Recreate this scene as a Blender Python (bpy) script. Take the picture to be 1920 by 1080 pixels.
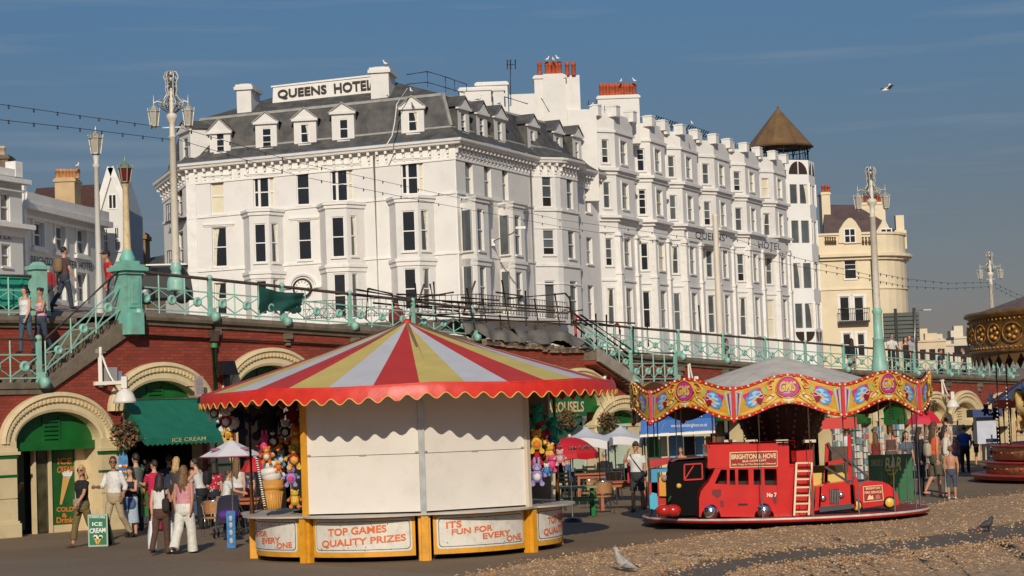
import bpy, math, random
from math import sin, cos, pi, radians, sqrt, atan2
from mathutils import Vector as V, Matrix
from mathutils.geometry import tessellate_polygon
random.seed(7)
for _o in list(bpy.data.objects): bpy.data.objects.remove(_o)
SC = bpy.context.scene
COL = SC.collection
FPX, CH, PITCH, ROLL = 3850.0, 2.5, math.atan(245/3850.0), radians(2.1)
_F = V((0, cos(PITCH), sin(PITCH))); _U0 = V((0, -sin(PITCH), cos(PITCH))); _R0 = V((1, 0, 0))
_R = cos(ROLL)*_R0 - sin(ROLL)*_U0
_U = sin(ROLL)*_R0 + cos(ROLL)*_U0
cam = bpy.data.cameras.new('camera'); camo = bpy.data.objects.new('camera', cam); COL.objects.link(camo)
cam.sensor_width = 36; cam.lens = FPX/1920*36; cam.clip_end = 6000; cam.clip_start = 0.5
_m = Matrix((_R, _U, -_F)).transposed().to_4x4(); _m.translation = V((0, 0, CH)); camo.matrix_world = _m
SC.camera = camo
SUN_EL, SUN_TO = radians(25.5), V((.0, -1, 0)).normalized()
SUNV = V((SUN_TO.x*cos(SUN_EL), SUN_TO.y*cos(SUN_EL), sin(SUN_EL)))
w = bpy.data.worlds.new('World'); SC.world = w; w.use_nodes = True
nt = w.node_tree; nt.nodes.clear()
wo = nt.nodes.new('ShaderNodeOutputWorld'); bg = nt.nodes.new('ShaderNodeBackground'); sky = nt.nodes.new('ShaderNodeTexSky')
sky.sky_type = 'NISHITA'; sky.sun_disc = False; sky.sun_elevation = SUN_EL
sky.sun_rotation = atan2(SUN_TO.x, SUN_TO.y) % (2*pi)
sky.air_density = 1.0; sky.dust_density = 0.3; sky.ozone_density = 3.0; sky.altitude = 0
tint = nt.nodes.new('ShaderNodeMix'); tint.data_type = 'RGBA'; tint.blend_type = 'MULTIPLY'; tint.inputs[0].default_value = 1.0
SKYTINT = tint.inputs[7]
tc = nt.nodes.new('ShaderNodeTexCoord'); mp = nt.nodes.new('ShaderNodeMapping'); mp.inputs['Scale'].default_value = (3.0, 3.0, 42.0)
mp.inputs['Rotation'].default_value = (0, radians(3), 0)
nz = nt.nodes.new('ShaderNodeTexNoise'); nz.inputs['Scale'].default_value = 2.2; nz.inputs['Detail'].default_value = 6
rp = nt.nodes.new('ShaderNodeValToRGB'); rp.color_ramp.elements[0].position = .56; rp.color_ramp.elements[1].position = .85
rp.color_ramp.elements[1].color = (.33, .33, .33, 1)
cl = nt.nodes.new('ShaderNodeMix'); cl.data_type = 'RGBA'; cl.blend_type = 'MIX'; cl.inputs[7].default_value = (3.2, 3.6, 4.0, 1)
sep = nt.nodes.new('ShaderNodeSeparateXYZ'); mixt = nt.nodes.new('ShaderNodeValToRGB'); e = mixt.color_ramp.elements
e[0].position = .0; e[0].color = (.27, .205, .235, 1); e[1].position = .6; e[1].color = (1.12, 1.16, 1.16, 1)
q = e.new(.10); q.color = (.305, .275, .287, 1); q = e.new(.20); q.color = (.32, .40, .455, 1); q = e.new(.27); q.color = (.34, .43, .50, 1)
L = nt.links.new
L(tc.outputs['Generated'], sep.inputs[0]); L(sep.outputs[2], mixt.inputs[0])
L(mixt.outputs[0], SKYTINT); L(sky.outputs[0], tint.inputs[6])
L(tc.outputs['Generated'], mp.inputs[0]); L(mp.outputs[0], nz.inputs['Vector']); L(nz.outputs[0], rp.inputs[0])
L(rp.outputs[0], cl.inputs[0]); L(tint.outputs[2], cl.inputs[6]); L(cl.outputs[2], bg.inputs[0]); L(bg.outputs[0], wo.inputs[0])
bg.inputs[1].default_value = 0.10
sl = bpy.data.lights.new('sun', 'SUN'); sl.energy = 3.5; sl.angle = radians(.5); sl.color = (1.0, .89, .73)
so = bpy.data.objects.new('sun', sl); COL.objects.link(so); so.rotation_euler = SUNV.to_track_quat('Z', 'Y').to_euler()
SC.view_settings.view_transform = 'Standard'; SC.view_settings.look = 'None'; SC.view_settings.exposure = 0; SC.view_settings.gamma = 1
CAM = V((0, 0, CH))
def ray(px, py): return _F + _R*((px-960)/FPX) + _U*((540-py)/FPX)
def W(px, py, Y):
    d = ray(px, py); return CAM + d*(Y/d.y)
def G(px, py, z=0.0):
    d = ray(px, py); return CAM + d*((z-CH)/d.z)
class Plane:                       # a vertical plane through two plan points; t along it, z up, off towards the camera
    def __init__(s, P, Q):
        s.P = V((P[0], P[1])); s.d = (V((Q[0], Q[1]))-s.P).normalized(); s.n = V((s.d.y, -s.d.x))
        if s.n.dot(-s.P) < 0: s.n = -s.n
    def px(s, x, y, off=0.0):
        d = ray(x, y); o = s.P + s.n*off
        k = (o-V((0, 0))).dot(s.n)/(V((d.x, d.y)).dot(s.n)); p = CAM + d*k
        return (V((p.x, p.y))-o).dot(s.d), p.z
    def pt(s, t, z, off=0.0):
        q = s.P + s.d*t + s.n*off; return V((q.x, q.y, z))
    def D(s): return V((s.d.x, s.d.y, 0))
    def N(s): return V((s.n.x, s.n.y, 0))
def interp(tab, x):
    if x <= tab[0][0]: return tab[0][1]
    for (a, b), (c, d) in zip(tab, tab[1:]):
        if x <= c: return b+(d-b)*(x-a)/(c-a)
    return tab[-1][1]
Z = V((0, 0, 1))
def frame_of(d):
    d = d.normalized(); up = Z if abs(d.z) < .95 else V((1, 0, 0))
    x = d.cross(up).normalized(); y = x.cross(d).normalized(); return x, y
class MB:
    def __init__(s): s.v = []; s.f = []; s.m = []; s.s = []; s.uv = None
    def add(s, vs, fs, m=0, sm=False):
        n = len(s.v); s.v += [(p[0], p[1], p[2]) for p in vs]
        for f in fs: s.f.append([i+n for i in f]); s.m.append(m); s.s.append(sm)
    def box(s, c, size, m=0, ax=None, taper=1.0):
        X, Y, Zz = ax if ax else (V((1, 0, 0)), V((0, 1, 0)), Z); c = V(c); a, b, e = [q/2 for q in size]
        vs = []
        for k in (-1, 1):
            q = taper if k > 0 else 1
            for i, j in ((-1, -1), (1, -1), (1, 1), (-1, 1)): vs.append(c+X*(a*i*q)+Y*(b*j*q)+Zz*(e*k))
        s.add(vs, [(3, 2, 1, 0), (4, 5, 6, 7), (0, 1, 5, 4), (1, 2, 6, 5), (2, 3, 7, 6), (3, 0, 4, 7)], m)
    def pbox(s, pl, t0, t1, z0, z1, o0, o1, m=0):
        """box on a Plane"""
        s.add([pl.pt(t, z, o) for z in (z0, z1) for t, o in ((t0, o0), (t1, o0), (t1, o1), (t0, o1))],
              [(3, 2, 1, 0), (4, 5, 6, 7), (0, 1, 5, 4), (1, 2, 6, 5), (2, 3, 7, 6), (3, 0, 4, 7)], m)
    def bar(s, a, b, wd, h=None, m=0):
        a = V(a); b = V(b); d = b-a
        if d.length < 1e-6: return
        x, y = frame_of(d); h = h or wd
        s.box((a+b)/2, (wd, h, d.length), m, (x, y, d.normalized()))
    def tube(s, path, r, seg=8, m=0, cap=True, closed=False):
        path = [V(p) for p in path]; n = len(path); rs = r if isinstance(r, (list, tuple)) else [r]*n; vs = []; px = None
        for i, p in enumerate(path):
            a = path[i-1] if (i > 0 or closed) else p; b = path[(i+1) % n] if (i < n-1 or closed) else p
            d = (b-a).normalized() if (b-a).length > 1e-9 else Z
            if px is None: x, y = frame_of(d)
            else:
                x = px-d*px.dot(d); x = x.normalized() if x.length > 1e-6 else frame_of(d)[0]; y = d.cross(x)
            px = x
            for k in range(seg):
                t = 2*pi*k/seg; vs.append(p+x*(cos(t)*rs[i])+y*(sin(t)*rs[i]))
        fs = []; mN = n if closed else n-1
        for i in range(mN):
            j = (i+1) % n
            for k in range(seg): k2 = (k+1) % seg; fs.append((i*seg+k, i*seg+k2, j*seg+k2, j*seg+k))
        s.add(vs, fs, m, True)
        if cap and not closed:
            s.add(vs[:seg], [tuple(range(seg-1, -1, -1))], m); s.add(vs[-seg:], [tuple(range(seg))], m)
    def lathe(s, prof, c, seg=16, m=0, ax=None, sm=True, a0=0, a1=2*pi):
        """prof: (radius, height) pairs along axis"""
        X, Y, A = ax if ax else (V((1, 0, 0)), V((0, 1, 0)), Z); c = V(c); vs = []; full = abs(a1-a0-2*pi) < 1e-6
        ns = seg if full else seg+1
        for r, h in prof:
            for k in range(ns):
                t = a0+(a1-a0)*k/seg; vs.append(c+X*(cos(t)*r)+Y*(sin(t)*r)+A*h)
        fs = []
        for i in range(len(prof)-1):
            for k in range(seg): k2 = (k+1) % ns; fs.append((i*ns+k, i*ns+k2, (i+1)*ns+k2, (i+1)*ns+k))
        s.add(vs, fs, m, sm)
    def ball(s, c, r, m=0, seg=12, rings=8, sc=(1, 1, 1), ax=None):
        X, Y, A = ax if ax else (V((1, 0, 0)), V((0, 1, 0)), Z); c = V(c); vs = []; fs = []
        for i in range(1, rings):
            ph = pi*i/rings
            for k in range(seg):
                t = 2*pi*k/seg; vs.append(c+X*(r*sc[0]*sin(ph)*cos(t))+Y*(r*sc[1]*sin(ph)*sin(t))+A*(r*sc[2]*cos(ph)))
        top = len(vs); vs.append(c+A*(r*sc[2])); vs.append(c-A*(r*sc[2]))
        for i in range(rings-2):
            for k in range(seg): k2 = (k+1) % seg; fs.append((i*seg+k2, i*seg+k, (i+1)*seg+k, (i+1)*seg+k2))
        for k in range(seg):
            k2 = (k+1) % seg; fs.append((top, k, k2)); fs.append((top+1, (rings-2)*seg+k2, (rings-2)*seg+k))
        s.add(vs, fs, m, True)
    def poly(s, loop, m=0, holes=()):
        """flat polygon, holes allowed"""
        loops = [[V(p) for p in l] for l in [loop]+list(holes)]; allv = [p for l in loops for p in l]
        s.add(allv, [tuple(t) for t in tessellate_polygon(loops)], m)
    def prism(s, loop, vec, m=0, ms=None, holes=()):
        """polygon at loop and at loop+vec plus sides"""
        vec = V(vec); ms = m if ms is None else ms
        s.poly(loop, m, holes); s.poly([V(p)+vec for p in loop], m, [[V(p)+vec for p in h] for h in holes])
        for l in [loop]+list(holes):
            l = [V(p) for p in l]; n = len(l)
            s.add(l+[p+vec for p in l], [(i, (i+1) % n, (i+1) % n+n, i+n) for i in range(n)], ms)
    def grid(s, fn, nu, nv, m=0, sm=True):
        s.add([fn(i/nu, j/nv) for j in range(nv+1) for i in range(nu+1)],
              [(j*(nu+1)+i, j*(nu+1)+i+1, (j+1)*(nu+1)+i+1, (j+1)*(nu+1)+i) for j in range(nv) for i in range(nu)], m, sm)
    def mesh(s, name, mats, off=None):
        me = bpy.data.meshes.new(name); vs = s.v if off is None else [(p[0]-off[0], p[1]-off[1], p[2]-off[2]) for p in s.v]
        me.from_pydata(vs, [], s.f)
        for q in (mats if isinstance(mats, (list, tuple)) else [mats]): me.materials.append(q)
        me.polygons.foreach_set('material_index', s.m); me.polygons.foreach_set('use_smooth', s.s)
        if s.uv:
            u = me.uv_layers.new(name='UVMap')
            for lp in me.loops: u.data[lp.index].uv = s.uv(V(s.v[lp.vertex_index]))
        me.validate(); me.update(); return me
def thing(name, label, cat, loc=(0, 0, 0), rz=0, group=None):
    o = bpy.data.objects.new(name, None); COL.objects.link(o); o.location = loc; o.rotation_euler = (0, 0, rz); o.empty_display_size = .3
    o['label'] = label; o['category'] = cat
    if group: o['group'] = group
    return o
def _chain(o):
    m = o.matrix_basis.copy(); m = o.matrix_parent_inverse @ m
    return (_chain(o.parent) @ m) if o.parent else m
def part(name, mb, mats, parent, label=None, world=True):
    """mesh child; vertices in world coordinates (world=True) or in the parent's own frame"""
    o = bpy.data.objects.new(name, mb.mesh(name, mats)); COL.objects.link(o); o.parent = parent
    if world: o.matrix_parent_inverse = _chain(parent).inverted()
    if label: o['label'] = label
    return o
def single(name, mb, mats, label, cat, loc=None, group=None, kind=None):
    if loc is None:
        xs = [p[0] for p in mb.v]; ys = [p[1] for p in mb.v]; loc = ((min(xs)+max(xs))/2, (min(ys)+max(ys))/2, min(p[2] for p in mb.v))
    o = bpy.data.objects.new(name, mb.mesh(name, mats, loc)); COL.objects.link(o); o.location = loc
    o['label'] = label; o['category'] = cat
    if group: o['group'] = group
    if kind: o['kind'] = kind
    return o
def structure(name, mb, mats, label=None):
    o = bpy.data.objects.new(name, mb.mesh(name, mats)); COL.objects.link(o); o['kind'] = 'structure'
    if label: o['label'] = label
    return o
def dup(root, loc, rz, label, group=None, sc=None):
    def rec(o, par):
        c = o.copy(); COL.objects.link(c)
        if par: c.parent = par
        for ch in o.children: rec(ch, c)
        return c
    r = rec(root, None); r.location = loc; r.rotation_euler = (0, 0, rz); r['label'] = label
    if sc: r.scale = (sc, sc, sc)
    if group: r['group'] = group
    return r
MATS = {}
def mat(name, col, rough=.6, metal=0, noise=None, bump=None, spec=None, coat=0, dirt=None, emit=None):
    """noise=(scale, amount) colour mottling; bump=(scale, strength); dirt=(scale, colour, amount)"""
    if name in MATS: return MATS[name]
    m = bpy.data.materials.new(name); m.use_nodes = True; t = m.node_tree; b = t.nodes['Principled BSDF']
    b.inputs['Base Color'].default_value = (*col, 1); b.inputs['Roughness'].default_value = rough; b.inputs['Metallic'].default_value = metal
    if spec is not None: b.inputs['Specular IOR Level'].default_value = spec
    if coat: b.inputs['Coat Weight'].default_value = coat
    tcn = t.nodes.new('ShaderNodeTexCoord'); out = None
    if noise:
        n = t.nodes.new('ShaderNodeTexNoise'); n.inputs['Scale'].default_value = noise[0]; n.inputs['Detail'].default_value = 6
        t.links.new(tcn.outputs['Object'], n.inputs['Vector']); a = noise[1]
        mx = t.nodes.new('ShaderNodeMix'); mx.data_type = 'RGBA'
        mrn = t.nodes.new('ShaderNodeMapRange'); mrn.inputs[1].default_value = .3; mrn.inputs[2].default_value = .7
        t.links.new(n.outputs[0], mrn.inputs[0]); t.links.new(mrn.outputs[0], mx.inputs[0])
        mx.inputs[6].default_value = (*[c*(1-a) for c in col], 1); mx.inputs[7].default_value = (*[min(1, c*(1+a)) for c in col], 1)
        out = mx.outputs[2]
    if dirt:
        n = t.nodes.new('ShaderNodeTexNoise'); n.inputs['Scale'].default_value = dirt[0]; n.inputs['Detail'].default_value = 8; n.inputs['Roughness'].default_value = .7
        t.links.new(tcn.outputs['Object'], n.inputs['Vector'])
        r = t.nodes.new('ShaderNodeMapRange'); r.inputs[1].default_value = .5; r.inputs[2].default_value = .75; r.inputs[4].default_value = dirt[2]
        t.links.new(n.outputs[0], r.inputs[0])
        mx = t.nodes.new('ShaderNodeMix'); mx.data_type = 'RGBA'; t.links.new(r.outputs[0], mx.inputs[0])
        if out: t.links.new(out, mx.inputs[6])
        else: mx.inputs[6].default_value = (*col, 1)
        mx.inputs[7].default_value = (*dirt[1], 1); out = mx.outputs[2]
    if out: t.links.new(out, b.inputs['Base Color'])
    if bump:
        n = t.nodes.new('ShaderNodeTexNoise'); n.inputs['Scale'].default_value = bump[0]; n.inputs['Detail'].default_value = 5
        t.links.new(tcn.outputs['Object'], n.inputs['Vector'])
        bp = t.nodes.new('ShaderNodeBump'); bp.inputs['Strength'].default_value = bump[1]; bp.inputs['Distance'].default_value = .02
        t.links.new(n.outputs[0], bp.inputs['Height']); t.links.new(bp.outputs[0], b.inputs['Normal'])
    if emit: b.inputs['Emission Color'].default_value = (*emit[0], 1); b.inputs['Emission Strength'].default_value = emit[1]
    MATS[name] = m; return m
def cloth(c, name=None):
    k = name or 'cloth_%02x%02x%02x' % tuple(int(255*x) for x in c)
    return mat(k, c, .85, noise=(14, .14), bump=(30, .25))
stucco = mat('white stucco', (.70, .68, .645), .75, noise=(.45, .05), bump=(3, .12), dirt=(1.3, (.50, .48, .44), .40))
stucco2 = mat('terrace stucco', (.72, .70, .665), .75, noise=(.5, .05), dirt=(1.1, (.50, .48, .44), .40))
trim = mat('white trim paint', (.76, .74, .70), .6, noise=(2, .05), dirt=(2.5, (.45, .42, .37), .45))
wframe = mat('window frame paint', (.74, .72, .68), .45, noise=(5, .05))
glass2 = mat('painted sky sheen glass', (.085, .095, .10), .06, spec=.9, noise=(.6, .4), bump=(1.2, .03))  # paler copy of the window glass, sky reflection painted into its base colour
glass = mat('window glass', (.014, .016, .02), .04, spec=.7, noise=(.7, .35), bump=(1.2, .03))
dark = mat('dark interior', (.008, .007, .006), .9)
curtain = mat('net curtain', (.62, .58, .46), .9, noise=(9, .18))
blind = mat('cream blind', (.66, .60, .44), .8, noise=(3, .05))
slate = mat('slate roof', (.074, .072, .070), .75, noise=(1.6, .4), bump=(7, .6), dirt=(2.2, (.15, .13, .09), .9))
lead = mat('lead flashing', (.30, .29, .26), .6, noise=(3, .2), dirt=(4, (.25, .21, .12), .6))
terracotta = mat('terracotta pot', (.42, .085, .035), .75, noise=(6, .3))
teal = mat('verdigris green paint', (.25, .49, .40), .45, noise=(3, .10), dirt=(5, (.30, .20, .09), .5))
rust = mat('brown rail paint', (.085, .055, .038), .6, noise=(6, .3), bump=(14, .3))
stone = mat('weathered coping', (.17, .135, .095), .85, noise=(2, .25), bump=(9, .5), dirt=(3, (.07, .055, .04), .8))
cream = mat('cream paint', (.66, .53, .31), .6, noise=(2, .06), dirt=(3, (.42, .33, .19), .45))
green = mat('dark green paint', (.010, .115, .022), .35, noise=(2, .18))
greencloth = mat('green awning canvas', (.004, .135, .082), .75, noise=(3, .15), bump=(6, .2))
black = mat('black paint', (.012, .012, .013), .35, noise=(6, .3))
steel = mat('galvanised steel', (.40, .40, .40), .4, .85, noise=(8, .2))
chrome = mat('chrome', (.72, .72, .72), .15, 1)
silver = mat('silver lamp paint', (.44, .42, .37), .45, .35, noise=(7, .25))
red = mat('red gloss paint', (.55, .012, .010), .28, coat=.4, noise=(3, .10))
yellow = mat('yellow paint', (.72, .33, .02), .45, noise=(3, .10), dirt=(5, (.25, .12, .03), .6))
wood = mat('varnished wood', (.26, .105, .035), .45, noise=(6, .35))
gull_w = mat('white feathers', (.75, .74, .72), .8); gull_g = mat('grey feathers', (.33, .32, .31), .8, noise=(25, .4))
_TX = {}
def text2d(s, bold=0.0, shear=0.0):
    k = (s, bold, shear)
    if k not in _TX:
        cu = bpy.data.curves.new('tmp', 'FONT'); cu.body = s; cu.size = 1; cu.offset = bold; cu.shear = shear; cu.resolution_u = 3
        ob = bpy.data.objects.new('tmp', cu)
        me = bpy.data.meshes.new_from_object(ob)
        vs = [(v.co.x, v.co.y) for v in me.vertices]; fs = [tuple(p.vertices) for p in me.polygons]
        bpy.data.objects.remove(ob); bpy.data.curves.remove(cu); bpy.data.meshes.remove(me)
        x0 = min(v[0] for v in vs); x1 = max(v[0] for v in vs); y0 = min(v[1] for v in vs); y1 = max(v[1] for v in vs)
        _TX[k] = ([((x-x0)/(x1-x0), (y-y0)/(y1-y0)) for x, y in vs], fs)
    return _TX[k]
def letter(mb, s, fn, m=0, bold=0.0, shear=0.0, depth=None):
    """fn maps unit text box (0..1,0..1) to 3D"""
    vs, fs = text2d(s, bold, shear); P = [V(fn(a, b)) for a, b in vs]
    if depth is None: mb.add(P, fs, m)
    else:
        d = V(depth); mb.add([p+d for p in P], fs, m)
        cnt = {}
        for f in fs:
            for i in range(len(f)):
                e = (f[i], f[(i+1) % len(f)]); cnt[e] = 1
        for (a, b) in cnt:
            if (b, a) not in cnt: mb.add([P[a], P[b], P[b]+d, P[a]+d], [(0, 1, 2, 3)], m)
def quadfn(p00, p10, p01, p11):
    p00, p10, p01, p11 = V(p00), V(p10), V(p01), V(p11)
    return lambda u, v: (p00*(1-u)+p10*u)*(1-v)+(p01*(1-u)+p11*u)*v
def face_grid(mb, pl, t0, t1, z0, z1, holes, off=0.0, depth=.22, m=0):
    ts = sorted({round(x, 4) for x in [t0, t1]+[h[0] for h in holes]+[h[2] for h in holes] if t0-1e-6 <= x <= t1+1e-6})
    zs = sorted({round(x, 4) for x in [z0, z1]+[h[1] for h in holes]+[h[3] for h in holes] if z0-1e-6 <= x <= z1+1e-6})
    for a, b in zip(ts, ts[1:]):
        for c, d in zip(zs, zs[1:]):
            x, y = (a+b)/2, (c+d)/2
            if any(h[0] < x < h[2] and h[1] < y < h[3] for h in holes): continue
            mb.add([pl.pt(a, c, off), pl.pt(b, c, off), pl.pt(b, d, off), pl.pt(a, d, off)], [(0, 1, 2, 3)], m)
    for h in holes:
        c = [(h[0], h[1]), (h[2], h[1]), (h[2], h[3]), (h[0], h[3])]
        for i in range(4):
            p, q = c[i], c[(i+1) % 4]
            mb.add([pl.pt(p[0], p[1], off), pl.pt(q[0], q[1], off), pl.pt(q[0], q[1], off-depth), pl.pt(p[0], p[1], off-depth)], [(0, 1, 2, 3)], m)
SOFTGLASS = False
def window(parent, pl, r, off=0.0, depth=.22, style='', fw=.06, sill=True, mats=None, sur=0):
    """sash window in hole r=(t0,z0,t1,z1): frame mesh with a pane child"""
    t0, z0, t1, z1 = r; mb = MB(); o = off-depth; zm = z0+(z1-z0)*(.5 if 'o' not in style else .62); f = fw
    mb.pbox(pl, t0, t0+f, z0, z1, o, o+.10); mb.pbox(pl, t1-f, t1, z0, z1, o, o+.10)
    mb.pbox(pl, t0+f, t1-f, z1-f, z1, o, o+.10); mb.pbox(pl, t0+f, t1-f, z0, z0+f*.9, o, o+.10)
    if 'c' not in style: mb.pbox(pl, t0+f, t1-f, zm-f*.5, zm+f*.5, o, o+.09)
    if 'x' in style: mb.pbox(pl, (t0+t1)/2-f*.35, (t0+t1)/2+f*.35, z0+f, z1-f, o, o+.08)
    if 'h' in style: mb.pbox(pl, t0+f, t1-f, zm+(z1-zm)*.5-f*.3, zm+(z1-zm)*.5+f*.3, o, o+.08)
    if sill: mb.pbox(pl, t0-.08, t1+.08, z0-.09, z0-.002, off-depth, off+.09)
    if sur: mb.pbox(pl, t0-sur, t0-.002, z0, z1+sur, off, off+.05); mb.pbox(pl, t1+.002, t1+sur, z0, z1+sur, off, off+.05); mb.pbox(pl, t0-.002, t1+.002, z1+.002, z1+sur, off, off+.05)
    mm = [mats or wframe, curtain, blind, dark]
    if 'b' in style: mb.pbox(pl, t0+f, t1-f, z0+f, z1-f, o-.01, o+.035, 2)
    if 'o' in style:                                  # lower sash pushed up: black gap
        mb.pbox(pl, t0+f, t1-f, z0+f*.9, z0+(zm-z0)*.45, o-.01, o+.03, 3); mb.pbox(pl, t0+f, t1-f, z0+(zm-z0)*.45, z0+(zm-z0)*.45+f*.7, o, o+.08)
    for side in ('l', 'r'):
        if side in style:                             # drawn-back curtain
            wd = (t1-t0-2*f)
            pts = [(0, 0), (.16, 0), (.20, .35), (.30, .7), (.45, 1), (0, 1)]
            loop = [pl.pt((t0+f+wd*p[0]) if side == 'l' else (t1-f-wd*p[0]), z0+f+(z1-z0-2*f)*p[1], o+.03) for p in pts]
            mb.poly(loop, 1)
    win = part('window', mb, mm, parent)
    g = MB(); g.pbox(pl, t0+.01, t1-.01, z0+.01, z1-.01, o-.03, o+.02)
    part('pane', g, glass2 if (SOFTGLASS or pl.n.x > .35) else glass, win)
    return win
def prect(pl, x0, y0, x1, y1, off=0.0):
    """photo rectangle (left-top, right-bottom) laid on a plane -> (t0,z0,t1,z1)"""
    xm = (x0+x1)/2; ym = (y0+y1)/2
    a = pl.px(x0, ym, off)[0]; b = pl.px(x1, ym, off)[0]; zt = pl.px(xm, y0, off)[1]; zb = pl.px(xm, y1, off)[1]
    return (min(a, b), zb, max(a, b), zt)
def ledge(mb, pts, z0, z1, out, m=0, nrm=None):
    """moulding along a plan polyline: pts are 2D with outward normals given per vertex"""
    n = len(pts); lo = [V((p.x, p.y, 0)) for p in pts]; ou = [V((p.x+q.x*out, p.y+q.y*out, 0)) for p, q in zip(pts, nrm)]
    for i in range(n-1):
        a, b, c, d = lo[i], lo[i+1], ou[i+1], ou[i]
        za = z0[i] if isinstance(z0, list) else z0; zb = z0[i+1] if isinstance(z0, list) else z0
        zc = z1[i] if isinstance(z1, list) else z1; zd = z1[i+1] if isinstance(z1, list) else z1
        vs = [a+Z*za, b+Z*zb, c+Z*zb, d+Z*za, a+Z*zc, b+Z*zd, c+Z*zd, d+Z*zc]
        mb.add(vs, [(0, 1, 2, 3), (4, 7, 6, 5), (3, 2, 6, 7), (0, 3, 7, 4), (1, 5, 6, 2), (0, 4, 5, 1)], m)
def normals_of(pts, sgn=1):
    out = []
    for i in range(len(pts)):
        ds = []
        if i > 0: ds.append((pts[i]-pts[i-1]).normalized())
        if i < len(pts)-1: ds.append((pts[i+1]-pts[i]).normalized())
        ns = [V((d.y, -d.x))*sgn for d in ds]; q = sum(ns, V((0, 0))); q.normalize(); k = q.dot(ns[0]); out.append(q/max(k, .35))
    return out
def ground_mat(name, c1, c2, sc, bump, rough=.85):
    m = bpy.data.materials.new(name); m.use_nodes = True; t = m.node_tree; b = t.nodes['Principled BSDF']; b.inputs['Roughness'].default_value = rough
    tcn = t.nodes.new('ShaderNodeTexCoord'); out = []
    for s_, d_ in ((sc*.02, 4), (sc, 6)):
        n = t.nodes.new('ShaderNodeTexNoise'); n.inputs['Scale'].default_value = s_; n.inputs['Detail'].default_value = d_; t.links.new(tcn.outputs['Object'], n.inputs['Vector']); out.append(n)
    ad = t.nodes.new('ShaderNodeMath'); ad.operation = 'ADD'; t.links.new(out[0].outputs[0], ad.inputs[0]); t.links.new(out[1].outputs[0], ad.inputs[1])
    r = t.nodes.new('ShaderNodeMapRange'); r.inputs[1].default_value = .75; r.inputs[2].default_value = 1.25; t.links.new(ad.outputs[0], r.inputs[0])
    mx = t.nodes.new('ShaderNodeMix'); mx.data_type = 'RGBA'; mx.inputs[6].default_value = (*c1, 1); mx.inputs[7].default_value = (*c2, 1)
    t.links.new(r.outputs[0], mx.inputs[0]); t.links.new(mx.outputs[2], b.inputs['Base Color'])
    bp = t.nodes.new('ShaderNodeBump'); bp.inputs['Strength'].default_value = bump; bp.inputs['Distance'].default_value = .02
    t.links.new(out[1].outputs[0], bp.inputs['Height']); t.links.new(bp.outputs[0], b.inputs['Normal']); return m
asphalt = ground_mat('asphalt', (.145, .098, .054), (.24, .165, .093), 14, .35)
tarmac = ground_mat('dark tarmac path', (.105, .078, .052), (.16, .122, .085), 20, .4)
paving = ground_mat('promenade paving', (.17, .12, .09), (.27, .20, .155), 5, .2)
def shingle_mat():
    m = bpy.data.materials.new('beach shingle'); m.use_nodes = True; t = m.node_tree; b = t.nodes['Principled BSDF']; b.inputs['Roughness'].default_value = .75
    tcn = t.nodes.new('ShaderNodeTexCoord'); vo = t.nodes.new('ShaderNodeTexVoronoi'); vo.inputs['Scale'].default_value = 17; t.links.new(tcn.outputs['Object'], vo.inputs['Vector'])
    cr = t.nodes.new('ShaderNodeValToRGB'); sp = t.nodes.new('ShaderNodeSeparateColor'); t.links.new(vo.outputs['Color'], sp.inputs[0]); t.links.new(sp.outputs[0], cr.inputs[0])
    e = cr.color_ramp.elements; e[0].position = 0; e[0].color = (.22, .12, .05, 1); e[1].position = 1; e[1].color = (.60, .46, .29, 1)
    for p, c in ((.3, (.40, .235, .105, 1)), (.6, (.50, .32, .155, 1)), (.85, (.34, .235, .14, 1))): q = e.new(p); q.color = c
    t.links.new(cr.outputs[0], b.inputs['Base Color'])
    bp = t.nodes.new('ShaderNodeBump'); bp.inputs['Strength'].default_value = .6; bp.inputs['Distance'].default_value = .03; bp.invert = True
    t.links.new(vo.outputs['Distance'], bp.inputs['Height']); t.links.new(bp.outputs[0], b.inputs['Normal']); return m
shingle = shingle_mat()
mb = MB(); mb.add([(-1500, -60, 0), (1500, -60, 0), (1500, 2500, 0), (-1500, 2500, 0)], [(0, 1, 2, 3)]); structure('ground', mb, asphalt)
def wob(a, b, n, amp, seed):
    rr = random.Random(seed); out = []
    for i in range(n+1):
        u = i/n; p = V(a)*(1-u)+V(b)*u; out.append(V((p.x+rr.uniform(-amp, amp), p.y+rr.uniform(-amp, amp)*1.4, 0)))
    return out
def polyline(px, n, amp, seed):
    g = [G(x, y) for x, y in px]; out = []
    for i in range(len(g)-1): out += wob(g[i], g[i+1], n, amp, seed+i)[:-1]
    return out+[g[-1]]
UP1 = [(560, 1150), (900, 1077), (1060, 1047), (1300, 1009), (1500, 983), (1700, 950), (1935, 925), (2300, 880)]
LO1 = [(1050, 1150), (1225, 1080), (1325, 1052), (1425, 1035), (1600, 1021), (1700, 1012), (1935, 975), (2300, 930)]
UP2 = [(1200, 1150), (1375, 1080), (1440, 1062), (1560, 1049), (1660, 1040), (1800, 1024), (1935, 1008), (2300, 965)]
LO2 = [(1250, 1180), (2300, 1180)]
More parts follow.
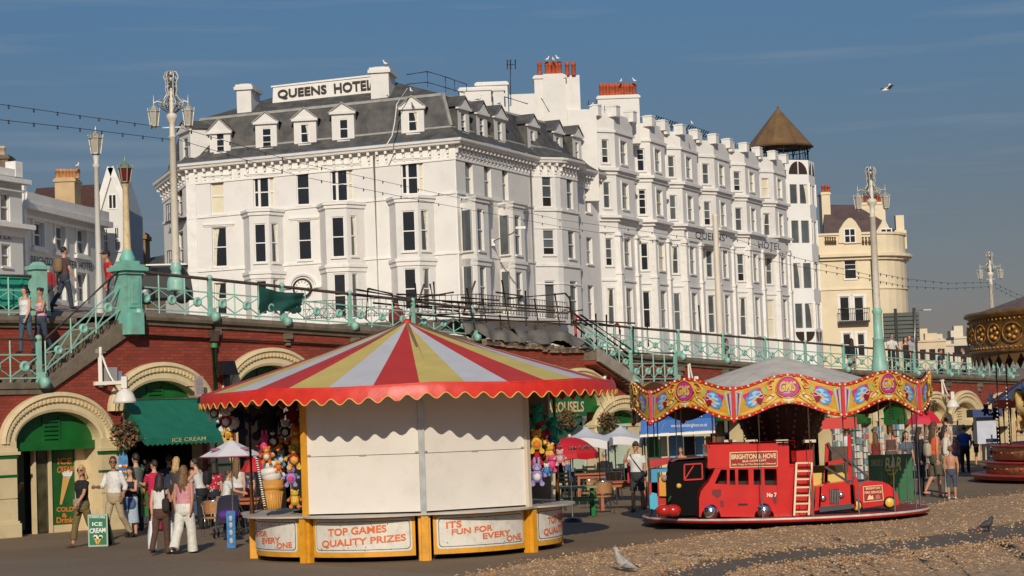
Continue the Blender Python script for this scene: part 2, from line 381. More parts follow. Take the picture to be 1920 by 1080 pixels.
def shingle_bed(name, up, lo, seed, hmax=.05):
    a = polyline(up, 16, .12, seed); b = polyline(lo, 16, .12, seed+50); n = 112; rr = random.Random(seed); mb = MB()
    def at(l, u):
        k = u*(len(l)-1); i = min(int(k), len(l)-2); return l[i]*(1-(k-i))+l[i+1]*(k-i)
    def fn(u, v):
        p = at(a, u)*(1-v)+at(b, u)*v; e = min(v, 1-v)*2; h = .005+hmax*min(1, e*2.2)**.6+rr.uniform(0, .02)*min(1, e*6)
        return V((p.x, p.y, h if e > 0 else .004))
    mb.grid(fn, n, 26); o = structure(name, mb, shingle)
    return at, a, b
def pebbles(name, up, lo, seed, n):
    a = polyline(up, 16, .12, seed); b = polyline(lo, 16, .12, seed+50); rr = random.Random(seed+9); mb = MB()
    def at(l, u):
        k = u*(len(l)-1); i = min(int(k), len(l)-2); return l[i]*(1-(k-i))+l[i+1]*(k-i)
    for _ in range(n):
        v = rr.choice((rr.gauss(0, .09), 1+rr.gauss(0, .09), rr.random(), rr.random(), rr.random(), rr.random(), rr.random(), rr.random())); p = at(a, rr.uniform(.08, .86))*0
        u = rr.uniform(.05, .9); p = at(a, u)*(1-v)+at(b, u)*v; e = max(0, min(v, 1-v)*2); h = .012+.05*min(1, e*2.2)**.6
        r = rr.uniform(.012, .032); mb.ball((p.x, p.y, h if e > 0 else r*.4), r, rr.choice((0, 0, 0, 1, 1, 2, 3, 3, 3)), 5, 3, (1, rr.uniform(.6, 1), .6))
    o = single(name, mb, [mat('pebble tan', (.42, .26, .135), .7), mat('pebble brown', (.22, .12, .06), .7), mat('pebble pale', (.54, .43, .30), .7), mat('pebble ochre', (.36, .20, .085), .7)],
               'loose beach pebbles scattered over the shingle bank and its edges', 'pebbles', kind='stuff')
    return o
shingle_bed('shingle_bank', UP1, LO1, 3); shingle_bed('shingle_foreground', UP2, LO2, 11)
pebbles('pebbles', UP1, LO1, 3, 12000); pebbles('pebbles', UP2, [(1250, 1120), (2300, 1060)], 11, 9000).__setitem__('label', 'loose pebbles scattered over the shingle at the nearest corner')
mb = MB(); lo = polyline(LO1, 4, .1, 5); up = polyline(UP2, 4, .1, 6); mb.poly([p+Z*.004 for p in lo]+[p+Z*.004 for p in reversed(up)]); structure('path', mb, tarmac)
mb = MB(); c = [G(-40, 1055), G(300, 1048), G(620, 1062), G(900, 1085), G(900, 1130), G(-40, 1130)]
mb.poly([p+Z*.008 for p in c]); structure('pavement', mb, ground_mat('pale worn asphalt', (.17, .122, .075), (.24, .175, .112), 9, .3))
WA, WB = G(15, 1008), G(1800, 866)
WP = Plane((WA.x, WA.y), (WB.x, WB.y))
COPT = [(262, 586), (475, 599), (680, 613), (862, 630), (1080, 650), (1260, 668), (1400, 679), (1540, 690), (1700, 699), (1860, 705), (1960, 709)]
RAILT = [(262, 509), (300, 514), (475, 532), (755, 562), (862, 576), (1080, 601), (1167, 613), (1445, 637), (1550, 646), (1820, 669), (1960, 678)]
_cop = [WP.px(x, y) for x, y in COPT]; _rail = [WP.px(x, y) for x, y in RAILT]
def zc(t): return interp(_cop, t)
def zr(t): return interp(_rail, t)
def tpx(x, y=700, off=0): return WP.px(x, y, off)[0]
T_ST0, T_ST1 = tpx(86, 715), tpx(236, 600)              # left stair
Z_L = WP.px(60, 717)[1]                                  # lower landing level
Z_U = WP.px(236, 600)[1]
T_R0, T_R1 = tpx(1262, 700), tpx(1115, 640)             # right stair: from landing up to wall top
brick = bpy.data.materials.new('red painted brick'); brick.use_nodes = True
def _brick(m):
    t = m.node_tree; b = t.nodes['Principled BSDF']; b.inputs['Roughness'].default_value = .8
    uv = t.nodes.new('ShaderNodeUVMap'); br = t.nodes.new('ShaderNodeTexBrick'); br.inputs['Scale'].default_value = 1.0
    br.inputs['Brick Width'].default_value = .24; br.inputs['Row Height'].default_value = .085; br.inputs['Mortar Size'].default_value = .011; br.inputs['Mortar Smooth'].default_value = .3
    br.inputs['Color1'].default_value = (.235, .030, .015, 1); br.inputs['Color2'].default_value = (.33, .054, .026, 1); br.inputs['Mortar'].default_value = (.14, .046, .03, 1)
    t.links.new(uv.outputs[0], br.inputs['Vector'])
    n = t.nodes.new('ShaderNodeTexNoise'); n.inputs['Scale'].default_value = .9; n.inputs['Detail'].default_value = 8; n.inputs['Roughness'].default_value = .65; t.links.new(uv.outputs[0], n.inputs['Vector'])
    r = t.nodes.new('ShaderNodeMapRange'); r.inputs[1].default_value = .58; r.inputs[2].default_value = .78; r.inputs[4].default_value = .6; t.links.new(n.outputs[0], r.inputs[0])
    mx = t.nodes.new('ShaderNodeMix'); mx.data_type = 'RGBA'; mx.inputs[7].default_value = (.15, .042, .024, 1)
    t.links.new(r.outputs[0], mx.inputs[0]); t.links.new(br.outputs[0], mx.inputs[6])
    n2 = t.nodes.new('ShaderNodeTexNoise'); n2.inputs['Scale'].default_value = 2.3; n2.inputs['Detail'].default_value = 9; n2.inputs['Roughness'].default_value = .75; t.links.new(uv.outputs[0], n2.inputs['Vector'])
    r2 = t.nodes.new('ShaderNodeMapRange'); r2.inputs[1].default_value = .63; r2.inputs[2].default_value = .72; r2.inputs[4].default_value = .45; t.links.new(n2.outputs[0], r2.inputs[0])
    m2 = t.nodes.new('ShaderNodeMix'); m2.data_type = 'RGBA'; m2.inputs[7].default_value = (.33, .22, .15, 1)
    t.links.new(r2.outputs[0], m2.inputs[0]); t.links.new(mx.outputs[2], m2.inputs[6]); t.links.new(m2.outputs[2], b.inputs['Base Color'])
    bp = t.nodes.new('ShaderNodeBump'); bp.inputs['Strength'].default_value = .5; bp.inputs['Distance'].default_value = .01; t.links.new(br.outputs[1], bp.inputs['Height']); bp.invert = True
    t.links.new(bp.outputs[0], b.inputs['Normal'])
_brick(brick)
WUV = lambda p: ((V((p.x, p.y))-WP.P).dot(WP.d), p.z)
ARCH = [(105, 735, 1.30), (300, 679, 1.30), (505, 652, 1.32), (680, 668, 1.3), (840, 680, 1.3), (960, 690, 1.3), (1082, 690, 1.3), (1165, 741, 1.25), (1270, 715, 1.3), (1370, 712, 1.3), (1460, 715, 1.3),
        (1545, 720, 1.3), (1622, 724, 1.3), (1692, 728, 1.3), (1748, 734, 1.3), (1806, 732, 1.3), (1860, 736, 1.3), (1910, 740, 1.3)]
AR = []
for cx, ty, hw in ARCH: AR.append([*WP.px(cx, ty), hw])
for i, n_ in ((3, 1), (4, 2), (5, 3)): AR[i][0] = AR[2][0]+(AR[6][0]-AR[2][0])*n_/4
for n_ in range(1, 7): AR[7+n_][0] = AR[7][0]+(AR[14][0]-AR[7][0])*n_/7
for q in AR[14:]: q[2] = 1.05
AR[16][0] = AR[15][0]+3.2; AR[17][0] = AR[15][0]+6.4
def arch_loop(t, zt, a, b, zs, n=18, z0=.0):
    return [(t-a, z0)]+[(t-a*cos(pi*i/n), zs+b*sin(pi*i/n)) for i in range(n+1)]+[(t+a, z0)]
wall = thing('seafront_wall', 'long red brick seafront wall with cream arches below the promenade railing', 'wall', WP.pt(tpx(300), 0, 0))
mb = MB(); mb.uv = WUV
tl = -14.0; tr = tpx(1990, 700)
top = [(tl, Z_L-.12), (T_ST0+.1, Z_L-.12), (T_ST1+.05, Z_U-.30), (T_ST1+.06, zc(4)-.05)]
top += [(t, z-.05) for t, z in _cop if t > T_ST1+.1]+[(tr, _cop[-1][1])]
def arch_under(t):
    for tc_, zt, hw in AR:
        if abs(t-tc_) < hw: return zt-1.28+.78*sqrt(max(0, 1-((t-tc_)/hw)**2))
    return 0
cuts = sorted({round(x, 3) for x in [tl+i*.14 for i in range(int((tr-tl)/.14)+1)]+[p[0] for p in top]+[a+s_*h*f for a, z, h in AR for s_ in (-1, 1) for f in (1, .99, .96, .9)]})
for a, b in zip(cuts, cuts[1:]):
    if b > tr: break
    e = 1e-4; za, zb = interp(top, a+e), interp(top, b-e); m_ = (a+b)/2; ins = any(abs(m_-q[0]) < q[2] for q in AR)
    la, lb = (arch_under(a+e), arch_under(b-e)) if ins else (-.02, -.02)
    mb.add([WP.pt(a, la), WP.pt(b, lb), WP.pt(b, zb), WP.pt(a, za)], [(0, 1, 2, 3)])
part('brick_face', mb, brick, wall)
mb = MB(); mb.uv = WUV
for i in range(len(top)-1):
    if top[i][0] > T_ST1: mb.add([WP.pt(top[i][0], top[i][1]), WP.pt(top[i+1][0], top[i+1][1]), WP.pt(top[i+1][0], top[i+1][1], -.5), WP.pt(top[i][0], top[i][1], -.5)], [(0, 1, 2, 3)])
mb.pbox(WP, tl, T_ST1, 4.0, zc(4)-.15, -2.2, -1.95); part('inner_face', mb, brick, wall)
cop = MB()
prof = [(-.45, .0), (.10, .0), (.19, -.04), (.22, -.12), (.19, -.20), (.10, -.23), (.07, -.32), (.0, -.34)]
seg = [tpx(264, 600)]+[t for t, z in _cop if t > tpx(264, 600)+.1]
tg0, tg1 = tpx(868, 630), tpx(1108, 650)
def coping(mbx, ta, tb, n=14, off=0):
    for i in range(n):
        a = ta+(tb-ta)*i/n; b = ta+(tb-ta)*(i+1)/n
        for (o1, h1), (o2, h2) in zip(prof, prof[1:]):
            mbx.add([WP.pt(a, zc(a)+h1, o1+off), WP.pt(b, zc(b)+h1, o1+off), WP.pt(b, zc(b)+h2, o2+off), WP.pt(a, zc(a)+h2, o2+off)], [(0, 1, 2, 3)])
coping(cop, tpx(264, 600), tg0); coping(cop, tg1, tr, 24); coping(cop, tl, T_ST1-.3, 10, -1.95)
part('coping', cop, stone, wall)
for i in range(17):
    t = tpx(402, 620)+i*2.64
    if tg0 < t < tg1 or t > tr: continue
    mb = MB(); zz = zc(t)-.34; mb.pbox(WP, t-.11, t+.11, zz-.16, zz+.002, .0, .17); mb.pbox(WP, t-.08, t+.08, zz-.34, zz-.158, .0, .10); part('corbel', mb, stone, wall)
mb = MB(); a, b = WP.px(266, 629, .08), WP.px(690, 649, .08); mb.tube([WP.pt(a[0], a[1], .08), WP.pt(b[0], b[1], .08)], .045, 8, 0); part('pipe', mb, rust, wall)
mb = MB(); t0, z0 = WP.px(402, 716, .1); t1, z1 = WP.px(401, 645, .1); mb.tube([WP.pt(t0, 0.02, .12), WP.pt(t0, z1, .12)], .07, 10); mb.lathe([(.10, 0), (.10, .12)], WP.pt(t0, z1-.1, .12), 10)
part('downpipe', mb, mat('pipe green', (.05, .25, .07), .4, noise=(4, .2)), wall)
mb = MB(); mb.box(WP.pt(t0, z1+.22, .13), (.2, .16, .3), 0, (WP.D(), WP.N(), Z), 1.25); mb.tube([WP.pt(t0, z1, .12), WP.pt(t0, z1+.6, .12)], .06, 8); part('hopper_head', mb, rust, wall)
def archivolt(mb, t, zt, hw, n=26, depth=.75):
    a0, b0, zs = hw, .78, zt-1.28; pr = [(.50, .0), (.50, .15), (.40, .20), (.36, .13), (.24, .15), (.20, .10), (.07, .12), (.0, .09), (.0, -depth)]
    for i in range(n):
        u0, u1 = pi*i/n, pi*(i+1)/n
        for (r1, o1), (r2, o2) in zip(pr, pr[1:]):
            P = lambda u, r, o: WP.pt(t-(a0+r*.96)*cos(u), zs+(b0+r)*sin(u), o)
            mb.add([P(u0, r1, o1), P(u1, r1, o1), P(u1, r2, o2), P(u0, r2, o2)], [(0, 1, 2, 3)], 0, False)
    for i in range(38):
        u = pi*(i+.5)/38; r = .30; c = WP.pt(t-(a0+r*.96)*cos(u), zs+(b0+r)*sin(u), .15); mb.box(c, (.055, .06, .10), 0, (WP.D(), WP.N(), Z))
    for s in (-1, 1):                                     # reveals down to the ground
        mb.add([WP.pt(t+s*a0, 0, .09), WP.pt(t+s*a0, zs, .09), WP.pt(t+s*a0, zs, -depth), WP.pt(t+s*a0, 0, -depth)], [(0, 1, 2, 3)])
def pillar(mb, t, zs, hw=.36):
    for a, b, o, w_, m in ((0, .34, .20, hw+.06, 0), (.34, .40, .17, hw+.03, 0), (.40, .95, .13, hw, 0), (.95, .97, .10, hw-.03, 0), (.97, 1.5, .13, hw, 0), (1.5, 1.56, .15, hw+.02, 1), (1.56, zs-.36, .13, hw, 0),
                           (zs-.36, zs-.28, .16, hw+.03, 1), (zs-.28, zs-.20, .20, hw+.07, 0), (zs-.20, zs-.12, .15, hw+.02, 0), (zs-.12, zs+.06, .13, hw, 0)):
        if b > a: mb.pbox(WP, t-w_, t+w_, a, b, .0, o, m)
ARL = ['cream stucco arch over a green ice cream doorway, leftmost under the stair landing', 'cream stucco arch behind the green ice cream awning', 'cream stucco arch rising behind the left slope of the striped canopy',
       'cream arch directly behind the white shuttered stall', 'cream arch hidden behind the stall centre', 'cream arch just left of the green carousels sign', 'cream arch behind the right tip of the striped canopy',
       'low cream arch with green fanlight lettered BAR', 'cream arch behind the blue awning', 'cream arch behind the red bus ride', 'cream arch behind the ride drum', 'cream arch behind the right half of the toy ride', 'cream arch behind the postcard racks',
       'cream arch above the red umbrella', 'pale arch immediately right of the painted ride panels', 'pale arch with white lamp beside the galloper ride', 'pale arch behind the galloper ride platform', 'pale arch beyond the galloper ride']
SHOPS = []
for i, (t, zt, hw) in enumerate(AR):
    sh = thing('arched_shop', ARL[i], 'archway', WP.pt(t, 0, 0), 0, 'arched shops in the seafront wall'); SHOPS.append(sh); zs = zt-1.28; dp = .75
    mb = MB(); archivolt(mb, t, zt, hw, depth=dp if i != 1 else .35); part('archivolt', mb, cream, sh)
    tn = AR[i+1][0] if i+1 < len(AR) else t+3.5
    for tc_ in ([t-hw-.42] if i == 0 else [])+([(t+tn)/2] if tn-t < 4.6 else [t+hw+.4, tn-hw-.4]):
        mb = MB(); pillar(mb, tc_, min(zs, AR[min(i+1, len(AR)-1)][1]-1.28) if i else zs, .40 if i < 9 else .3); part('pillar', mb, [cream, green], sh)
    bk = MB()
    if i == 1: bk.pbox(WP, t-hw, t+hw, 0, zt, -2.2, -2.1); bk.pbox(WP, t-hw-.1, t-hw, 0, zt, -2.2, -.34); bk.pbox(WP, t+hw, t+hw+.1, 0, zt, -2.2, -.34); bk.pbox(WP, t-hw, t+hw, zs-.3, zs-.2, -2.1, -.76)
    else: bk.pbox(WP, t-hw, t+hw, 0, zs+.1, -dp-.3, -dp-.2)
    part('back_wall', bk, dark if i < 8 else mat('shadowed shop wall', (.10, .07, .05), .9, noise=(2, .5)), sh)  # dark wall colours paint in the shade inside the arches
    fl = MB(); zf = zs-.08; off = -.26
    fl.prism([WP.pt(a, b, off) for a, b in arch_loop(t, zt, hw, .78, zs, 18, zf)], WP.N()*-.06, 0)
    fl.pbox(WP, t-hw+.02, t+hw-.02, zf-.12, zf+.1, off, off+.12)
    for k in range(5): fl.pbox(WP, t-.22, t+.22, zs+.08+k*.11, zs+.13+k*.11, off, off+.05)
    fl.pbox(WP, t-.27, t-.22, zs+.02, zs+.65, off, off+.04); fl.pbox(WP, t+.22, t+.27, zs+.02, zs+.65, off, off+.04)
    part('fanlight', fl, green if i < 9 else (cream if i > 13 else green), sh)
A0 = SHOPS[0]; off = -.62
ztop = WP.px(105, 842, off)[1]
mb = MB(); r = prect(WP, 100, 846, 146, 985, off); mb.pbox(WP, r[0], r[2], .18, ztop, off-.05, off); pb = part('poster_panel', mb, mat('poster green', (.012, .10, .02), .35, noise=(3, .2)), A0, 'green panel painted with an ice cream cone')
mb = MB(); orange = mat('sign orange lettering', (.62, .20, .045), .5); whitep = mat('sign white', (.78, .76, .70), .5)
def pl_text(mb, s, pl, x0, y0, x1, y1, off, m=0, bold=.0, shear=0, tilt=0, y0b=None):
    """text whose photo box is (x0,y0)-(x1,y1); tilt = how much the right end sits higher (px)"""
    P = lambda x, y: pl.pt(*pl.px(x, y, off), off)
    letter(mb, s, quadfn(P(x0, y1), P(x1, y1-tilt), P(x0, y0), P(x1, y0-tilt)), m, bold, shear)
pl_text(mb, 'ICE', WP, 108, 859, 134, 871, off+.012, 0, .03, 0, 1); pl_text(mb, 'CREAM', WP, 107, 875, 139, 887, off+.012, 0, .03, .2, 2)
pl_text(mb, 'COLD', WP, 106, 951, 138, 960, off+.012, 0, .03, 0, 1); pl_text(mb, '&', WP, 116, 962, 126, 970, off+.012, 0, .03); pl_text(mb, 'Drinks', WP, 106, 970, 142, 981, off+.012, 0, .03, 0, 1)
P = lambda x, y, o=.012: WP.pt(*WP.px(x, y, off+o), off+o)
mb.poly([P(118, 893), P(132, 893), P(116, 946), P(112, 946)], 1)
mb.poly([P(116, 887), P(120, 884), P(131, 881), P(136, 884), P(135, 890), P(130, 897), P(120, 896)], 2)
part('painted_lettering', mb, [orange, mat('wafer', (.62, .36, .10), .6), whitep], pb)
mb = MB()
for x0, x1 in ((67, 70.5), (95, 100), (145, 168)): r = prect(WP, x0, 850, x1, 1000, off+.1); mb.pbox(WP, r[0], r[2], .0, ztop, off-.1, off+.06)
r = prect(WP, 100, 985, 146, 1000, off); mb.pbox(WP, r[0], r[2], 0, .185, off-.06, off+.03); part('door_frame', mb, cream, A0)
mb = MB(); r = prect(WP, 71, 850, 95, 1000, off); mb.pbox(WP, r[0], r[2], .02, ztop, off-.04, off-.01); part('glass_door', mb, [mat('brownish door glass', (.06, .055, .03), .12, noise=(3, .5))], A0)
mb = MB(); r = prect(WP, 14, 850, 46, 1000, off); mb.pbox(WP, r[0], r[2], .12, ztop, off-.05, off)
mb.poly([P(16, 940), P(36, 908), P(43, 906), P(44, 912), P(20, 948)], 1); mb.poly([P(35, 912), P(38, 905), P(44, 903), P(44, 913)], 2); part('cone_poster', mb, [mat('poster dark', (.03, .05, .025), .3), mat('wafer brown', (.20, .11, .04), .6), mat('yellow cream', (.55, .33, .05), .5)], A0)
aw = thing('shop_awning', 'green sloping canvas awning lettered ICE CREAM', 'awning', WP.pt(AR[1][0], 0, 0))
o0, o1 = .18, 1.75
a0_, a1_ = WP.px(232, 750, o0), WP.px(392, 748, o0); b0_, b1_ = WP.px(272, 822, o1), WP.px(416, 821, o1); zv = WP.px(340, 832, o1)[1]
Aq = [WP.pt(a0_[0], a0_[1], o0), WP.pt(a1_[0], a0_[1], o0), WP.pt(b1_[0], b0_[1], o1), WP.pt(b0_[0], b0_[1], o1)]
mb = MB(); mb.grid(lambda u, v: (Aq[0]*(1-u)+Aq[1]*u)*(1-v)+(Aq[3]*(1-u)+Aq[2]*u)*v-Z*(.05*sin(pi*v)), 8, 8)
for s_, p0, p1 in ((0, Aq[0], Aq[3]), (1, Aq[1], Aq[2])):
    mb.add([p0, p1, V((p1.x, p1.y, zv)), V((p0.x, p0.y, p0.z-.5))], [(0, 1, 2, 3)])
nsc = 16
for i in range(nsc):
    u0, u1 = i/nsc, (i+1)/nsc; q0 = Aq[3]*(1-u0)+Aq[2]*u0; q1 = Aq[3]*(1-u1)+Aq[2]*u1; qm = (q0+q1)/2
    mb.add([q0, q1, V((q1.x, q1.y, zv+.02)), V((qm.x, qm.y, zv-.03)), V((q0.x, q0.y, zv+.02))], [(0, 1, 2, 3, 4)])
part('canvas', mb, greencloth, aw)
mb = MB(); n_ = WP.N()*.012; letter(mb, 'ICE CREAM', quadfn(*[WP.pt(*WP.px(x, y, o1+.012), o1+.012) for x, y in ((323, 829), (386, 825.5), (323, 821.5), (386, 818))]), 0, .01); part('lettering', mb, mat('pale gold lettering', (.50, .42, .18), .6), aw)
mb = MB(); mb.tube([Aq[0], Aq[1]], .05, 8); mb.tube([Aq[0]-Z*1.2, Aq[3]], .018, 6); mb.tube([Aq[1]-Z*1.2, Aq[2]], .018, 6); part('frame', mb, steel, aw)
t_, zt_, hw_ = AR[1]; rr = random.Random(5)
for k in range(5):
    mb = MB(); col_ = [(.30, .02, .02), (.05, .10, .30), (.35, .22, .03), (.03, .16, .10), (.25, .25, .24)][k]
    c = WP.pt(t_-.9+k*.45, 0, -1.5); mb.box(c+Z*(.55+.1*(k % 2)), (.4, .3, 1.1+.2*(k % 2)), 0, (WP.D(), WP.N(), Z)); mb.box(c+Z*(1.3+.2*(k % 2)), (.3, .2, .25), 0, (WP.D(), WP.N(), Z))
    single('display_case', mb, mat('stock %d' % k, col_, .6, noise=(8, .4)), ['dark red', 'dark blue', 'ochre', 'dark green', 'grey'][k]+' stock cabinet inside the shadowed ice cream shop', 'cabinet')
mb = MB(); P7 = lambda x, y, o: WP.pt(*WP.px(x, y, o), o)
letter(mb, 'BAR', quadfn(P7(1164, 796, -.55), P7(1191, 794, -.55), P7(1164, 785, -.55), P7(1191, 783, -.55)), 0, .01); part('bar_lettering', mb, whitep, SHOPS[7])
sg = thing('shop_sign', 'green box sign lettered CAROUSELS behind the striped canopy edge', 'sign', WP.pt(tpx(1060, 770), 0, .4))
o1 = .55
r = prect(WP, 1012, 746, 1099, 782, o1); mb = MB(); mb.pbox(WP, r[0], r[2], r[1], r[3], .02, o1); part('sign_box', mb, mat('sign green', (.012, .13, .05), .4, noise=(3, .15)), sg)
mb = MB(); pl_text(mb, 'CAROUSELS', WP, 1016, 754, 1095, 774, o1+.02, 0, .025, 0, 2); part('lettering', mb, mat('peach lettering', (.75, .48, .25), .5), sg)
mb = MB(); q = [P7(1095, 783, .5), P7(1055, 830, 1.5), P7(1000, 830, 1.5), P7(1012, 783, .5)]; mb.add(q, [(0, 1, 2, 3)]); mb.add([p-Z*.04 for p in q], [(3, 2, 1, 0)]); part('canvas_blind', mb, mat('dark green blind', (.02, .07, .035), .8), sg)
for k, (x0, x1, c_, lb) in enumerate(((1060, 1092, 'm', ''), (1102, 1128, 'c', ''), (1132, 1148, 'm', ''), (1152, 1172, 'm', ''), (1178, 1196, 'c', ''), (1215, 1235, 'g', ''), (1238, 1252, 'c', ''))):
    r = prect(WP, x0, 830, x1, 890, .05); mb = MB(); mb.pbox(WP, r[0], r[2], .7, 2.1, .02, .16); mb.pbox(WP, r[0]-.04, r[2]+.04, 2.1, 2.2, .02, .2)
    part('shutter', mb, {'m': mat('mint panel', (.50, .58, .44), .5, noise=(2, .08)), 'c': cream, 'g': green}[c_], SHOPS[7 if x0 < 1200 else 8])
def stair(name, label, ta, za, tb, zb, wd, n, side_off=.0):
    th = thing(name, label, 'staircase', WP.pt(ta, 0, -wd/2)); mb = MB(); s = 1 if tb > ta else -1
    for i in range(n):
        x0 = ta+(tb-ta)*i/n; x1 = ta+(tb-ta)*(i+1)/n; z1 = za+(zb-za)*(i+1)/n
        mb.pbox(WP, min(x0, x1)-.02, max(x0, x1), z1-.40, z1, -wd, -.03)
    part('steps', mb, stone, th)
    mb = MB(); mb.prism([WP.pt(ta-s*.1, za-.30, .0), WP.pt(ta-s*.1, za+.03, .0), WP.pt(tb, zb+.03, .0), WP.pt(tb, zb-.42, .0)], WP.N()*.12); part('stringer', mb, stone, th)
    return th
st1 = stair('stone_stair', 'stone stair rising from the left landing to the promenade pier', T_ST0, Z_L, T_ST1, Z_U, 1.9, 13)
mb = MB(); mb.pbox(WP, tl, T_ST0+.12, Z_L-.16, Z_L, -1.95, .10); mb.pbox(WP, tl, T_ST0+.1, Z_L-.30, Z_L-.162, -.1, .06); part('landing', mb, stone, st1)
zr0 = WP.px(1220, 716)[1]; tm = tpx(1196, 712, 1.3)
OFFR = .55
st2 = thing('stone_stair', 'pale stone stair with side landing right of the scaffolded wall', 'staircase', WP.pt(tm, 0, .6))
ta_, za_ = WP.px(1198, 716, OFFR); tb_, zb_ = WP.px(1118, 655, OFFR); mb = MB()
for i in range(12):
    x0 = ta_+(tb_-ta_)*i/12; x1 = ta_+(tb_-ta_)*(i+1)/12; z1 = za_+(zb_-za_)*(i+1)/12; mb.pbox(WP, min(x0, x1)-.02, max(x0, x1), z1-.35, z1, .01, OFFR-.03)
part('steps', mb, stone, st2); mb = MB(); mb.prism([WP.pt(ta_+.1, za_-.3, OFFR), WP.pt(ta_+.1, za_+.05, OFFR), WP.pt(tb_, zb_+.05, OFFR), WP.pt(tb_, zb_-.4, OFFR)], WP.N()*.12)
mb.uv = WUV; part('stringer', mb, mat('grey stringer', (.30, .26, .21), .8, noise=(3, .2)), st2)
mb = MB(); mb.uv = WUV; mb.prism([WP.pt(ta_+.1, 3.3, OFFR-.05), WP.pt(ta_+.1, za_-.02, OFFR-.05), WP.pt(tb_, zb_-.02, OFFR-.05), WP.pt(tb_, 3.3+.9, OFFR-.05)], WP.N()*-(OFFR-.06)); part('brick_base', mb, brick, st2)
tc2 = WP.px(1264, 712, OFFR)[0]
mb = MB(); mb.pbox(WP, ta_-.2, tc2, za_-.3, za_, .03, OFFR+.1); part('landing', mb, stone, st2)
mb = MB(); ts = [-30, -8, T_ST1-.4, T_ST1-.39]+[T_ST1+.2+i*3.3 for i in range(16)]+[90, 160]; rows = []
for t in ts:
    z = zc(t)-.05; o = -1.95 if t < T_ST1 else -.3
    rows.append([WP.pt(t, z, o), WP.pt(t, z+.06, o-1.2), WP.pt(t, z+(.85 if t < 15 else .5), o-7), WP.pt(t, z+(.9 if t < 15 else .55), o-14), WP.pt(t, 5.2, o-40), WP.pt(t, 5.2, o-500)])
for a, b in zip(rows, rows[1:]):
    for j in range(5): mb.add([a[j], b[j], b[j+1], a[j+1]], [(0, 1, 2, 3)])
structure('promenade', mb, paving)
def zdeck(t, o): return zc(t)-.05+(.06 if o > -1.5 else .06+(.79 if t < 15 else .44)*min(1, (-o-1.5)/5.8))
def railing(root, fpt, n0, n1, ztop, zbot, mains, w_=.03, midf=.64, top=True, rails=None):
    """panels between consecutive stations; fpt(i)->(plane pt function), stations integers"""
    for i in range(n0, n1):
        mb = MB(); P = lambda u, v: fpt(i+u, v)
        mb.bar(P(0, .10), P(1, .10), w_, w_*1.2); mb.bar(P(0, midf), P(1, midf), w_, w_*1.2)
        c = P(.5, .37)
        for u, v in ((0, .13), (1, .13), (0, midf-.03), (1, midf-.03)): mb.bar(P(u, v), c, w_*.9, w_*.8)
        if i not in mains: mb.bar(P(0, 0), P(0, .97), w_*1.15, w_*1.15)
        pn = part('lattice_panel', mb, teal, root)
        r = MB(); nn = (P(1, .37)-P(0, .37)).cross(Z).normalized()
        if nn.dot(V((0, -1, 0))) < 0: nn = -nn
        x = Z.cross(nn).normalized(); h = (P(.5, 1)-P(.5, 0)).length
        r.lathe([(.0, .02), (h*.055, .02), (h*.07, .045), (h*.115, .045), (h*.13, .02), (h*.13, -.03)], c, 14, 0, (x, x.cross(nn)*-1, nn)); part('roundel', r, teal, pn)
    for i in mains:
        if n0 <= i <= n1:
            mb = MB(); b = fpt(i, 0); t_ = fpt(i, 1.0); h = (t_-b).length; X, N = WP.D(), WP.N()
            mb.box((b+t_)/2, (.10*h, .10*h, h*1.0), 0, (X, N, Z)); mb.box(b+Z*h*.1+N*.07*h, (.15*h, .24*h, h*.26), 0, (X, N, Z), .8); mb.ball(t_+Z*.03*h, .085*h, 0, 10, 6)
            mb.lathe([(.0, .09*h), (.13*h, .09*h), (.13*h, -.09*h), (0, -.09*h)], b+Z*(-.02*h)+N*.2*h, 12, 0, (N, Z, X)); part('post', mb, teal, root)
TS = .885; T00 = tpx(297, 550)
def f_main(i, v):
    t = T00+i*TS; return WP.pt(t, zc(t)+(zr(t)-zc(t))*v, .02)
nA, nB, nC = -1, int((tpx(862, 590)-T00)/TS), int((tpx(1112, 620)-T00)/TS)+1
nD = int((tpx(1915, 690)-T00)/TS)
mains = [2+3*k for k in range(-1, 30)]
ra = thing('promenade_railing', 'green cast iron railing with roundels and brown handrail left of the scaffolding', 'railing', f_main(0, 0), 0, 'promenade railings')
railing(ra, f_main, nA, nB+1, 0, 0, mains)
mb = MB(); mb.tube([f_main(nA+i*.5-.2, 1.0) for i in range(2*(nB-nA)+4)], .045, 8); part('handrail', mb, rust, ra)
rb = thing('promenade_railing', 'long green cast iron railing right of the scaffolding receding past the ride', 'railing', f_main(nC, 0), 0, 'promenade railings')
railing(rb, f_main, nC, nD, 0, 0, mains)
mb = MB(); mb.tube([f_main(nC+i, 1.0) for i in range(nD-nC+1)], .04, 8); part('handrail', mb, rust, rb)
zl_top = WP.px(60, 636, .1)[1]
def f_land(i, v): t = tpx(75, 690, .1)-i*.86; return WP.pt(t, Z_L+(zl_top-Z_L)*v, .06)
rc = thing('landing_railing', 'green lattice railing on the left stair landing', 'railing', f_land(0, 0)); railing(rc, lambda i, v: f_land(i, v), 0, 5, 0, 0, [0, 3])
mb = MB(); mb.tube([f_land(0, 1), f_land(5, 1)], .04, 8); part('handrail', mb, rust, rc)
s0b, s0t = WP.px(86, 700, .06), WP.px(86, 637, .06); s1b, s1t = WP.px(226, 588, .06), WP.px(226, 507, .06)
def f_st(i, v):
    u = i/3.0; t = s0b[0]*(1-u)+s1b[0]*u; zb = s0b[1]*(1-u)+s1b[1]*u; zt = s0t[1]*(1-u)+s1t[1]*u; return WP.pt(t, zb+(zt-zb)*v, .06)
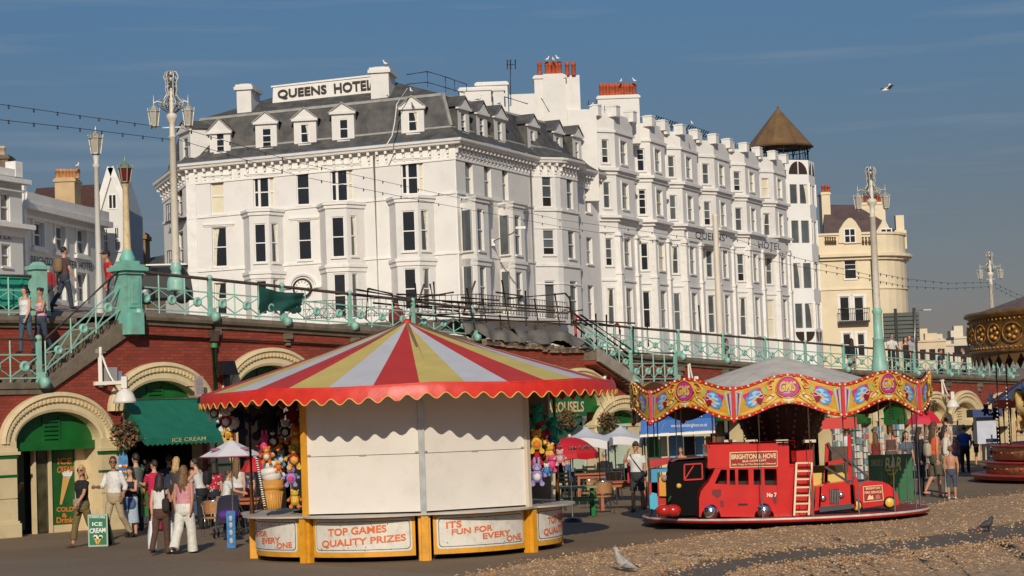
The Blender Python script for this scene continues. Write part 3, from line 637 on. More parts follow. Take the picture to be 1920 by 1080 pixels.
rd = thing('stair_railing', 'sloping green lattice railing beside the left stair', 'railing', f_st(0, 0)); railing(rd, f_st, 0, 3, 0, 0, [])
mb = MB(); mb.tube([f_st(0, 1), f_st(3, 1.02)], .045, 8); part('handrail', mb, rust, rd)
def f_up(i, v): t = tpx(72, 560, -1.9)-i*.9; return WP.pt(t, zc(0)-.02+1.08*v, -1.95)
re_ = thing('promenade_railing', 'green railing backed by a green box on the upper left edge', 'railing', f_up(0, 0), 0, 'promenade railings'); railing(re_, f_up, 0, 5, 0, 0, [3])
mb = MB(); mb.tube([f_up(0, 1), f_up(5, 1)], .045, 8); part('handrail', mb, rust, re_)
mb = MB(); p0 = f_up(0, 0); t0_ = tpx(62, 540, -2.3); mb.pbox(WP, t0_-4, t0_, zc(0)+.25, zc(0)+1.02, -3.2, -2.3); mb.pbox(WP, t0_-4.02, t0_+.02, zc(0)+1.02, zc(0)+1.1, -3.25, -2.25)
for k in range(6): mb.pbox(WP, t0_-.4-k*.7, t0_-.34-k*.7, zc(0)+.3, zc(0)+1.0, -2.3, -2.27)
single('storage_box', mb, mat('box green', (.03, .30, .22), .5, noise=(2, .15)), 'green panelled box behind the upper left railing', 'storage box')
mb = MB(); pt_ = WP.pt(tpx(71, 540, -1.9), zc(0), -1.9); mb.box(pt_+Z*.62, (.36, .36, 1.24), 0, (WP.D(), WP.N(), Z)); mb.box(pt_+Z*1.28, (.48, .48, .1), 0, (WP.D(), WP.N(), Z)); mb.box(pt_+Z*1.38, (.36, .36, .12), 0, (WP.D(), WP.N(), Z), .5); mb.box(pt_+Z*.08, (.46, .46, .16), 0, (WP.D(), WP.N(), Z))
single('railing_pier', mb, teal, 'square green cast iron pier ending the upper left railing', 'pier')
zz = WP.px(1225, 716, OFFR)[1]; zzt = WP.px(1225, 662, OFFR)[1]
def f_rl(i, v): t = WP.px(1183, 690, OFFR)[0]+i*.62; return WP.pt(t, zz+(zzt-zz)*v, OFFR)
rf = thing('landing_railing', 'green lattice railing on the right hand landing above the bar', 'railing', f_rl(0, 0)); railing(rf, f_rl, 0, 4, 0, 0, [0, 4]); mb = MB(); mb.tube([f_rl(0, 1), f_rl(4, 1)], .035, 8); part('handrail', mb, rust, rf)
g0b, g0t, g1b, g1t = WP.px(1185, 705, OFFR), WP.px(1185, 655, OFFR), WP.px(1090, 640, OFFR), WP.px(1090, 590, OFFR)
def f_sr(i, v):
    u = i/4.0; t = g0b[0]*(1-u)+g1b[0]*u; zb = g0b[1]*(1-u)+g1b[1]*u; zt = g0t[1]*(1-u)+g1t[1]*u; return WP.pt(t, zb+(zt-zb)*v, OFFR)
rg = thing('stair_railing', 'sloping green lattice railing above the right stair', 'railing', f_sr(0, 0)); railing(rg, f_sr, 0, 4, 0, 0, []); mb = MB(); mb.tube([f_sr(0, 1), f_sr(4, 1.0)], .035, 8); part('handrail', mb, rust, rg)
tp, zp = WP.px(243, 590, .1); X, N = WP.D(), WP.N(); AX = (X, N, Z)
zbot = WP.px(250, 627, .3)[1]; z1 = WP.px(240, 508, .2)[1]; z2 = WP.px(240, 470, .2)[1]; b0 = WP.pt(tp, zbot, .06); h = z1-zbot
pier = thing('lamp_pier', 'rusty green cast iron pier carrying a red torch lantern on a cream column', 'lamp post', b0)
mb = MB(); mb.box(b0+Z*h*.5, (.52, .5, h), 0, AX); mb.box(b0+Z*h*.17+N*.30, (.42, .18, h*.34), 0, AX); mb.box(b0+Z*h*.66+N*.26, (.34, .05, h*.48), 0, AX); mb.box(b0+Z*(h*.66)+N*.28, (.2, .05, h*.36), 0, AX)
for zz_, sz in ((h*.98, .62), (h*1.03, .78), (h*1.07, .66), (h*1.13, .46)): mb.box(b0+Z*zz_, (sz, sz, h*.06), 0, AX)
mb.lathe([(.20, h*1.15), (.22, h*1.20), (.17, h*1.26), (.13, h*1.33)], b0, 14, 0); part('pedestal', mb, mat('rusty green pier', (.18, .46, .37), .5, noise=(3, .1), dirt=(3.2, (.30, .16, .05), .9)), pier)
zt1 = WP.px(233, 345, .06)[1]; zt2 = WP.px(231, 303, .06)[1]
mb = MB(); mb.lathe([(.125, h*1.32), (.11, h*1.38), (.095, h*1.7), (.08, zt1-zbot-.1), (.13, zt1-zbot)], b0, 14); part('column', mb, mat('stained cream column', (.64, .50, .30), .6, dirt=(4, (.35, .18, .05), .8)), pier)
def lantern(parent, c, r, h, gm, fm, group=None, spire=.5, world=True):
    """tapered six sided lantern; c = bottom centre"""
    L_ = MB(); g = MB(); c = V(c)
    g.lathe([(r*.62, h*.10), (r*.92, h*.72)], c, 6, 0, sm=False)
    for k in range(6):
        a = 2*pi*k/6; d = V((cos(a), sin(a), 0)); L_.bar(c+d*r*.66+Z*h*.08, c+d*r*.98+Z*h*.74, r*.13, r*.13); L_.bar(c+d*r*1.0+Z*h*.74, c+d*r*1.08+Z*h*.90, r*.16, r*.10)
    L_.lathe([(0, -h*.10), (r*.18, -h*.06), (r*.30, 0), (r*.66, h*.07), (r*.66, h*.11)], c, 6, 0, sm=False)
    L_.lathe([(r*.92, h*.70), (r*1.1, h*.73), (r*1.0, h*.78), (r*.62, h*.86), (r*.66, h*.90), (r*.28, h*1.0), (r*.10, h*1.06), (r*.12, h*1.1), (0, h*(1.12+spire))], c, 6, 0, sm=False)
    l = part('lantern', L_, fm, parent, None, world); part('lantern_glass', g, gm, l, None, world); return l
frost = mat('frosted lantern glass', (.36, .34, .28), .35, noise=(5, .15)); redglass = mat('red lantern glass', (.13, .008, .010), .2)
mb_ = V((b0.x, b0.y, zt1)); lantern(pier, mb_, .19, (zt2-zt1)*.95, redglass, mat('verdigris lantern', (.22, .25, .17), .5, .3), spire=.25)
_c = W(858, 420, 105.0); _l = W(352, 420, 106.8)
C2 = V((_c.x, _c.y)); L2 = V((_l.x, _l.y))
P1 = Plane(L2, C2)                                   # front facade, t grows to the right, 0 at its left end
P2 = Plane(C2, C2+V((.415, .91)))                    # side facade, 0 at the corner
P0 = Plane(L2+V((-.463, .886))*4.0, L2)                # receding left end
LP0 = 4.0
LEN1 = (C2-L2).length
ho = thing('corner_hotel', 'large white stucco corner hotel with grey mansard roof, dormers and a QUEENS HOTEL roof sign', 'hotel', P1.pt(LEN1/2, 5, 0))
ZB = 4.6
ze1a, ze1b = P1.px(352, 312)[1], P1.px(848, 263)[1]; ze = ze1b
def inter(pa, oa, pb, ob):
    """plan intersection of two offset facade lines"""
    A, B = pa.P+pa.n*oa, pb.P+pb.n*ob; d, e = pa.d, pb.d; k = ((B-A).x*e.y-(B-A).y*e.x)/(d.x*e.y-d.y*e.x); return A+d*k
t_bow0, t_bow1, t_end = P2.px(1001, 420)[0], P2.px(1087, 420)[0], P2.px(1122, 420)[0]
def bow():
    v = [(P2.px(x, 420, o)[0], o) for x, o in ((1044, .92), (1053, 1.06), (1085, 1.12))]; return [(t_bow0, 0), *v, (v[-1][0]+.5, .8), (max(v[-1][0]+.8, t_bow1), 0)]
H1 = []
W1 = [(395, 334, 420, 401, 'b'), (475, 331, 514, 389, 'T'), (556, 321, 580, 384, 'd'), (620, 313, 662, 377, 'T'), (752, 302, 794, 364, 'T'),
      (398, 426, 425, 500, 'l'), (559, 414, 584, 487, 'd'), (402, 530, 425, 590, 'l'), (765, 100, 0, 0, '')]
wallm = MB(); wins = []
for x0, y0, x1, y1, st in W1[:-1]:
    r = prect(P1, x0, y0, x1, y1); H1.append(r); wins.append((P1, r, 0, st))
zt1 = min(ze1a, ze1b)-.1
face_grid(wallm, P1, 0, LEN1, ZB, zt1, H1)
W0 = [(331, 344, 342, 410), (333, 434, 344, 500)]
H0 = [prect(P0, *q) for q in W0]; face_grid(wallm, P0, 0, LP0, ZB, zt1, H0); wins += [(P0, r, 0, '') for r in H0]
W2 = [(873, 300, 887, 366), (908, 307, 921, 371), (942, 313, 953, 376)]
H2 = [prect(P2, *q) for q in W2]; face_grid(wallm, P2, 0, t_bow0, ZB, ze-.1, H2); wins += [(P2, r, 0, s_) for r, s_ in zip(H2, ('l', '', 'l'))]
bp = bow(); bowpts = [V((P2.P+P2.d*t+P2.n*o)) for t, o in bp]
BW = [(1016, 324, 1035, 388, 'o'), (1018, 430, 1040, 478, 'o'), (1022, 526, 1042, 610, 'c'), (1063, 331, 1074, 392, ''), (1066, 433, 1078, 485, ''), (1070, 527, 1083, 600, ''),
      ]
H3 = [prect(P2, *q) for q in ((1097, 338, 1107, 398), (1100, 445, 1111, 495), (1103, 535, 1114, 600))]; wins += [(P2, r, 0, 'l') for r in H3]
grp = [(i, i+1) for i in range(5)]
face_grid(wallm, P2, t_bow1, t_end+.3, ZB, ze-.1, H3)
planes = []
for a, b in grp:
    pl = Plane(bowpts[a], bowpts[b]); ln = (bowpts[b]-bowpts[a]).length; planes.append((pl, ln, []))
for x0, y0, x1, y1, st in BW:
    best = None
    for pl, ln, hl in planes:
        r = prect(pl, x0, y0, x1, y1)
        if 0.02 < r[0] and r[2] < ln-.02 and r[2]-r[0] > .3:
            o = pl.pt((r[0]+r[2])/2, r[1]); dd = o.y
            if best is None or dd < best[0]: best = (dd, pl, r, hl)
    if best: best[3].append(best[2]); wins.append((best[1], best[2], 0, st))
for pl, ln, hl in planes: face_grid(wallm, pl, 0, ln, ZB, ze-.1, hl)
def bay(pl, x0, xf0, xf1, x1, dep, ytop, ybase_z, wf, wr, lname, wl=()):
    """pixel columns: left foot, front corners, right foot; wf / wr windows on the front / right cant"""
    tA, tB = pl.px(x0, 440)[0], pl.px(x1, 440)[0]; f0, f1 = pl.px(xf0, 440, dep)[0], pl.px(xf1, 440, dep)[0]; q = lambda t, o: pl.P+pl.d*t+pl.n*o
    A, B, Cc, D = q(tA, 0), q(f0, dep), q(f1, dep), q(tB, 0); zt = pl.px((xf0+xf1)/2, ytop, dep)[1]
    mb = MB(); pls = []
    for a, b, ws in ((A, B, wl), (B, Cc, wf), (Cc, D, wr)):
        p = Plane(a, b); p.P = a; p.d = (b-a).normalized(); p.n = V((p.d.y, -p.d.x))
        if p.n.dot(pl.n) < 0: p.n = -p.n
        hs = []
        for w_ in ws:
            r = prect(p, *w_[:4]); ln = (b-a).length; wd = max(.32, min(r[2]-r[0], ln*.72)); mid = min(max((r[0]+r[2])/2, wd/2+.08), ln-wd/2-.08)
            r = (mid-wd/2, r[1], mid+wd/2, r[3]); hs.append(r); wins.append((p, r, 0, w_[4]))
        face_grid(mb, p, 0, (b-a).length, ybase_z, zt, hs, 0, .14)
    part(lname, mb, stucco, ho)
    pts = [A, B, Cc, D]; ns = normals_of(pts); ns = [n if n.dot(pl.n) > 0 else -n for n in ns]
    mb = MB(); ledge(mb, pts, zt-.02, zt+.10, .16, 0, ns); ledge(mb, pts, zt-.20, zt-.02, .08, 0, ns); mlo = MB()
    z2 = zt-3.15; ledge(mlo, pts, z2-.10, z2+.05, .13, 0, ns); ledge(mlo, pts, z2-.32, z2-.10, .06, 0, ns); part('bay_sill_band', mlo, trim, ho)
    mb.poly([V((p.x+n.x*.14, p.y+n.y*.14, zt+.11)) for p, n in zip(pts, ns)], 1); part('bay_moulding', mb, [trim, lead], ho)
    return zt
bay(P1, 457, 468, 505, 531, .9, 396, ZB, [(477, 419, 499, 492, ''), (480, 525, 501, 590, '')], [(510, 418, 522, 492, 'r'), (513, 523, 524, 590, 'r')], 'bay')
bay(P1, 600, 611, 651, 684, .9, 383, ZB, [(622, 406, 646, 482, ''), (626, 513, 649, 595, '')], [(658, 404, 669, 480, 'r'), (661, 512, 672, 595, '')], 'bay')
bay(P1, 731, 743, 785, 815, .9, 371, ZB, [(754, 395, 779, 471, ''), (758, 503, 781, 580, '')], [(790, 393, 804, 470, 'r'), (794, 502, 808, 580, 'l')], 'bay')
bay(P2, 865, 893, 917, 921, .95, 373, ZB, [(896, 392, 907, 470, ''), (901, 500, 912, 575, '')], [], 'bay', [(870, 394, 886, 470, 'l'), (874, 499, 888, 575, '')])
bay(P2, 936, 963, 984, 988, .95, 383, ZB, [(966, 404, 977, 478, ''), (969, 510, 980, 575, '')], [], 'bay', [(941, 404, 956, 477, 'o'), (945, 509, 958, 575, 'l')])
part('wall', wallm, stucco, ho)
for pl, r, off, st in wins:
    if st == 'T':                                   # wide window: tall centre sash between two narrow lights
        wd = r[2]-r[0]; a = r[0]+wd*.27; b = r[0]+wd*.75
        window(ho, pl, (r[0], r[1]+.02, a, r[3]), off, .20, '', .07, False); window(ho, pl, (a+.002, r[1], b, r[3]), off, .19, '', .06); window(ho, pl, (b+.002, r[1]+.02, r[2], r[3]), off, .20, 'b', .07, False)
    elif st == 'd': window(ho, pl, r, off, .16, 'k', .05, True)
    else: window(ho, pl, r, off, .14 if pl not in (P1, P2, P0) else .22, st, .055)
mb = MB()
for r in H1[:1]+H1[2:3]+H1[5:7]+H1[1:2]+H1[3:5]: mb.pbox(P1, r[0]-.45, r[2]+.45, r[3]+.12, r[3]+.20, .0, .10); mb.pbox(P1, r[0]-.40, r[2]+.40, r[3]+.05, r[3]+.12, .0, .05)
r0, r2 = H2[0], H2[2]; mb.pbox(P2, r0[0]-.5, r2[2]+.5, r0[3]+.14, r0[3]+.24, 0, .10)
sa, sb = P1.px(362, 411)[1], P1.px(700, 378)[1]
def tilt(pl, t0, t1, za, zb, h, o, m=0):
    mb.add([pl.pt(t, z, oo) for t, z in ((t0, za), (t1, zb)) for oo in (0, o)]+[pl.pt(t, z+h, oo) for t, z in ((t0, za), (t1, zb)) for oo in (0, o)],
           [(0, 1, 3, 2), (4, 6, 7, 5), (1, 5, 7, 3), (0, 4, 5, 1), (2, 3, 7, 6)], m)
tA, tB = P1.px(362, 411)[0], P1.px(700, 378)[0]; k = (sb-sa)/(tB-tA); f = lambda t: sa+(t-tA)*k
tilt(P1, 0, LEN1, f(0), f(LEN1), .12, .07)
ta2, tb2 = P1.px(365, 511), P1.px(700, 487); k2 = (tb2[1]-ta2[1])/(tb2[0]-ta2[0]); f2 = lambda t: ta2[1]+(t-ta2[0])*k2
tilt(P1, 0, LEN1, f2(0), f2(LEN1), .12, .07)
for z in (f(LEN1), f2(LEN1)):
    mb.pbox(P2, 0, t_bow0, z, z+.12, 0, .07); mb.pbox(P0, 0, LP0, z-.5, z-.38, 0, .07)
    ns = normals_of(bowpts); ns = [n if n.dot(P2.n) > 0 else -n for n in ns]; ledge(mb, bowpts, z-.15, z, .09, 0, ns); ledge(mb, bowpts, z-1.15, z-1.08, .04, 0, ns)
mb.pbox(P1, -.03, .5, ZB, zt1-.3, 0, .05); mb.pbox(P1, LEN1-.05, LEN1+.02, ZB, zt1-.2, -.02, .03)
part('string_course', mb, trim, ho)
for x, y0, y1 in ((706, 290, 575), (996, 305, 560)): 
    mb = MB()
    pl = P1 if x < 850 else P2; t, _ = pl.px(x, 430); mb.tube([pl.pt(t, ZB, .08), pl.pt(t, ze-.6, .08)], .06, 8); part('downpipe', mb, trim, ho)
def ring(o, dz, bowk=1.0, z_fn=None):
    pts = [(P0.P+P0.n*o, ze1a-.5), (inter(P0, o, P1, o), ze1a), (inter(P1, o, P2, o), ze1b)]
    out = [V((p.x, p.y, z+dz)) for p, z in pts]
    q = P2.P+P2.d*t_bow0+P2.n*o; out.append(V((q.x, q.y, ze+dz)))
    for t, b in bp[1:-1]: q = P2.P+P2.d*t+P2.n*(o+b*bowk); out.append(V((q.x, q.y, ze+dz)))
    q = P2.P+P2.d*t_bow1+P2.n*o; out.append(V((q.x, q.y, ze+dz))); q = P2.P+P2.d*(t_end+.3)+P2.n*o; out.append(V((q.x, q.y, ze+dz)))
    return out
def rings(mb, rs, m=0, sm=False):
    n = len(rs[0])
    for a, b in zip(rs, rs[1:]):
        for i in range(n-1): mb.add([a[i], a[i+1], b[i+1], b[i]], [(0, 1, 2, 3)], m, sm)
mb = MB(); rings(mb, [ring(-.05, -1.0), ring(.06, -1.0), ring(.06, -.92), ring(.02, -.90), ring(.02, -.22), ring(.42, -.20), ring(.46, -.10), ring(.55, -.06), ring(.58, .06), ring(.40, .08)])
def walk(r, step):
    out = []; carry = 0
    for a, b in zip(r, r[1:]):
        L_ = (b-a).length; d = (b-a)/L_; s_ = carry
        while s_ < L_: out.append((a+d*s_, d)); s_ += step
        carry = s_-L_
    return out
for p, d in walk(ring(.02, -.44), .46):
    n = V((d.y, -d.x, 0)).normalized(); n = -n if n.y > 0 and n.dot(P2.N()) < 0 else n
    if n.dot(P1.N()) < -.2: n = -n
    x = V((d.x, d.y, 0)).normalized(); mb.box(p+n*.17+Z*.12, (.13, .30, .16), 0, (x, n, Z)); mb.box(p+n*.07-Z*.10, (.10, .13, .22), 0, (x, n, Z)); mb.box(p+n*.03-Z*.34, (.10, .05, .10), 0, (x, n, Z))
part('cornice', mb, trim, ho)
mb = MB(); ra_, rb_, rc_, rd_, re2 = ring(.55, .10), ring(.10, .42, .8), ring(-.25, .75, .45), ring(-.95, 2.55, .15), ring(-1.0, 2.60, .1)
rings(mb, [ra_, rb_, rc_], 0); rings(mb, [rc_, rd_], 0); mb2 = MB(); rings(mb2, [ring(-.22, .72, .45), ring(-.30, .86, .43)]); rings(mb2, [ring(-.90, 2.50, .15), ring(-1.02, 2.66, .13)])
hip = inter(P1, -.3, P2, -.3); hip2 = inter(P1, -.95, P2, -.95); mb2.bar(V((hip.x, hip.y, ze+.80)), V((hip2.x, hip2.y, ze+2.6)), .16, .16); part('lead_flashing', mb2, lead, ho)
q = [inter(P0, -1.0, P1, -1.0), inter(P1, -1.0, P2, -1.0)]
zU = ze+2.6; r1 = P1.pt(4.2, zU+1.05, -4.6); r2 = P1.pt(LEN1-4.6, zU+1.65, -5.0); e_ = P2.pt(t_end+.3, zU, -1.0); r3 = P2.pt(t_end+.3, zU+1.0, -5)
a_ = V((q[0].x, q[0].y, ze1a+2.6)); b_ = V((q[1].x, q[1].y, zU)); b0_ = P0.pt(0, ze1a+2.1, -1.0)
mb.add([a_, b_, r2, r1], [(0, 1, 2, 3)]); mb.add([b_, e_, r3, r2], [(0, 1, 2, 3)]); mb.add([a_, r1, b0_], [(0, 1, 2)]); back = P1.pt(4, zU, -9)
mb.add([r1, r2, P1.pt(LEN1-3, zU, -10), P1.pt(2, zU, -10)], [(0, 1, 2, 3)]); part('roof', mb, slate, ho)
def dormer(pl, x0, y0, x1, y1, ya, wr, st='', cheek=1.9):
    """front rectangle in photo px, apex y, window rect"""
    off = -.12; r = prect(pl, x0, y0, x1, y1, off); t0, z0, t1, z1 = r
    if pl is P2:
        c = (t0+t1)/2; hw = max(.62, (t1-t0)/2*.9); t0, t1 = c-hw, c+hw
    wr_ = prect(pl, *wr, off)
    if pl is P2: c = (t0+t1)/2; wr_ = (c-.27, wr_[1], c+.27, wr_[3])
    d = thing; mb = MB(); face_grid(mb, pl, t0, t1, z0, z1, [wr_], off, .14)
    for t in (t0, t1): mb.add([pl.pt(t, z0, off), pl.pt(t, z1, off), pl.pt(t, z1, off-cheek), pl.pt(t, z0, off-.35)], [(0, 1, 2, 3)], 1 if pl is P2 else 0)
    tc_ = (t0+t1)/2; za = z1+min(.62, max(.4, pl.px((x0+x1)/2, ya, off)[1]-z1)); ov = .10
    mb.prism([pl.pt(t0-ov, z1, off+.08), pl.pt(t1+ov, z1, off+.08), pl.pt(tc_, za, off+.08)], pl.N()*-.16)
    mb.pbox(pl, t0-ov, t1+ov, z1-.14, z1+.002, off-.05, off+.14)
    mb.pbox(pl, wr_[0]-.10, wr_[2]+.10, z0-.02, z0+.08, off, off+.12)
    dm = part('dormer', mb, [stucco, slate, lead], ho)
    for s_ in (t0-ov-.06, t1+ov+.06):
        m2 = MB(); A = pl.pt(s_, z1-.02, off+.16); B = pl.pt(tc_, za+.07, off+.16); dn = -pl.N()*(cheek+.6)
        m2.add([A, B, B+dn, A+dn], [(0, 1, 2, 3)], 0); m2.add([A-Z*.07, B-Z*.07, B, A], [(0, 1, 2, 3)], 1); part('dormer_roof', m2, [slate, lead], dm)
    w_ = window(ho, pl, wr_, off, .12, st, .05, False); w_.parent = dm; w_.matrix_parent_inverse = _chain(dm).inverted()
    for c_ in list(w_.children):                     # keep the tree three levels deep: thing > dormer > window (pane merged)
        m3 = c_.data; c_.parent = dm; c_.matrix_parent_inverse = _chain(dm).inverted()
for a in ((393, 246, 432, 288, 219, (405, 247, 421, 285), 'o'), (479, 228, 519, 281, 211, (491, 240, 509, 277), 'o'), (551, 222, 593, 273, 203, (563, 232, 580, 268), 'r'), (622, 209, 664, 266, 194, (636, 223, 653, 260), ''), (752, 200, 795, 253, 181, (765, 209, 784, 246), 'r')): dormer(P1, *a)
for a in ((857, 202, 881, 252, 182, (860, 210, 870, 248), 'o'), (892, 212, 915, 262, 191, (896, 219, 905, 257), 'o'), (925, 219, 949, 268, 199, (930, 227, 939, 265), ''), (988, 234, 1009, 282, 216, (991, 244, 1001, 280), ''), (1037, 247, 1056, 290, 227, (1040, 256, 1050, 288), 'o'), (1073, 254, 1091, 303, 237, (1076, 266, 1086, 300), '')): dormer(P2, *a)
dormer(P0, 336, 244, 357, 300, 228, (343, 258, 352, 294))
def block(name, pl, x0, x1, ytop, ybot, off, dep, m=stucco, cap=True, parent=None, lab=None):
    r = prect(pl, x0, ytop, x1, ybot, off); mb = MB(); mb.pbox(pl, r[0], r[2], r[1]-.6, r[3], off-dep, off)
    if cap:
        mb.pbox(pl, r[0]-.12, r[2]+.12, r[3]-.30, r[3]-.12, off-dep-.12, off+.12); mb.pbox(pl, r[0]-.05, r[2]+.05, r[3]-.12, r[3]+.0, off-dep-.05, off+.05)
        mb.pbox(pl, r[0]+.15, r[2]-.15, r[3]+.0, r[3]+.06, off-dep+.15, off-.15)
    return part(name, mb, m, parent or ho, lab), r
block('chimney', P1, 444, 471, 158, 222, -1.4, 1.9); block('chimney', P1, 695, 729, 126, 195, -1.4, 1.9)
so_ = -2.6
q = [P1.px(x, y, so_) for x, y in ((511, 194), (512, 163), (702, 142), (702, 174))]
mb = MB(); mb.prism([P1.pt(t, z, so_) for t, z in q], P1.N()*-.25); mb.prism([P1.pt(*P1.px(x, y, so_+.06), so_+.06) for x, y in ((508, 164), (508, 161), (703, 139), (703, 142.5))], P1.N()*-.36)
rs_ = part('roof_sign', mb, trim, ho)
mb = MB(); P = lambda x, y: P1.pt(*P1.px(x, y, so_+.03), so_+.03)
letter(mb, 'QUEENS', quadfn(P(521, 187), P(613, 178), P(521, 169), P(612, 159)), 0, .02, depth=P1.N()*.08); part('sign_lettering', mb, mat('dark brown lettering', (.025, .014, .010), .6), rs_); mb = MB(); letter(mb, 'HOTEL', quadfn(P(627, 175), P(699, 167.5), P(626, 157), P(698, 149)), 0, .02, depth=P1.N()*.08)
part('sign_lettering', mb, mat('dark brown lettering', (.025, .014, .010), .6), rs_)
pots = lambda mbx, pl, xs, yb, yt, off: [mbx.lathe([(.13, 0), (.12, .7*h), (.15, .72*h), (.11, h), (.07, h), (.07, h*.8)], pl.pt(*pl.px(x, yb, off), off), 8) for x in xs for h in [abs(pl.px(x, yt, off)[1]-pl.px(x, yb, off)[1])]]
part_off = -3.0
def stack(x0, x1, ytop, ybot, off, dep, xs, ypt, name='chimney_stack'):
    o, r = block(name, P2, x0, x1, ytop, ybot, off, dep, stucco, False)
    return o, r
def wblock(name, x0, x1, ytop, ybot, Y, dep, parent, cap=True, lab=None, m=stucco):
    """block facing the camera at distance Y"""
    pl = Plane((-50, Y), (50, Y)); r = prect(pl, x0, ytop, x1, ybot); mb = MB(); mb.pbox(pl, r[0], r[2], r[1]-1.5, r[3], -dep, 0)
    if cap: mb.pbox(pl, r[0]-.08, r[2]+.08, r[3]-.22, r[3]-.08, -dep-.08, .08)
    return part(name, mb, m, parent, lab), pl, r
c1, pl_, r_ = wblock('chimney_stack', 1003, 1062, 140, 240, 121, 2.0, ho); wblock('chimney_stack', 1020, 1058, 138, 240, 120.8, .4, ho, False); wblock('chimney_stack', 1058, 1090, 141, 330, 121.5, 2.5, ho, False)
mb = MB(); pots(mb, Plane((-50, 121), (50, 121)), [1012, 1026, 1031, 1038, 1045, 1050, 1064, 1076], 141, 116, -.4); part('chimney_pots', mb, terracotta, c1)
wblock('parapet_block', 955, 1010, 176, 240, 119, 6, ho, False); wblock('parapet_block', 893, 952, 153, 205, 117, 3, ho); wblock('parapet_block', 862, 921, 163, 205, 116, 2.5, ho); wblock('parapet_block', 925, 945, 163, 205, 115.6, .8, ho)
wblock('party_wall', 1066, 1120, 205, 330, 121.3, 4, ho, False)
mb = MB(); pl = Plane((-50, 114), (50, 114))
for a, b in (((762, 140), (801, 134)), ((801, 134), (835, 144)), ((835, 144), (875, 158)), ((762, 158), (801, 154)), ((801, 154), (835, 164)), ((835, 164), (872, 175)), ((801, 134), (802, 163)), ((835, 144), (836, 172)), ((852, 150), (853, 172)), ((875, 158), (875, 172)),
             ((1015, 184), (1030, 210)), ((948, 182), (990, 195))): mb.tube([W(*a, 114), W(*b, 114)], .03, 6)
part('roof_railing', mb, steel, ho)
mb = MB(); mb.tube([W(957, 178, 118), W(957, 112, 118)], .045, 6); [mb.tube([W(x, 112, 118), W(x+.5, 130, 118)], .05, 5) for x in (951, 957, 966)]; mb.tube([W(950, 121, 118), W(967, 121, 118)], .03, 5); part('aerial', mb, steel, ho)
mb = MB(); ptsc = [(764, 166), (744, 195), (740, 230), (735, 255), (724, 273)]; mb.tube([W(x, y, 104.5-i*.2) for i, (x, y) in enumerate(ptsc)], .03, 6); part('roof_cable', mb, trim, ho)
ck = MB(); ct, cz = P1.px(566, 540, .25); X, N = P1.D(), P1.N(); c = P1.pt(ct, cz, .12); axc = (X, Z, N)
ck.lathe([(0, .06), (.42, .06), (.42, .10), (.50, .12), (.52, .0)], c, 28, 0, axc); ck.lathe([(0, .066), (.41, .066)], c, 28, 1, axc)
for i in range(12):
    a = 2*pi*i/12; d = X*sin(a)+Z*cos(a); e = X*cos(a)-Z*sin(a); ck.box(c+d*.33+N*.074, (.035, .10, .006), 0, (e, d, N))
for a, l in ((radians(95), .30), (radians(185), .2)): d = X*sin(a)+Z*cos(a); ck.box(c+d*l/2+N*.082, (.03, l, .006), 0, (X*cos(a)-Z*sin(a), d, N))
part('clock', ck, [black, whitep], ho)
mb = MB(); n = 14
for i in range(n):
    a, b = pi*i/n, pi*(i+1)/n; P = lambda u, r, o: P1.pt(ct-r*cos(u), cz+.1+r*.9*sin(u), o)
    mb.add([P(a, .72, .14), P(b, .72, .14), P(b, .60, .10), P(a, .60, .10)], [(0, 1, 2, 3)]); mb.add([P(a, .72, .0), P(b, .72, .0), P(b, .72, .14), P(a, .72, .14)], [(0, 1, 2, 3)])
mb.pbox(P1, ct-1.0, ct-.6, cz+.0, cz+.12, 0, .15); mb.pbox(P1, ct+.6, ct+1.0, cz, cz+.12, 0, .15); part('clock_hood', mb, trim, ho)
bk = MB(); ir = mat('balcony iron', (.16, .15, .13), .5)
def balc(pl, t0, t1, z, off, n):
    bk.tube([pl.pt(t0, z+.95, off), pl.pt(t1, z+.95, off)], .025, 5); bk.tube([pl.pt(t0, z+.08, off), pl.pt(t1, z+.08, off)], .025, 5); bk.tube([pl.pt(t0, z+.55, off), pl.pt(t1, z+.55, off)], .018, 5)
    for i in range(n+1):
        t = t0+(t1-t0)*i/n; bk.tube([pl.pt(t, z, off), pl.pt(t, z+.95, off)], .015, 4)
        if i < n: d = (t1-t0)/n; bk.tube([pl.pt(t, z+.08, off), pl.pt(t+d, z+.55, off)], .012, 4); bk.tube([pl.pt(t+d, z+.08, off), pl.pt(t, z+.55, off)], .012, 4)
zb_ = P1.px(600, 602)[1]; balc(P1, P1.px(570, 590, 1.3)[0], LEN1+1.3, zb_, 1.4, 30); part('balcony_railing', bk, ir, ho); bk = MB(); balc(P2, -1.0, t_bow0+1, zb_, 1.4, 34)
part('balcony_railing', bk, ir, ho)
bk = MB(); bk.pbox(P1, P1.px(560, 590)[0], LEN1+1.2, zb_-.25, zb_, .01, 1.45); part('balcony_slab', bk, trim, ho); bk = MB(); bk.pbox(P2, .02, t_bow0+1, zb_-.25, zb_-.01, .01, 1.45); part('balcony_slab', bk, trim, ho)
for z in (P0.px(338, 412)[1], P0.px(340, 500)[1]):
    r = prect(P0, 329, 400, 346, 410); bk = MB()
    for i in range(7): t = r[0]-.3+i*(r[2]-r[0]+.6)/6; bk.tube([P0.pt(t, z, .4), P0.pt(t, z+.9, .4)], .02, 4)
    bk.tube([P0.pt(r[0]-.3, z+.9, .4), P0.pt(r[2]+.3, z+.9, .4)], .03, 5); bk.pbox(P0, r[0]-.4, r[2]+.4, z-.1, z, .01, .45); part('balcony', bk, black, ho)
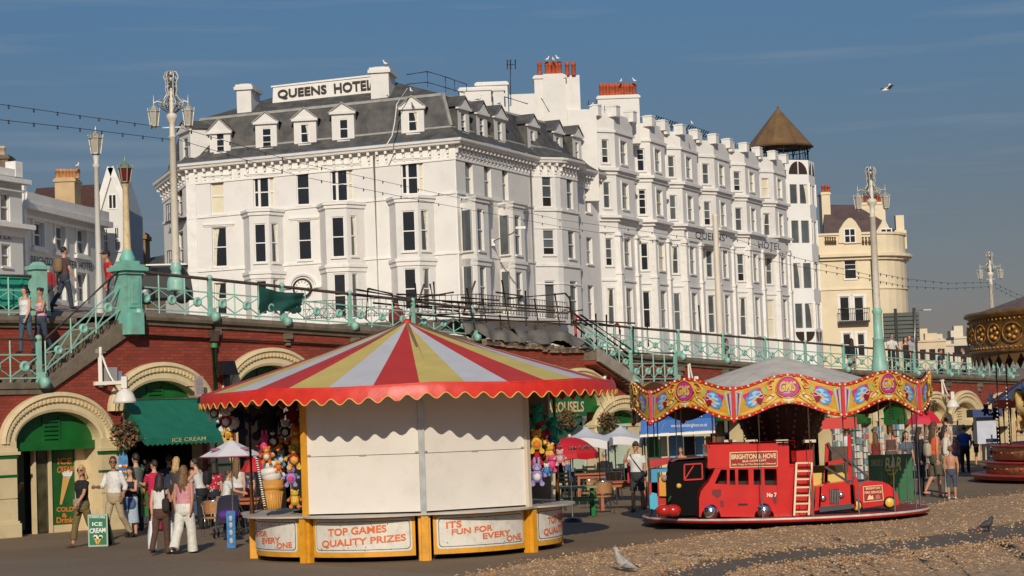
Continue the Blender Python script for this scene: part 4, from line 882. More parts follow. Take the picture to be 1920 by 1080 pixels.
te = thing('hotel_terrace', 'long white terrace of six castellated bays lettered QUEENS HOTEL beside the corner hotel', 'hotel', P2.pt(P2.px(1300, 420)[0], 5, 0))
BX = [(1118, 1153, 1187), (1190, 1219, 1246), (1246, 1276, 1306), (1306, 1338, 1366), (1367, 1395, 1421), (1420, 1448, 1470)]
WC = [(1128, 1141), (1191, 1204), (1251, 1264), (1315, 1328), (1373, 1386), (1425, 1438)]
WFr = [(1164, 1175), (1226, 1237), (1283, 1293), (1346, 1357), (1402, 1410), (1454, 1462)]
ROWS = [(261, .2415, 305, .21), (340, .195, 389, .17), (445, .119, 497, .115), (539, .07, 608, .08)]
STY = [['o', 'h', '', '', 'o', 'b'], ['', 'ho', '', 'o', '', 'l'], ['o', '', 'l', '', 'o', 'l'], ['l', '', '', '', 'l', 'b']]
STF = [['l', 'l', '', 'l', 'b', 'b'], ['l', '', 'l', '', 'l', 'l'], ['', 'b', 'l', '', 'l', ''], ['l', '', 'l', 'l', '', 'l']]
DP = .8; lv = lambda x, tab: tab
def ypar(x): return 239+.2525*(x-1119)
def zrow(x, y0, sl, y_at=1137, off=0): return P2.px(x, y0+sl*(x-y_at), off)[1]
prev_end = P2.pt(t_end, 0)
ironm = MB()
for i, (xa, xb, xc) in enumerate(BX):
    ta = P2.px(xa, 280)[0]; tb = P2.px(xb, 280, DP)[0]; tc_ = P2.px(xc, 280, DP)[0]; tn = P2.px(BX[i+1][0], 280)[0] if i < 5 else tc_+1.0
    q = lambda t, o: P2.P+P2.d*t+P2.n*o
    A, B, Cc, D, E = q(ta, 0), q(tb, DP), q(tc_, DP), q(tc_+.12, 0), q(max(tn, tc_+.14), 0)
    zp = P2.px(xb, ypar(xb), DP)[1]                       # parapet moulding level
    mb = MB(); ws = []
    for (a, b, xs, kind) in ((A, B, WC[i], 'c'), (B, Cc, WFr[i], 'f'), (Cc, D, None, ''), (D, E, None, '')):
        p = Plane(a, b); p.P = a; p.d = (b-a).normalized(); p.n = V((p.d.y, -p.d.x)); ln = (b-a).length
        if p.n.dot(P2.n+V((-.3, -.5))) < 0: p.n = -p.n
        hs = []
        if xs:
            for r_, (yt, st_, yb, sb_) in enumerate(ROWS):
                xm = (xs[0]+xs[1])/2; t0 = p.px(xs[0], 280)[0]; t1 = p.px(xs[1], 280)[0]
                if kind == 'f': t0, t1 = ln*.28, ln*.28+1.05
                w_ = min(max(.5, t1-t0), ln*.7); m_ = min(max((t0+t1)/2, w_/2+.12), ln-w_/2-.12)
                z1 = zrow(xm, yt, st_, 1137, DP*.6); z0 = zrow(xm, yb, sb_, 1137, DP*.6); hs.append((m_-w_/2, z0, m_+w_/2, z1)); ws.append((p, hs[-1], (STY if kind == 'c' else STF)[r_][i]))
        face_grid(mb, p, 0, ln, ZB, zp+1.12, hs, 0, .16)
    mb.pbox(P2, ta-.3, tn, zp+.6, zp+.62, -6, -.1)
    part('bay', mb, stucco2, te)
    for p, r, st in ws: window(te, p, r, 0, .14, st, .06, True, None, .13)
    pts = [A, B, Cc, D, E]; ns = normals_of(pts); ns = [n if n.dot(P2.n+V((-.3, -.5))) > 0 else -n for n in ns]
    zl1 = zrow(xb, 312, .206, 1125, DP); zl2 = zrow(xb, 404, .125, 1126, DP); zl3 = zrow(xb, 428, .115, 1126, DP)
    zl4 = zrow(xb, 520, .09, 1126, DP)
    for nm_, ls in (('parapet_moulding', ((zp-.05, zp+.10, .10),)), ('upper_cornice', ((zl1-.08, zl1+.10, .26), (zl1-.30, zl1-.08, .10))), ('main_cornice', ((zl2-.02, zl2+.14, .34), (zl2-.22, zl2-.02, .14))), ('architrave', ((zl3-.12, zl3, .10),)), ('sill_band', ((zl4-.1, zl4, .08),))):
        m2 = MB(); [ledge(m2, pts, a, b, o, 0, ns) for a, b, o in ls]; part(nm_, m2, trim, te)
    X, N = P2.D(), P2.N()
    for p_, sz in ((A+V((0.05, 0)), .55), (B, .62), (Cc-P2.d*.25, .62)):
        cb = MB(); cb.box(V((p_.x, p_.y, zp+1.2)), (sz, sz, .60), 0, (X, N, Z)); cb.box(V((p_.x, p_.y, zp+1.53)), (sz+.07, sz+.07, .07), 0, (X, N, Z)); cb.box(V((p_.x, p_.y, zp+1.59)), (sz, sz, .06), 0, (X, N, Z), .6); part('battlement', cb, trim, te)
    for p_ in (B-V((.0, .0)), Cc-P2.d*.22):
        colm = MB(); z0, z1 = zrow(xb, 508, .11, 1126, DP), zl3-.12
        colm.box(V((p_.x, p_.y, (z0+z1)/2)), (.34, .34, z1-z0), 0, (X, N, Z)); colm.box(V((p_.x, p_.y, z1-.12)), (.50, .50, .22), 0, (X, N, Z)); colm.box(V((p_.x, p_.y, (ZB+z0)/2)), (.40, .40, z0-ZB-.02), 0, (X, N, Z)); colm.box(V((p_.x, p_.y, z0)), (.5, .5, .14), 0, (X, N, Z)); part('pilaster', colm, trim, te)
    for kx in range(10):                                  # roof terrace railing
        t = ta+.3+kx*(tn-ta)/10; ironm.tube([P2.pt(t, zp+.9, -.5), P2.pt(t, zp+1.95, -.5)], .022, 4)
    ironm.tube([P2.pt(ta, zp+1.7, -.5), P2.pt(tn, zp+1.7, -.5)], .02, 4)
    if i in (2, 3): [ironm.tube([P2.pt(ta+.5+k*.45, zp+1.9, -.9), P2.pt(ta+.7+k*.45, zp+2.3, -.7)], .05, 4) for k in range(10)]
part('roof_railing', ironm, black, te)
for s_, x0, x1, y0, y1, sl in (('QUEENS', 1304, 1359, 434, 455, .10), ('HOTEL', 1422, 1464, 452, 469, .10)):
    off = DP+.10; ta, tb = P2.px(x0-14, y0, off)[0], P2.px(x1+10, y1, off)[0]; zt, zb = P2.px((x0+x1)/2, (y0+y1)/2-14, off)[1], P2.px((x0+x1)/2, (y0+y1)/2+14, off)[1]
    mb = MB(); mb.pbox(P2, ta, tb, zb, zt, -.05, off-.012); en = part('entablature', mb, trim, te)
    mb = MB(); P = lambda x, y: P2.pt(*P2.px(x, y, off), off)
    ym = sl*(x1-x0); letter(mb, s_, quadfn(P(x0, y1-ym), P(x1, y1), P(x0, y0), P(x1, y0+ym)), 0, .0); part('sign_lettering', mb, mat('dark grey lettering', (.05, .045, .04), .6), en)
c2, pl_, r_ = wblock('chimney_stack', 1121, 1199, 178, 225, 127, 2.2, te)
mb = MB(); pots(mb, Plane((-50, 127), (50, 127)), [1128, 1134, 1140, 1146, 1151, 1157, 1162, 1167, 1173, 1178, 1184, 1190], 181, 156, -.5); part('chimney_pots', mb, terracotta, c2)
TY = 157.0; tcx = W(1480, 420, TY).x; TC = V((tcx, TY+2.3)); TR = 2.45
tw = thing('corner_tower', 'white octagonal corner tower with conical brown roof and open lookout', 'tower', (TC.x, TC.y, 5))
wm = MB(); vv = [V((TC.x+TR*sin(radians(a)), TC.y-TR*cos(radians(a)))) for a in range(-90, 271, 45)]
def wz(y, x=1500): return W(x, y, TY)[2]
rowsT = [(344, 382), (412, 456), (492, 541), (568, 616)]
tws = []
for k in range(8):
    p = Plane(vv[k], vv[k+1]); p.P = vv[k]; p.d = (vv[k+1]-vv[k]).normalized(); mid = (vv[k]+vv[k+1])/2; p.n = (mid-TC).normalized(); ln = (vv[k+1]-vv[k]).length; hs = []
    if k in (1, 2, 3):
        for y0, y1 in rowsT:
            for a, b in ((.06, .44), (.52, .93)): hs.append((ln*a, wz(y1), ln*b, wz(y0))); tws.append((p, hs[-1]))
    face_grid(wm, p, 0, ln, ZB, wz(299), hs, 0, .10)
    if k in (1, 2, 3):                                     # arched top lights in dark brown, lower half-moon panels
        am = MB(); n = 14; c = ln/2; zb_ = wz(326); am.poly([p.pt(c-.82, zb_, .012)]+[p.pt(c-.82*cos(pi*i/n), zb_+1.0*sin(pi*i/n), .012) for i in range(n+1)]+[p.pt(c+.82, zb_, .012)], 0)
        am.pbox(p, c-.04, c+.04, zb_, zb_+1.0, .0, .05, 1); zb2 = wz(622); part('arched_light', am, [mat('brown lunette', (.045, .026, .02), .3), trim], tw); am = MB()
        for s_ in (-1, 1): am.poly([p.pt(c+s_*.10, zb2, .012), p.pt(c+s_*.85, zb2, .012)]+[p.pt(c+s_*(.10+.75*cos(u)), zb2-.78*sin(u), .012) for u in [pi/2*j/8 for j in range(1, 9)]], 0)
        part('lunette_panel', am, [mat('brown lunette', (.045, .026, .02), .3), trim], tw)
part('wall', wm, mat('tower render', (.80, .79, .76), .7, noise=(.6, .05), dirt=(1.2, (.62, .60, .56), .4)), tw)
for i, (p, r) in enumerate(tws): window(tw, p, r, 0, .10, 'c' if i % 3 else 'cr', .045, False)
for k in range(8):
    for y0, y1 in rowsT: mb = MB(); mb.bar(V((vv[k].x, vv[k].y, wz(y1)-.1)), V((vv[k].x, vv[k].y, wz(y0)+.1)), .12, .12); part('mullion', mb, wframe, tw)
zeav, zap = W(1470, 268, TY)[2], W(1466, 192, TY)[2]; zbt = wz(299); lc = V((TC.x-.12, TC.y+.4, 0))
mb = MB(); mb.lathe([(2.62, zeav-.10), (2.70, zeav), (2.60, zeav+.06), (0.02, zap)], lc, 10, 0, sm=False); mb.lathe([(2.62, zeav-.1), (0, zeav+.4)], lc, 10, 1, sm=False); mb.ball(lc+Z*(zap+.05), .09)
part('roof', mb, [mat('brown lead roof', (.17, .095, .035), .55, noise=(1.4, .25), dirt=(3, (.10, .09, .06), .7)), mat('dark soffit', (.03, .022, .016), .8)], tw)
for k in range(10):
    a = 2*pi*(k+.5)/10; d = V((cos(a), sin(a), 0)); mb = MB(); p = lc+d*2.15; mb.tube([p+Z*(zbt-.2), p+Z*(zeav+.0)], .07, 6); mb.tube([p+Z*(zeav-.7), p+d*.35+Z*(zeav-.05)], .04, 5); part('lookout_post', mb, mat('dark brown iron', (.03, .018, .014), .5), tw)
mb = MB()
for k in range(40):
    a = 2*pi*k/40; p = lc+V((cos(a), sin(a), 0))*2.2; mb.tube([p+Z*(zbt-.2), p+Z*(zbt+.95)], .02, 4)
for h in (.1, .95): mb.tube([lc+V((cos(2*pi*k/20), sin(2*pi*k/20), 0))*2.2+Z*(zbt+h) for k in range(20)], .03, 4, closed=True)
part('lookout_railing', mb, black, tw)
KY = 170.0; cr = thing('cream_house', 'cream round fronted seafront house with gabled attic and red chimney pots', 'house', W(1620, 640, KY))
creamw = mat('cream house stucco', (.72, .61, .42), .75, noise=(.6, .06), dirt=(1.4, (.5, .4, .26), .3))
x0, x1, x2 = W(1538, 540, KY).x, W(1632, 540, KY).x, W(1718, 540, KY).x
R_ = x2-x1; fp = [V((x0, KY)), V((x1, KY))]+[V((x1+R_*sin(a), KY+R_*1.1*(1-cos(a)))) for a in [radians(12*i) for i in range(1, 8)]]+[V((x2, KY+R_*1.2)), V((x2, KY+14))]
def kz(y, x=1620): return W(x, y, KY)[2]
wm = MB(); kw = []
KW = [(1583, 487, 1606, 523, 'h'), (1657, 487, 1671, 521, 'x'), (1575, 556, 1593, 602, ''), (1602, 556, 1620, 602, ''), (1653, 555, 1662, 588, 'x'), (1673, 555, 1681, 588, 'x'), (1581, 625, 1596, 668, ''), (1608, 625, 1622, 668, '')]
used = set()
for i in range(len(fp)-1):
    a, b = fp[i], fp[i+1]; p = Plane(a, b); p.P = a; p.d = (b-a).normalized(); p.n = V((p.d.y, -p.d.x)); ln = (b-a).length; hs = []
    for j, (X0, Y0, X1, Y1, st) in enumerate(KW):
        if j in used or i > 8: continue
        r = prect(p, X0, Y0, X1, Y1)
        if i >= 1: r = ((r[0]+r[2])/2-.33, r[1], (r[0]+r[2])/2+.33, r[3])
        if r[0] > .02 and r[2] < ln-.02 and abs(p.pt((r[0]+r[2])/2, 0).y-KY) < R_*.8: hs.append(r); used.add(j); kw.append((p, r, st))
    face_grid(wm, p, 0, ln, 2.5, kz(437), hs, 0, .15)
part('wall', wm, creamw, cr)
for p, r, st in kw:
    w_ = window(cr, p, r, 0, .15, st, .06); mb = MB(); mb.pbox(p, r[0]-.22, r[2]+.22, r[3]+.02, r[3]+.2, 0, .05); mb.pbox(p, r[0]-.18, r[0]-.01, r[1], r[3]+.02, 0, .05); mb.pbox(p, r[2]+.01, r[2]+.18, r[1], r[3]+.02, 0, .05); part('window_surround', mb, trim if r[3] < kz(540) else creamw, cr)
ns = [n if n.y < .2 else -n for n in normals_of(fp)]
mb = MB(); zc_ = kz(478); ledge(mb, fp, zc_-.12, zc_+.12, .55, 0, ns); ledge(mb, fp, zc_-.38, zc_-.12, .25, 0, ns); z_ = kz(540); ledge(mb, fp, z_-.1, z_+.02, .10, 0, ns); z_ = kz(437); ledge(mb, fp, z_-.1, z_+.08, .12, 0, ns); part('cornice', mb, creamw, cr)
kp = Plane((x0-1, KY-.05), (x1+9, KY-.05))
for X0, X1, ya in ((1575, 1612, 409), (1649, 1675, 410)):
    mb = MB(); pts = [kp.px(x, y) for x, y in ((X0-3, 456), (X0-2, 432), (X0+3, 424), (X0+8, 416), ((X0+X1)/2-3, ya), ((X0+X1)/2+3, ya), (X1-8, 416), (X1-3, 424), (X1+2, 432), (X1+3, 456))]
    o = .1 if X0 < 1600 else -1.1; mb.prism([kp.pt(t, z, o) for t, z in pts], kp.N()*-.5); g = part('gable', mb, creamw, cr); rr_ = prect(kp, (X0+X1)/2-9, 430, (X0+X1)/2+9, 454, o+.02)
    w_ = MB(); w_.pbox(kp, rr_[0]-.1, rr_[2]+.1, rr_[1]-.1, rr_[3]+.1, o, o+.04, 0); w_.pbox(kp, rr_[0], rr_[2], rr_[1], rr_[3], o+.03, o+.05, 1); w_.pbox(kp, (rr_[0]+rr_[2])/2-.04, (rr_[0]+rr_[2])/2+.04, rr_[1], rr_[3], o+.03, o+.07, 0); w_.pbox(kp, rr_[0], rr_[2], (rr_[1]+rr_[3])/2-.04, (rr_[1]+rr_[3])/2+.04, o+.03, o+.072, 0)
    part('attic_window', w_, [trim, glass], g)
mb = MB()
for a, b in ((1546, 1568), (1615, 1645)):
    for k in range(5): x = a+(b-a)*(k+.5)/5; c = W(x, 452, KY-.03); mb.lathe([(.08, -.32), (.12, -.1), (.05, .15), (.09, .34)], c, 6)
part('balusters', mb, mat('baluster recess', (.10, .05, .02), .8), cr)
mb = MB(); mb.box(W(1687, 437, KY+5), (.7, .7, 3.0)); mb.box(W(1687, 450, KY+5), (1.0, 1.0, 1.6)); part('corner_pier', mb, creamw, cr)
mb = MB(); rs = [W(1545, 440, KY+.9), W(1665, 440, KY+.9), W(1652, 412, KY+2.2), W(1545, 412, KY+2.2)]; mb.add(rs, [(0, 1, 2, 3)]); rs2 = [rs[3], rs[2], W(1603, 384, KY+4.5), W(1545, 384, KY+4.5)]; mb.add(rs2, [(0, 1, 2, 3)]); mb.add([rs[1], W(1690, 440, KY+8), rs2[2], rs[2]], [(0, 1, 2, 3)]); part('roof', mb, mat('purple slate', (.10, .065, .058), .7, noise=(1.2, .2)), cr)
for X0, X1, yt, xs, Y in ((1541, 1557, 360, (1543, 1549, 1554), KY+3), (1613, 1660, 379, (1598, 1618, 1624, 1631, 1645, 1650, 1655), KY+4)):
    o, pl, r = wblock('chimney_stack', X0, X1, yt, 415, Y, 1.6, cr, True, None, creamw); mb = MB(); pots(mb, Plane((-50, Y), (90, Y)), [x for x in xs if x > X0-1], yt, yt-13, -.5); part('chimney_pots', mb, terracotta, o)
mb = MB(); r = prect(kp, 1570, 578, 1628, 602, .0)
mb.pbox(kp, r[0], r[2], r[1]-.15, r[1], .02, .75)
for k in range(19): t = r[0]+(r[2]-r[0])*k/18; mb.tube([kp.pt(t, r[1], .7), kp.pt(t, r[1]+1, .7)], .025, 4)
mb.tube([kp.pt(r[0], r[1]+1, .7), kp.pt(r[2], r[1]+1, .7)], .04, 4); part('balcony', mb, black, cr)
mb = MB(); mb.tube([W(1633, 478, KY-.1), W(1642, 670, KY-.1)], .07, 6); part('downpipe', mb, black, cr)
bb = thing('billboard', 'grey slatted back of a roadside billboard beside the cream house', 'billboard', W(1690, 640, 150)); pl = Plane((-50, 150), (90, 150)); r = prect(pl, 1657, 586, 1724, 640); mb = MB(); n = 7
for k in range(n): z0 = r[1]+(r[3]-r[1])*k/n; mb.pbox(pl, r[0], r[2], z0+.03, z0+(r[3]-r[1])/n-.03, -.1, .03)
mb.pbox(pl, r[0], r[2], r[1], r[3], -.14, -.1); part('panel', mb, mat('billboard grey green', (.085, .10, .085), .7, noise=(2, .1)), bb)
for x in (1679, 1714): t = pl.px(x, 600)[0]; m2 = MB(); m2.pbox(pl, t-.1, t+.1, r[1]-4, r[3]+.3, .04, .2); part('post', m2, black, bb)
far = [(1722, 1775, 640, (.62, .50, .34), 240, 'cream far house left of the distant gap'), (1752, 1800, 648, (.60, .52, .40), 262, 'low pale far house beyond the railing'), (1790, 1822, 634, (.62, .55, .42), 250, 'stepped pale far house beside the galloper top')]
for X0, X1, yt, c, Y, lb in far:
    h = thing('distant_house', lb, 'house', W((X0+X1)/2, 690, Y), 0, 'distant seafront houses'); pl = Plane((-50, Y), (150, Y)); r = prect(pl, X0, yt, X1, 700); mb = MB(); hs = []
    nw = 3
    for k in range(nw):
        for zz_ in (r[3]-2.2,): t = r[0]+(r[2]-r[0])*(k+.5)/nw; hs.append((t-.35, zz_, t+.35, zz_+1.3))
    face_grid(mb, pl, r[0], r[2], 0, r[3], hs, 0, .1); mb.pbox(pl, r[0], r[2], r[3]-.05, r[3]+.2, -6, .15); mb.pbox(pl, r[0]+.5, r[0]+1.6, r[3]+.2, r[3]+1.6, -3, -2); mb.pbox(pl, r[2]-2.2, r[2]-.8, r[3]+.2, r[3]+1.0, -3, -1); part('wall', mb, mat('far wall %d' % X0, c, .8, noise=(.5, .08)), h)
    for q in hs: g = MB(); g.pbox(pl, q[0], q[2], q[1], q[3], -.12, -.06); part('window', g, glass, h)
AY = 98.0; lh = thing('bay_hotel', 'white bow fronted hotel cut by the left frame edge lettered HOTEL', 'hotel', W(10, 560, AY)); a, b = W(-60, 430, AY-4), W(42, 430, AY); la = Plane((a.x, a.y), (b.x, b.y)); ln = (V((b.x, b.y))-V((a.x, a.y))).length
hs = []; mb = MB()
for q in ((1, 362, 19, 415), (3, 458, 20, 500), (-40, 362, -20, 415), (-40, 458, -20, 500), (4, 520, 20, 560)): hs.append(prect(la, *q))
zt = la.px(20, 330)[1]; face_grid(mb, la, 0, ln, 3, zt, hs, 0, .18); mb.pbox(la, ln-.0, ln+.02, 3, zt, -8, .0); gw = mat('pale grey white wall', (.66, .66, .62), .7, noise=(.6, .05), dirt=(1.2, (.5, .48, .44), .3)); part('wall', mb, gw, lh)
for r in hs: window(lh, la, r, 0, .18, '', .07)
mb = MB(); z = la.px(20, 340)[1]; mb.pbox(la, 0, ln+.2, z-.1, z+.12, .0, .45); z = la.px(20, 355)[1]; mb.pbox(la, 0, ln+.1, z-.1, z+.0, .0, .2); z = la.px(20, 424)[1]; mb.pbox(la, 0, ln+.4, z-.12, z+.1, .0, .5); mb.pbox(la, 0, ln+.2, z-.5, z-.12, 0, .15); mb.pbox(la, 0, ln+.05, zt, zt+.35, -1, .05)
for x in (36,): mb.pbox(la, la.px(x-9, 330)[0], la.px(x+4, 330)[0], zt, zt+.75, -.5, .08)
part('cornice', mb, trim, lh); mb = MB(); P = lambda x, y: la.pt(*la.px(x, y, .02), .02); letter(mb, 'HOTEL', quadfn(P(-28, 448), P(22, 449), P(-28, 430), P(22, 434)), 0, .0); part('sign_lettering', mb, black, lh)
o, pl_, r_ = wblock('chimney_stack', -20, 15, 290, 330, AY+3, 1.2, lh, True, None, mat('sooty brick', (.16, .12, .09), .9, noise=(4, .3))); mb = MB(); pots(mb, Plane((-50, AY+3), (50, AY+3)), [-10, 0, 6], 291, 274, -.4); part('chimney_pots', mb, mat('pale pot', (.5, .4, .28), .8), o)
BYa, BYb = 101.0, 112.0; a, b = W(40, 430, BYa), W(196, 450, BYb); lb = Plane((a.x, a.y), (b.x, b.y)); ln = (V((b.x, b.y))-V((a.x, a.y))).length
mh = thing('low_hotel', 'grey white two storey hotel with BRIGHTON lettering under its sash windows', 'hotel', lb.pt(ln/2, 5, 0)); mb = MB(); hs = []
for q in ((62, 417, 81, 462), (103, 424, 121, 470), (143, 430, 161, 476), (143, 512, 160, 565), (62, 508, 80, 560), (103, 510, 121, 562)): hs.append(prect(lb, *q))
ztp = lb.px(110, 404)[1]; face_grid(mb, lb, 0, ln, 3, ztp, hs, 0, .25); part('wall', mb, gw, mh)
for r in hs: window(mh, lb, r, 0, .25, 'l', .07)
mb = MB()
for r in hs: mb.pbox(lb, r[0]-.18, r[0]-.01, r[1], r[3]+.18, .0, .08); mb.pbox(lb, r[2]+.01, r[2]+.18, r[1], r[3]+.18, 0, .08); mb.pbox(lb, r[0]-.01, r[2]+.01, r[3]+.01, r[3]+.18, 0, .08); mb.pbox(lb, r[0]-.3, r[2]+.3, r[1]-.28, r[1]-.1, 0, .16)
mb.pbox(lb, 0, ln+.2, ztp-.1, ztp+.2, 0, .45); mb.pbox(lb, 0, ln+.1, ztp-.5, ztp-.35, .0, .15); mb.pbox(lb, .1, ln, ztp+.2, ztp+.75, -.6, .3); mb.pbox(lb, -.05, .25, 3, ztp+1.2, -.3, .2); part('cornice', mb, trim, mh)
mb = MB(); P = lambda x, y: lb.pt(*lb.px(x, y, .02), .02); letter(mb, 'BRIGHTON CENTER HOTEL', quadfn(P(58, 494), P(175, 508), P(58, 479), P(175, 494)), 0, .0); part('sign_lettering', mb, black, mh)
mb = MB(); rf = [lb.pt(0, ztp+.7, -.5), lb.pt(ln, ztp+.7, -.5), lb.pt(ln, ztp+2.0, -5), lb.pt(0, ztp+2.0, -5)]; mb.add(rf, [(0, 1, 2, 3)]); q = [W(60, 380, 112), W(196, 390, 116), W(188, 345, 119), W(68, 353, 116)]; mb.add(q, [(0, 1, 2, 3)]); part('roof', mb, mat('brown tile roof', (.10, .04, .025), .8, noise=(3, .3)), mh)
o, pl_, r_ = wblock('chimney_stack', 103, 140, 333, 395, 110, 1.6, mh, True, None, mat('buff render', (.52, .37, .2), .8, noise=(1.5, .12))); mb = MB(); mb.box(W(147, 365, 110.8), (.45, 1.2, 2.3)); mb2 = MB(); pots(mb2, Plane((-50, 110), (50, 110)), [108, 115, 122, 128, 134, 140, 146], 334, 317, -.5); part('chimney_pots', mb2, mat('buff pots', (.5, .24, .10), .8, noise=(6, .3)), o)
GY = 114.0; gh = thing('gabled_house', 'white gabled house with pointed bargeboards behind the torch lamp', 'house', W(210, 560, GY)); pl = Plane((-80, GY), (50, GY)); pts = [pl.px(x, y) for x, y in ((184, 600), (184, 392), (208, 318), (236, 385), (236, 600))]; mb = MB(); hs = [prect(pl, 193, 428, 203, 475), prect(pl, 214, 425, 224, 470)]; zg = (pts[1][1]+pts[3][1])/2; t0, t1 = pts[0][0], pts[4][0]
face_grid(mb, pl, t0, t1, 3, zg, hs, 0, .12); mb.prism([pl.pt(t0, zg, 0), pl.pt(t1, zg, 0), pl.pt(*pts[2], 0)], pl.N()*-6); mb.pbox(pl, t0, t0+.02, 3, zg, -6, -.005); mb.pbox(pl, t1-.02, t1, 3, zg, -6, -.005); part('wall', mb, gw, gh)
for r in hs: window(gh, pl, r, 0, .12, 'x', .06)
r = prect(pl, 205, 366, 217, 390); mb = MB(); mb.pbox(pl, r[0]-.08, r[2]+.08, r[1]-.08, r[3]+.08, 0, .03); mb.pbox(pl, r[0], (r[0]+r[2])/2-.03, r[1], r[3], .02, .04, 1); mb.pbox(pl, (r[0]+r[2])/2+.03, r[2], r[1], r[3], .02, .04, 1); part('attic_window', mb, [trim, glass], gh)
mb = MB(); A, B, Cg = pl.pt(*pl.px(183, 398), .12), pl.pt(*pl.px(208, 314), .12), pl.pt(*pl.px(238, 390), .12); mb.bar(A, B, .12, .35); mb.bar(B, Cg, .12, .35); part('bargeboard', mb, trim, gh)
mb = MB(); pl = Plane((-80, 120), (50, 120)); r = prect(pl, 240, 436, 273, 520); mb.pbox(pl, r[0], r[2], r[1]-4, r[3], -1.5, 0); mb.pbox(pl, r[0]-.1, r[2]+.1, r[3]-.4, r[3]-.15, -1.6, .1); pots(mb, pl, [247, 257], 436, 423, -.6)
th_ = thing('rear_building', 'dark roofed rear buildings with tan chimney between the hotels', 'building', W(275, 560, 121)); 
m1 = MB(); m1.pbox(pl, r[0], r[2], r[1]-4, r[3], -1.5, 0); m1.pbox(pl, r[0]-.1, r[2]+.1, r[3]-.4, r[3]-.15, -1.6, .1); ch_ = part('chimney_stack', m1, mat('tan render', (.26, .17, .085), .85, noise=(2, .15)), th_); m1 = MB(); pots(m1, pl, [247, 257], 436, 423, -.6); part('chimney_pots', m1, terracotta, ch_)
m1 = MB(); r = prect(pl, 262, 485, 320, 600); m1.pbox(pl, r[0], r[2], 3, r[3]-.6, -5, -.2); part('wall', m1, mat('brown wall', (.13, .085, .055), .85, noise=(2, .2)), th_); m1 = MB(); m1.add([pl.pt(r[0], r[3]-.7, .2), pl.pt(r[2], r[3]-.5, .2), pl.pt(r[2], r[3]+.6, -3), pl.pt(r[0], r[3]+.3, -3)], [(0, 1, 2, 3)]); part('roof', m1, slate, th_)
def ornate_lamp(label, xb, yb, xt, yt, Y, ybase_teal, lx=(.95, .95), rb=.30, rs=.10):
    """seafront lamp standard: post from base pixel to crown pixel, two lanterns on scrolled arms"""
    zt = W(xt, yt, Y).z; b = W(xb, yb, Y); zb = b.z; H = zt-zb; lt = thing('street_lamp', label, 'street lamp', b, 0, 'ornate twin lantern street lamps')
    o = V((b.x, b.y, 0)); zs = W(xb, ybase_teal, Y).z; k = .47
    m = MB(); hb = zs-zb; m.lathe([(rb*1.1, zb), (rb*1.1, zb+.25), (rb*.95, zb+.4), (rb*.72, zb+hb*.5), (rb*.85, zb+hb*.52), (rb*.62, zb+hb*.55), (rb*.56, zs-.25), (rb*.72, zs-.15), (rb*.5, zs)], o, 14); part('post_base', m, teal, lt)
    m = MB(); zk = zt-3.1*k; m.lathe([(rs*1.15, zs), (rs, zk-1.2*k), (rs*1.3, zk-1.15*k), (rs*.85, zk-1.1*k), (rs*.8, zk-.3*k), (rs*1.5, zk), (rs*1.7, zk+.2*k), (rs*.7, zk+.45*k), (rs*.6, zt-1.2*k)], o, 14); part('post', m, mat('cream lamp post', (.66, .60, .50), .5, noise=(3, .08), dirt=(5, (.4, .3, .18), .5)), lt)
    m = MB(); zc_ = zk+.75*k                                         # filigree crown
    for i in range(6):
        a = 2*pi*i/6; d = V((cos(a), sin(a), 0))
        m.tube([o+d*r*k*1.6+Z*(zc_+h*k) for r, h in ((.10, -.4), (.42, 0), (.48, .25), (.30, .55), (.18, .9), (.24, 1.2), (.20, 1.6), (.30, 2.0), (.22, 2.3), (.05, 2.36))], .034*k+.010, 5)
        for h, r in ((.15, .34), (.75, .2), (1.35, .2), (1.85, .22)): m.ball(o+d*r*k*1.5+Z*(zc_+h*k), .085*k, 0, 6, 4)
    m.tube([o+Z*(zc_-.3*k), o+Z*(zt-.1)], .07*k, 6)
    for h in (.3, 1.0, 1.7, 2.1): m.lathe([(.05, 0), (.16*k, .05), (.05, .12)], o+Z*(zc_+h*k), 8)
    part('crown', m, silver, lt)
    am = MB(); lan = []
    for s in (-1, 1):
        X = V((s, .12*s, 0)).normalized(); r_ = lx[0 if s < 0 else 1]*k
        am.tube([o+X*(.12*k)+Z*(zc_-.15*k), o+X*(.5*k)+Z*(zc_+.28*k), o+X*(r_*.8)+Z*(zc_+.42*k), o+X*r_+Z*(zc_+.30*k)], .04*k+.01, 6)
        am.tube([o+X*(.45*k)+Z*(zc_+.0*k), o+X*(.62*k)+Z*(zc_+.1*k), o+X*(.7*k)+Z*(zc_+.35*k)], .03*k, 5); am.tube([o+X*(.5*k)+Z*(zc_+.3*k), o+X*(.62*k)+Z*(zc_+.55*k), o+X*(.78*k)+Z*(zc_+.5*k)], .03*k, 5)
        lan.append(o+X*r_+Z*(zc_-1.32*k))
    am.bar(o+V((-.62*k, 0, zk-.55*k)), o+V((.55*k, 0, zk-.55*k)), .07*k, .07*k)
    part('arms', am, silver, lt)
    for c in lan: lantern(lt, c, .37*k, 1.45*k, frost, silver, spire=.42)
    return lt, o, zk-.55*k
lA = ornate_lamp('tall ornate twin lantern lamp in front of the hotel left corner', 331, 545, 322, 134, 62.0, 493, (1.15, 1.05), .26, .105)
_t = tpx(1650, 690, .25); _p = WP.pt(_t, 0, .3); 
lB = ornate_lamp('tall ornate twin lantern lamp before the cream round fronted house', 1650, 697, 1634, 313, _p.y, 577, (1.2, 1.2), .30, .125)
lC = ornate_lamp('distant ornate twin lantern lamp standing alone against the sky', 1866, 690, 1857, 472, 128.0, 660, (1.4, 1.4), .3, .13)
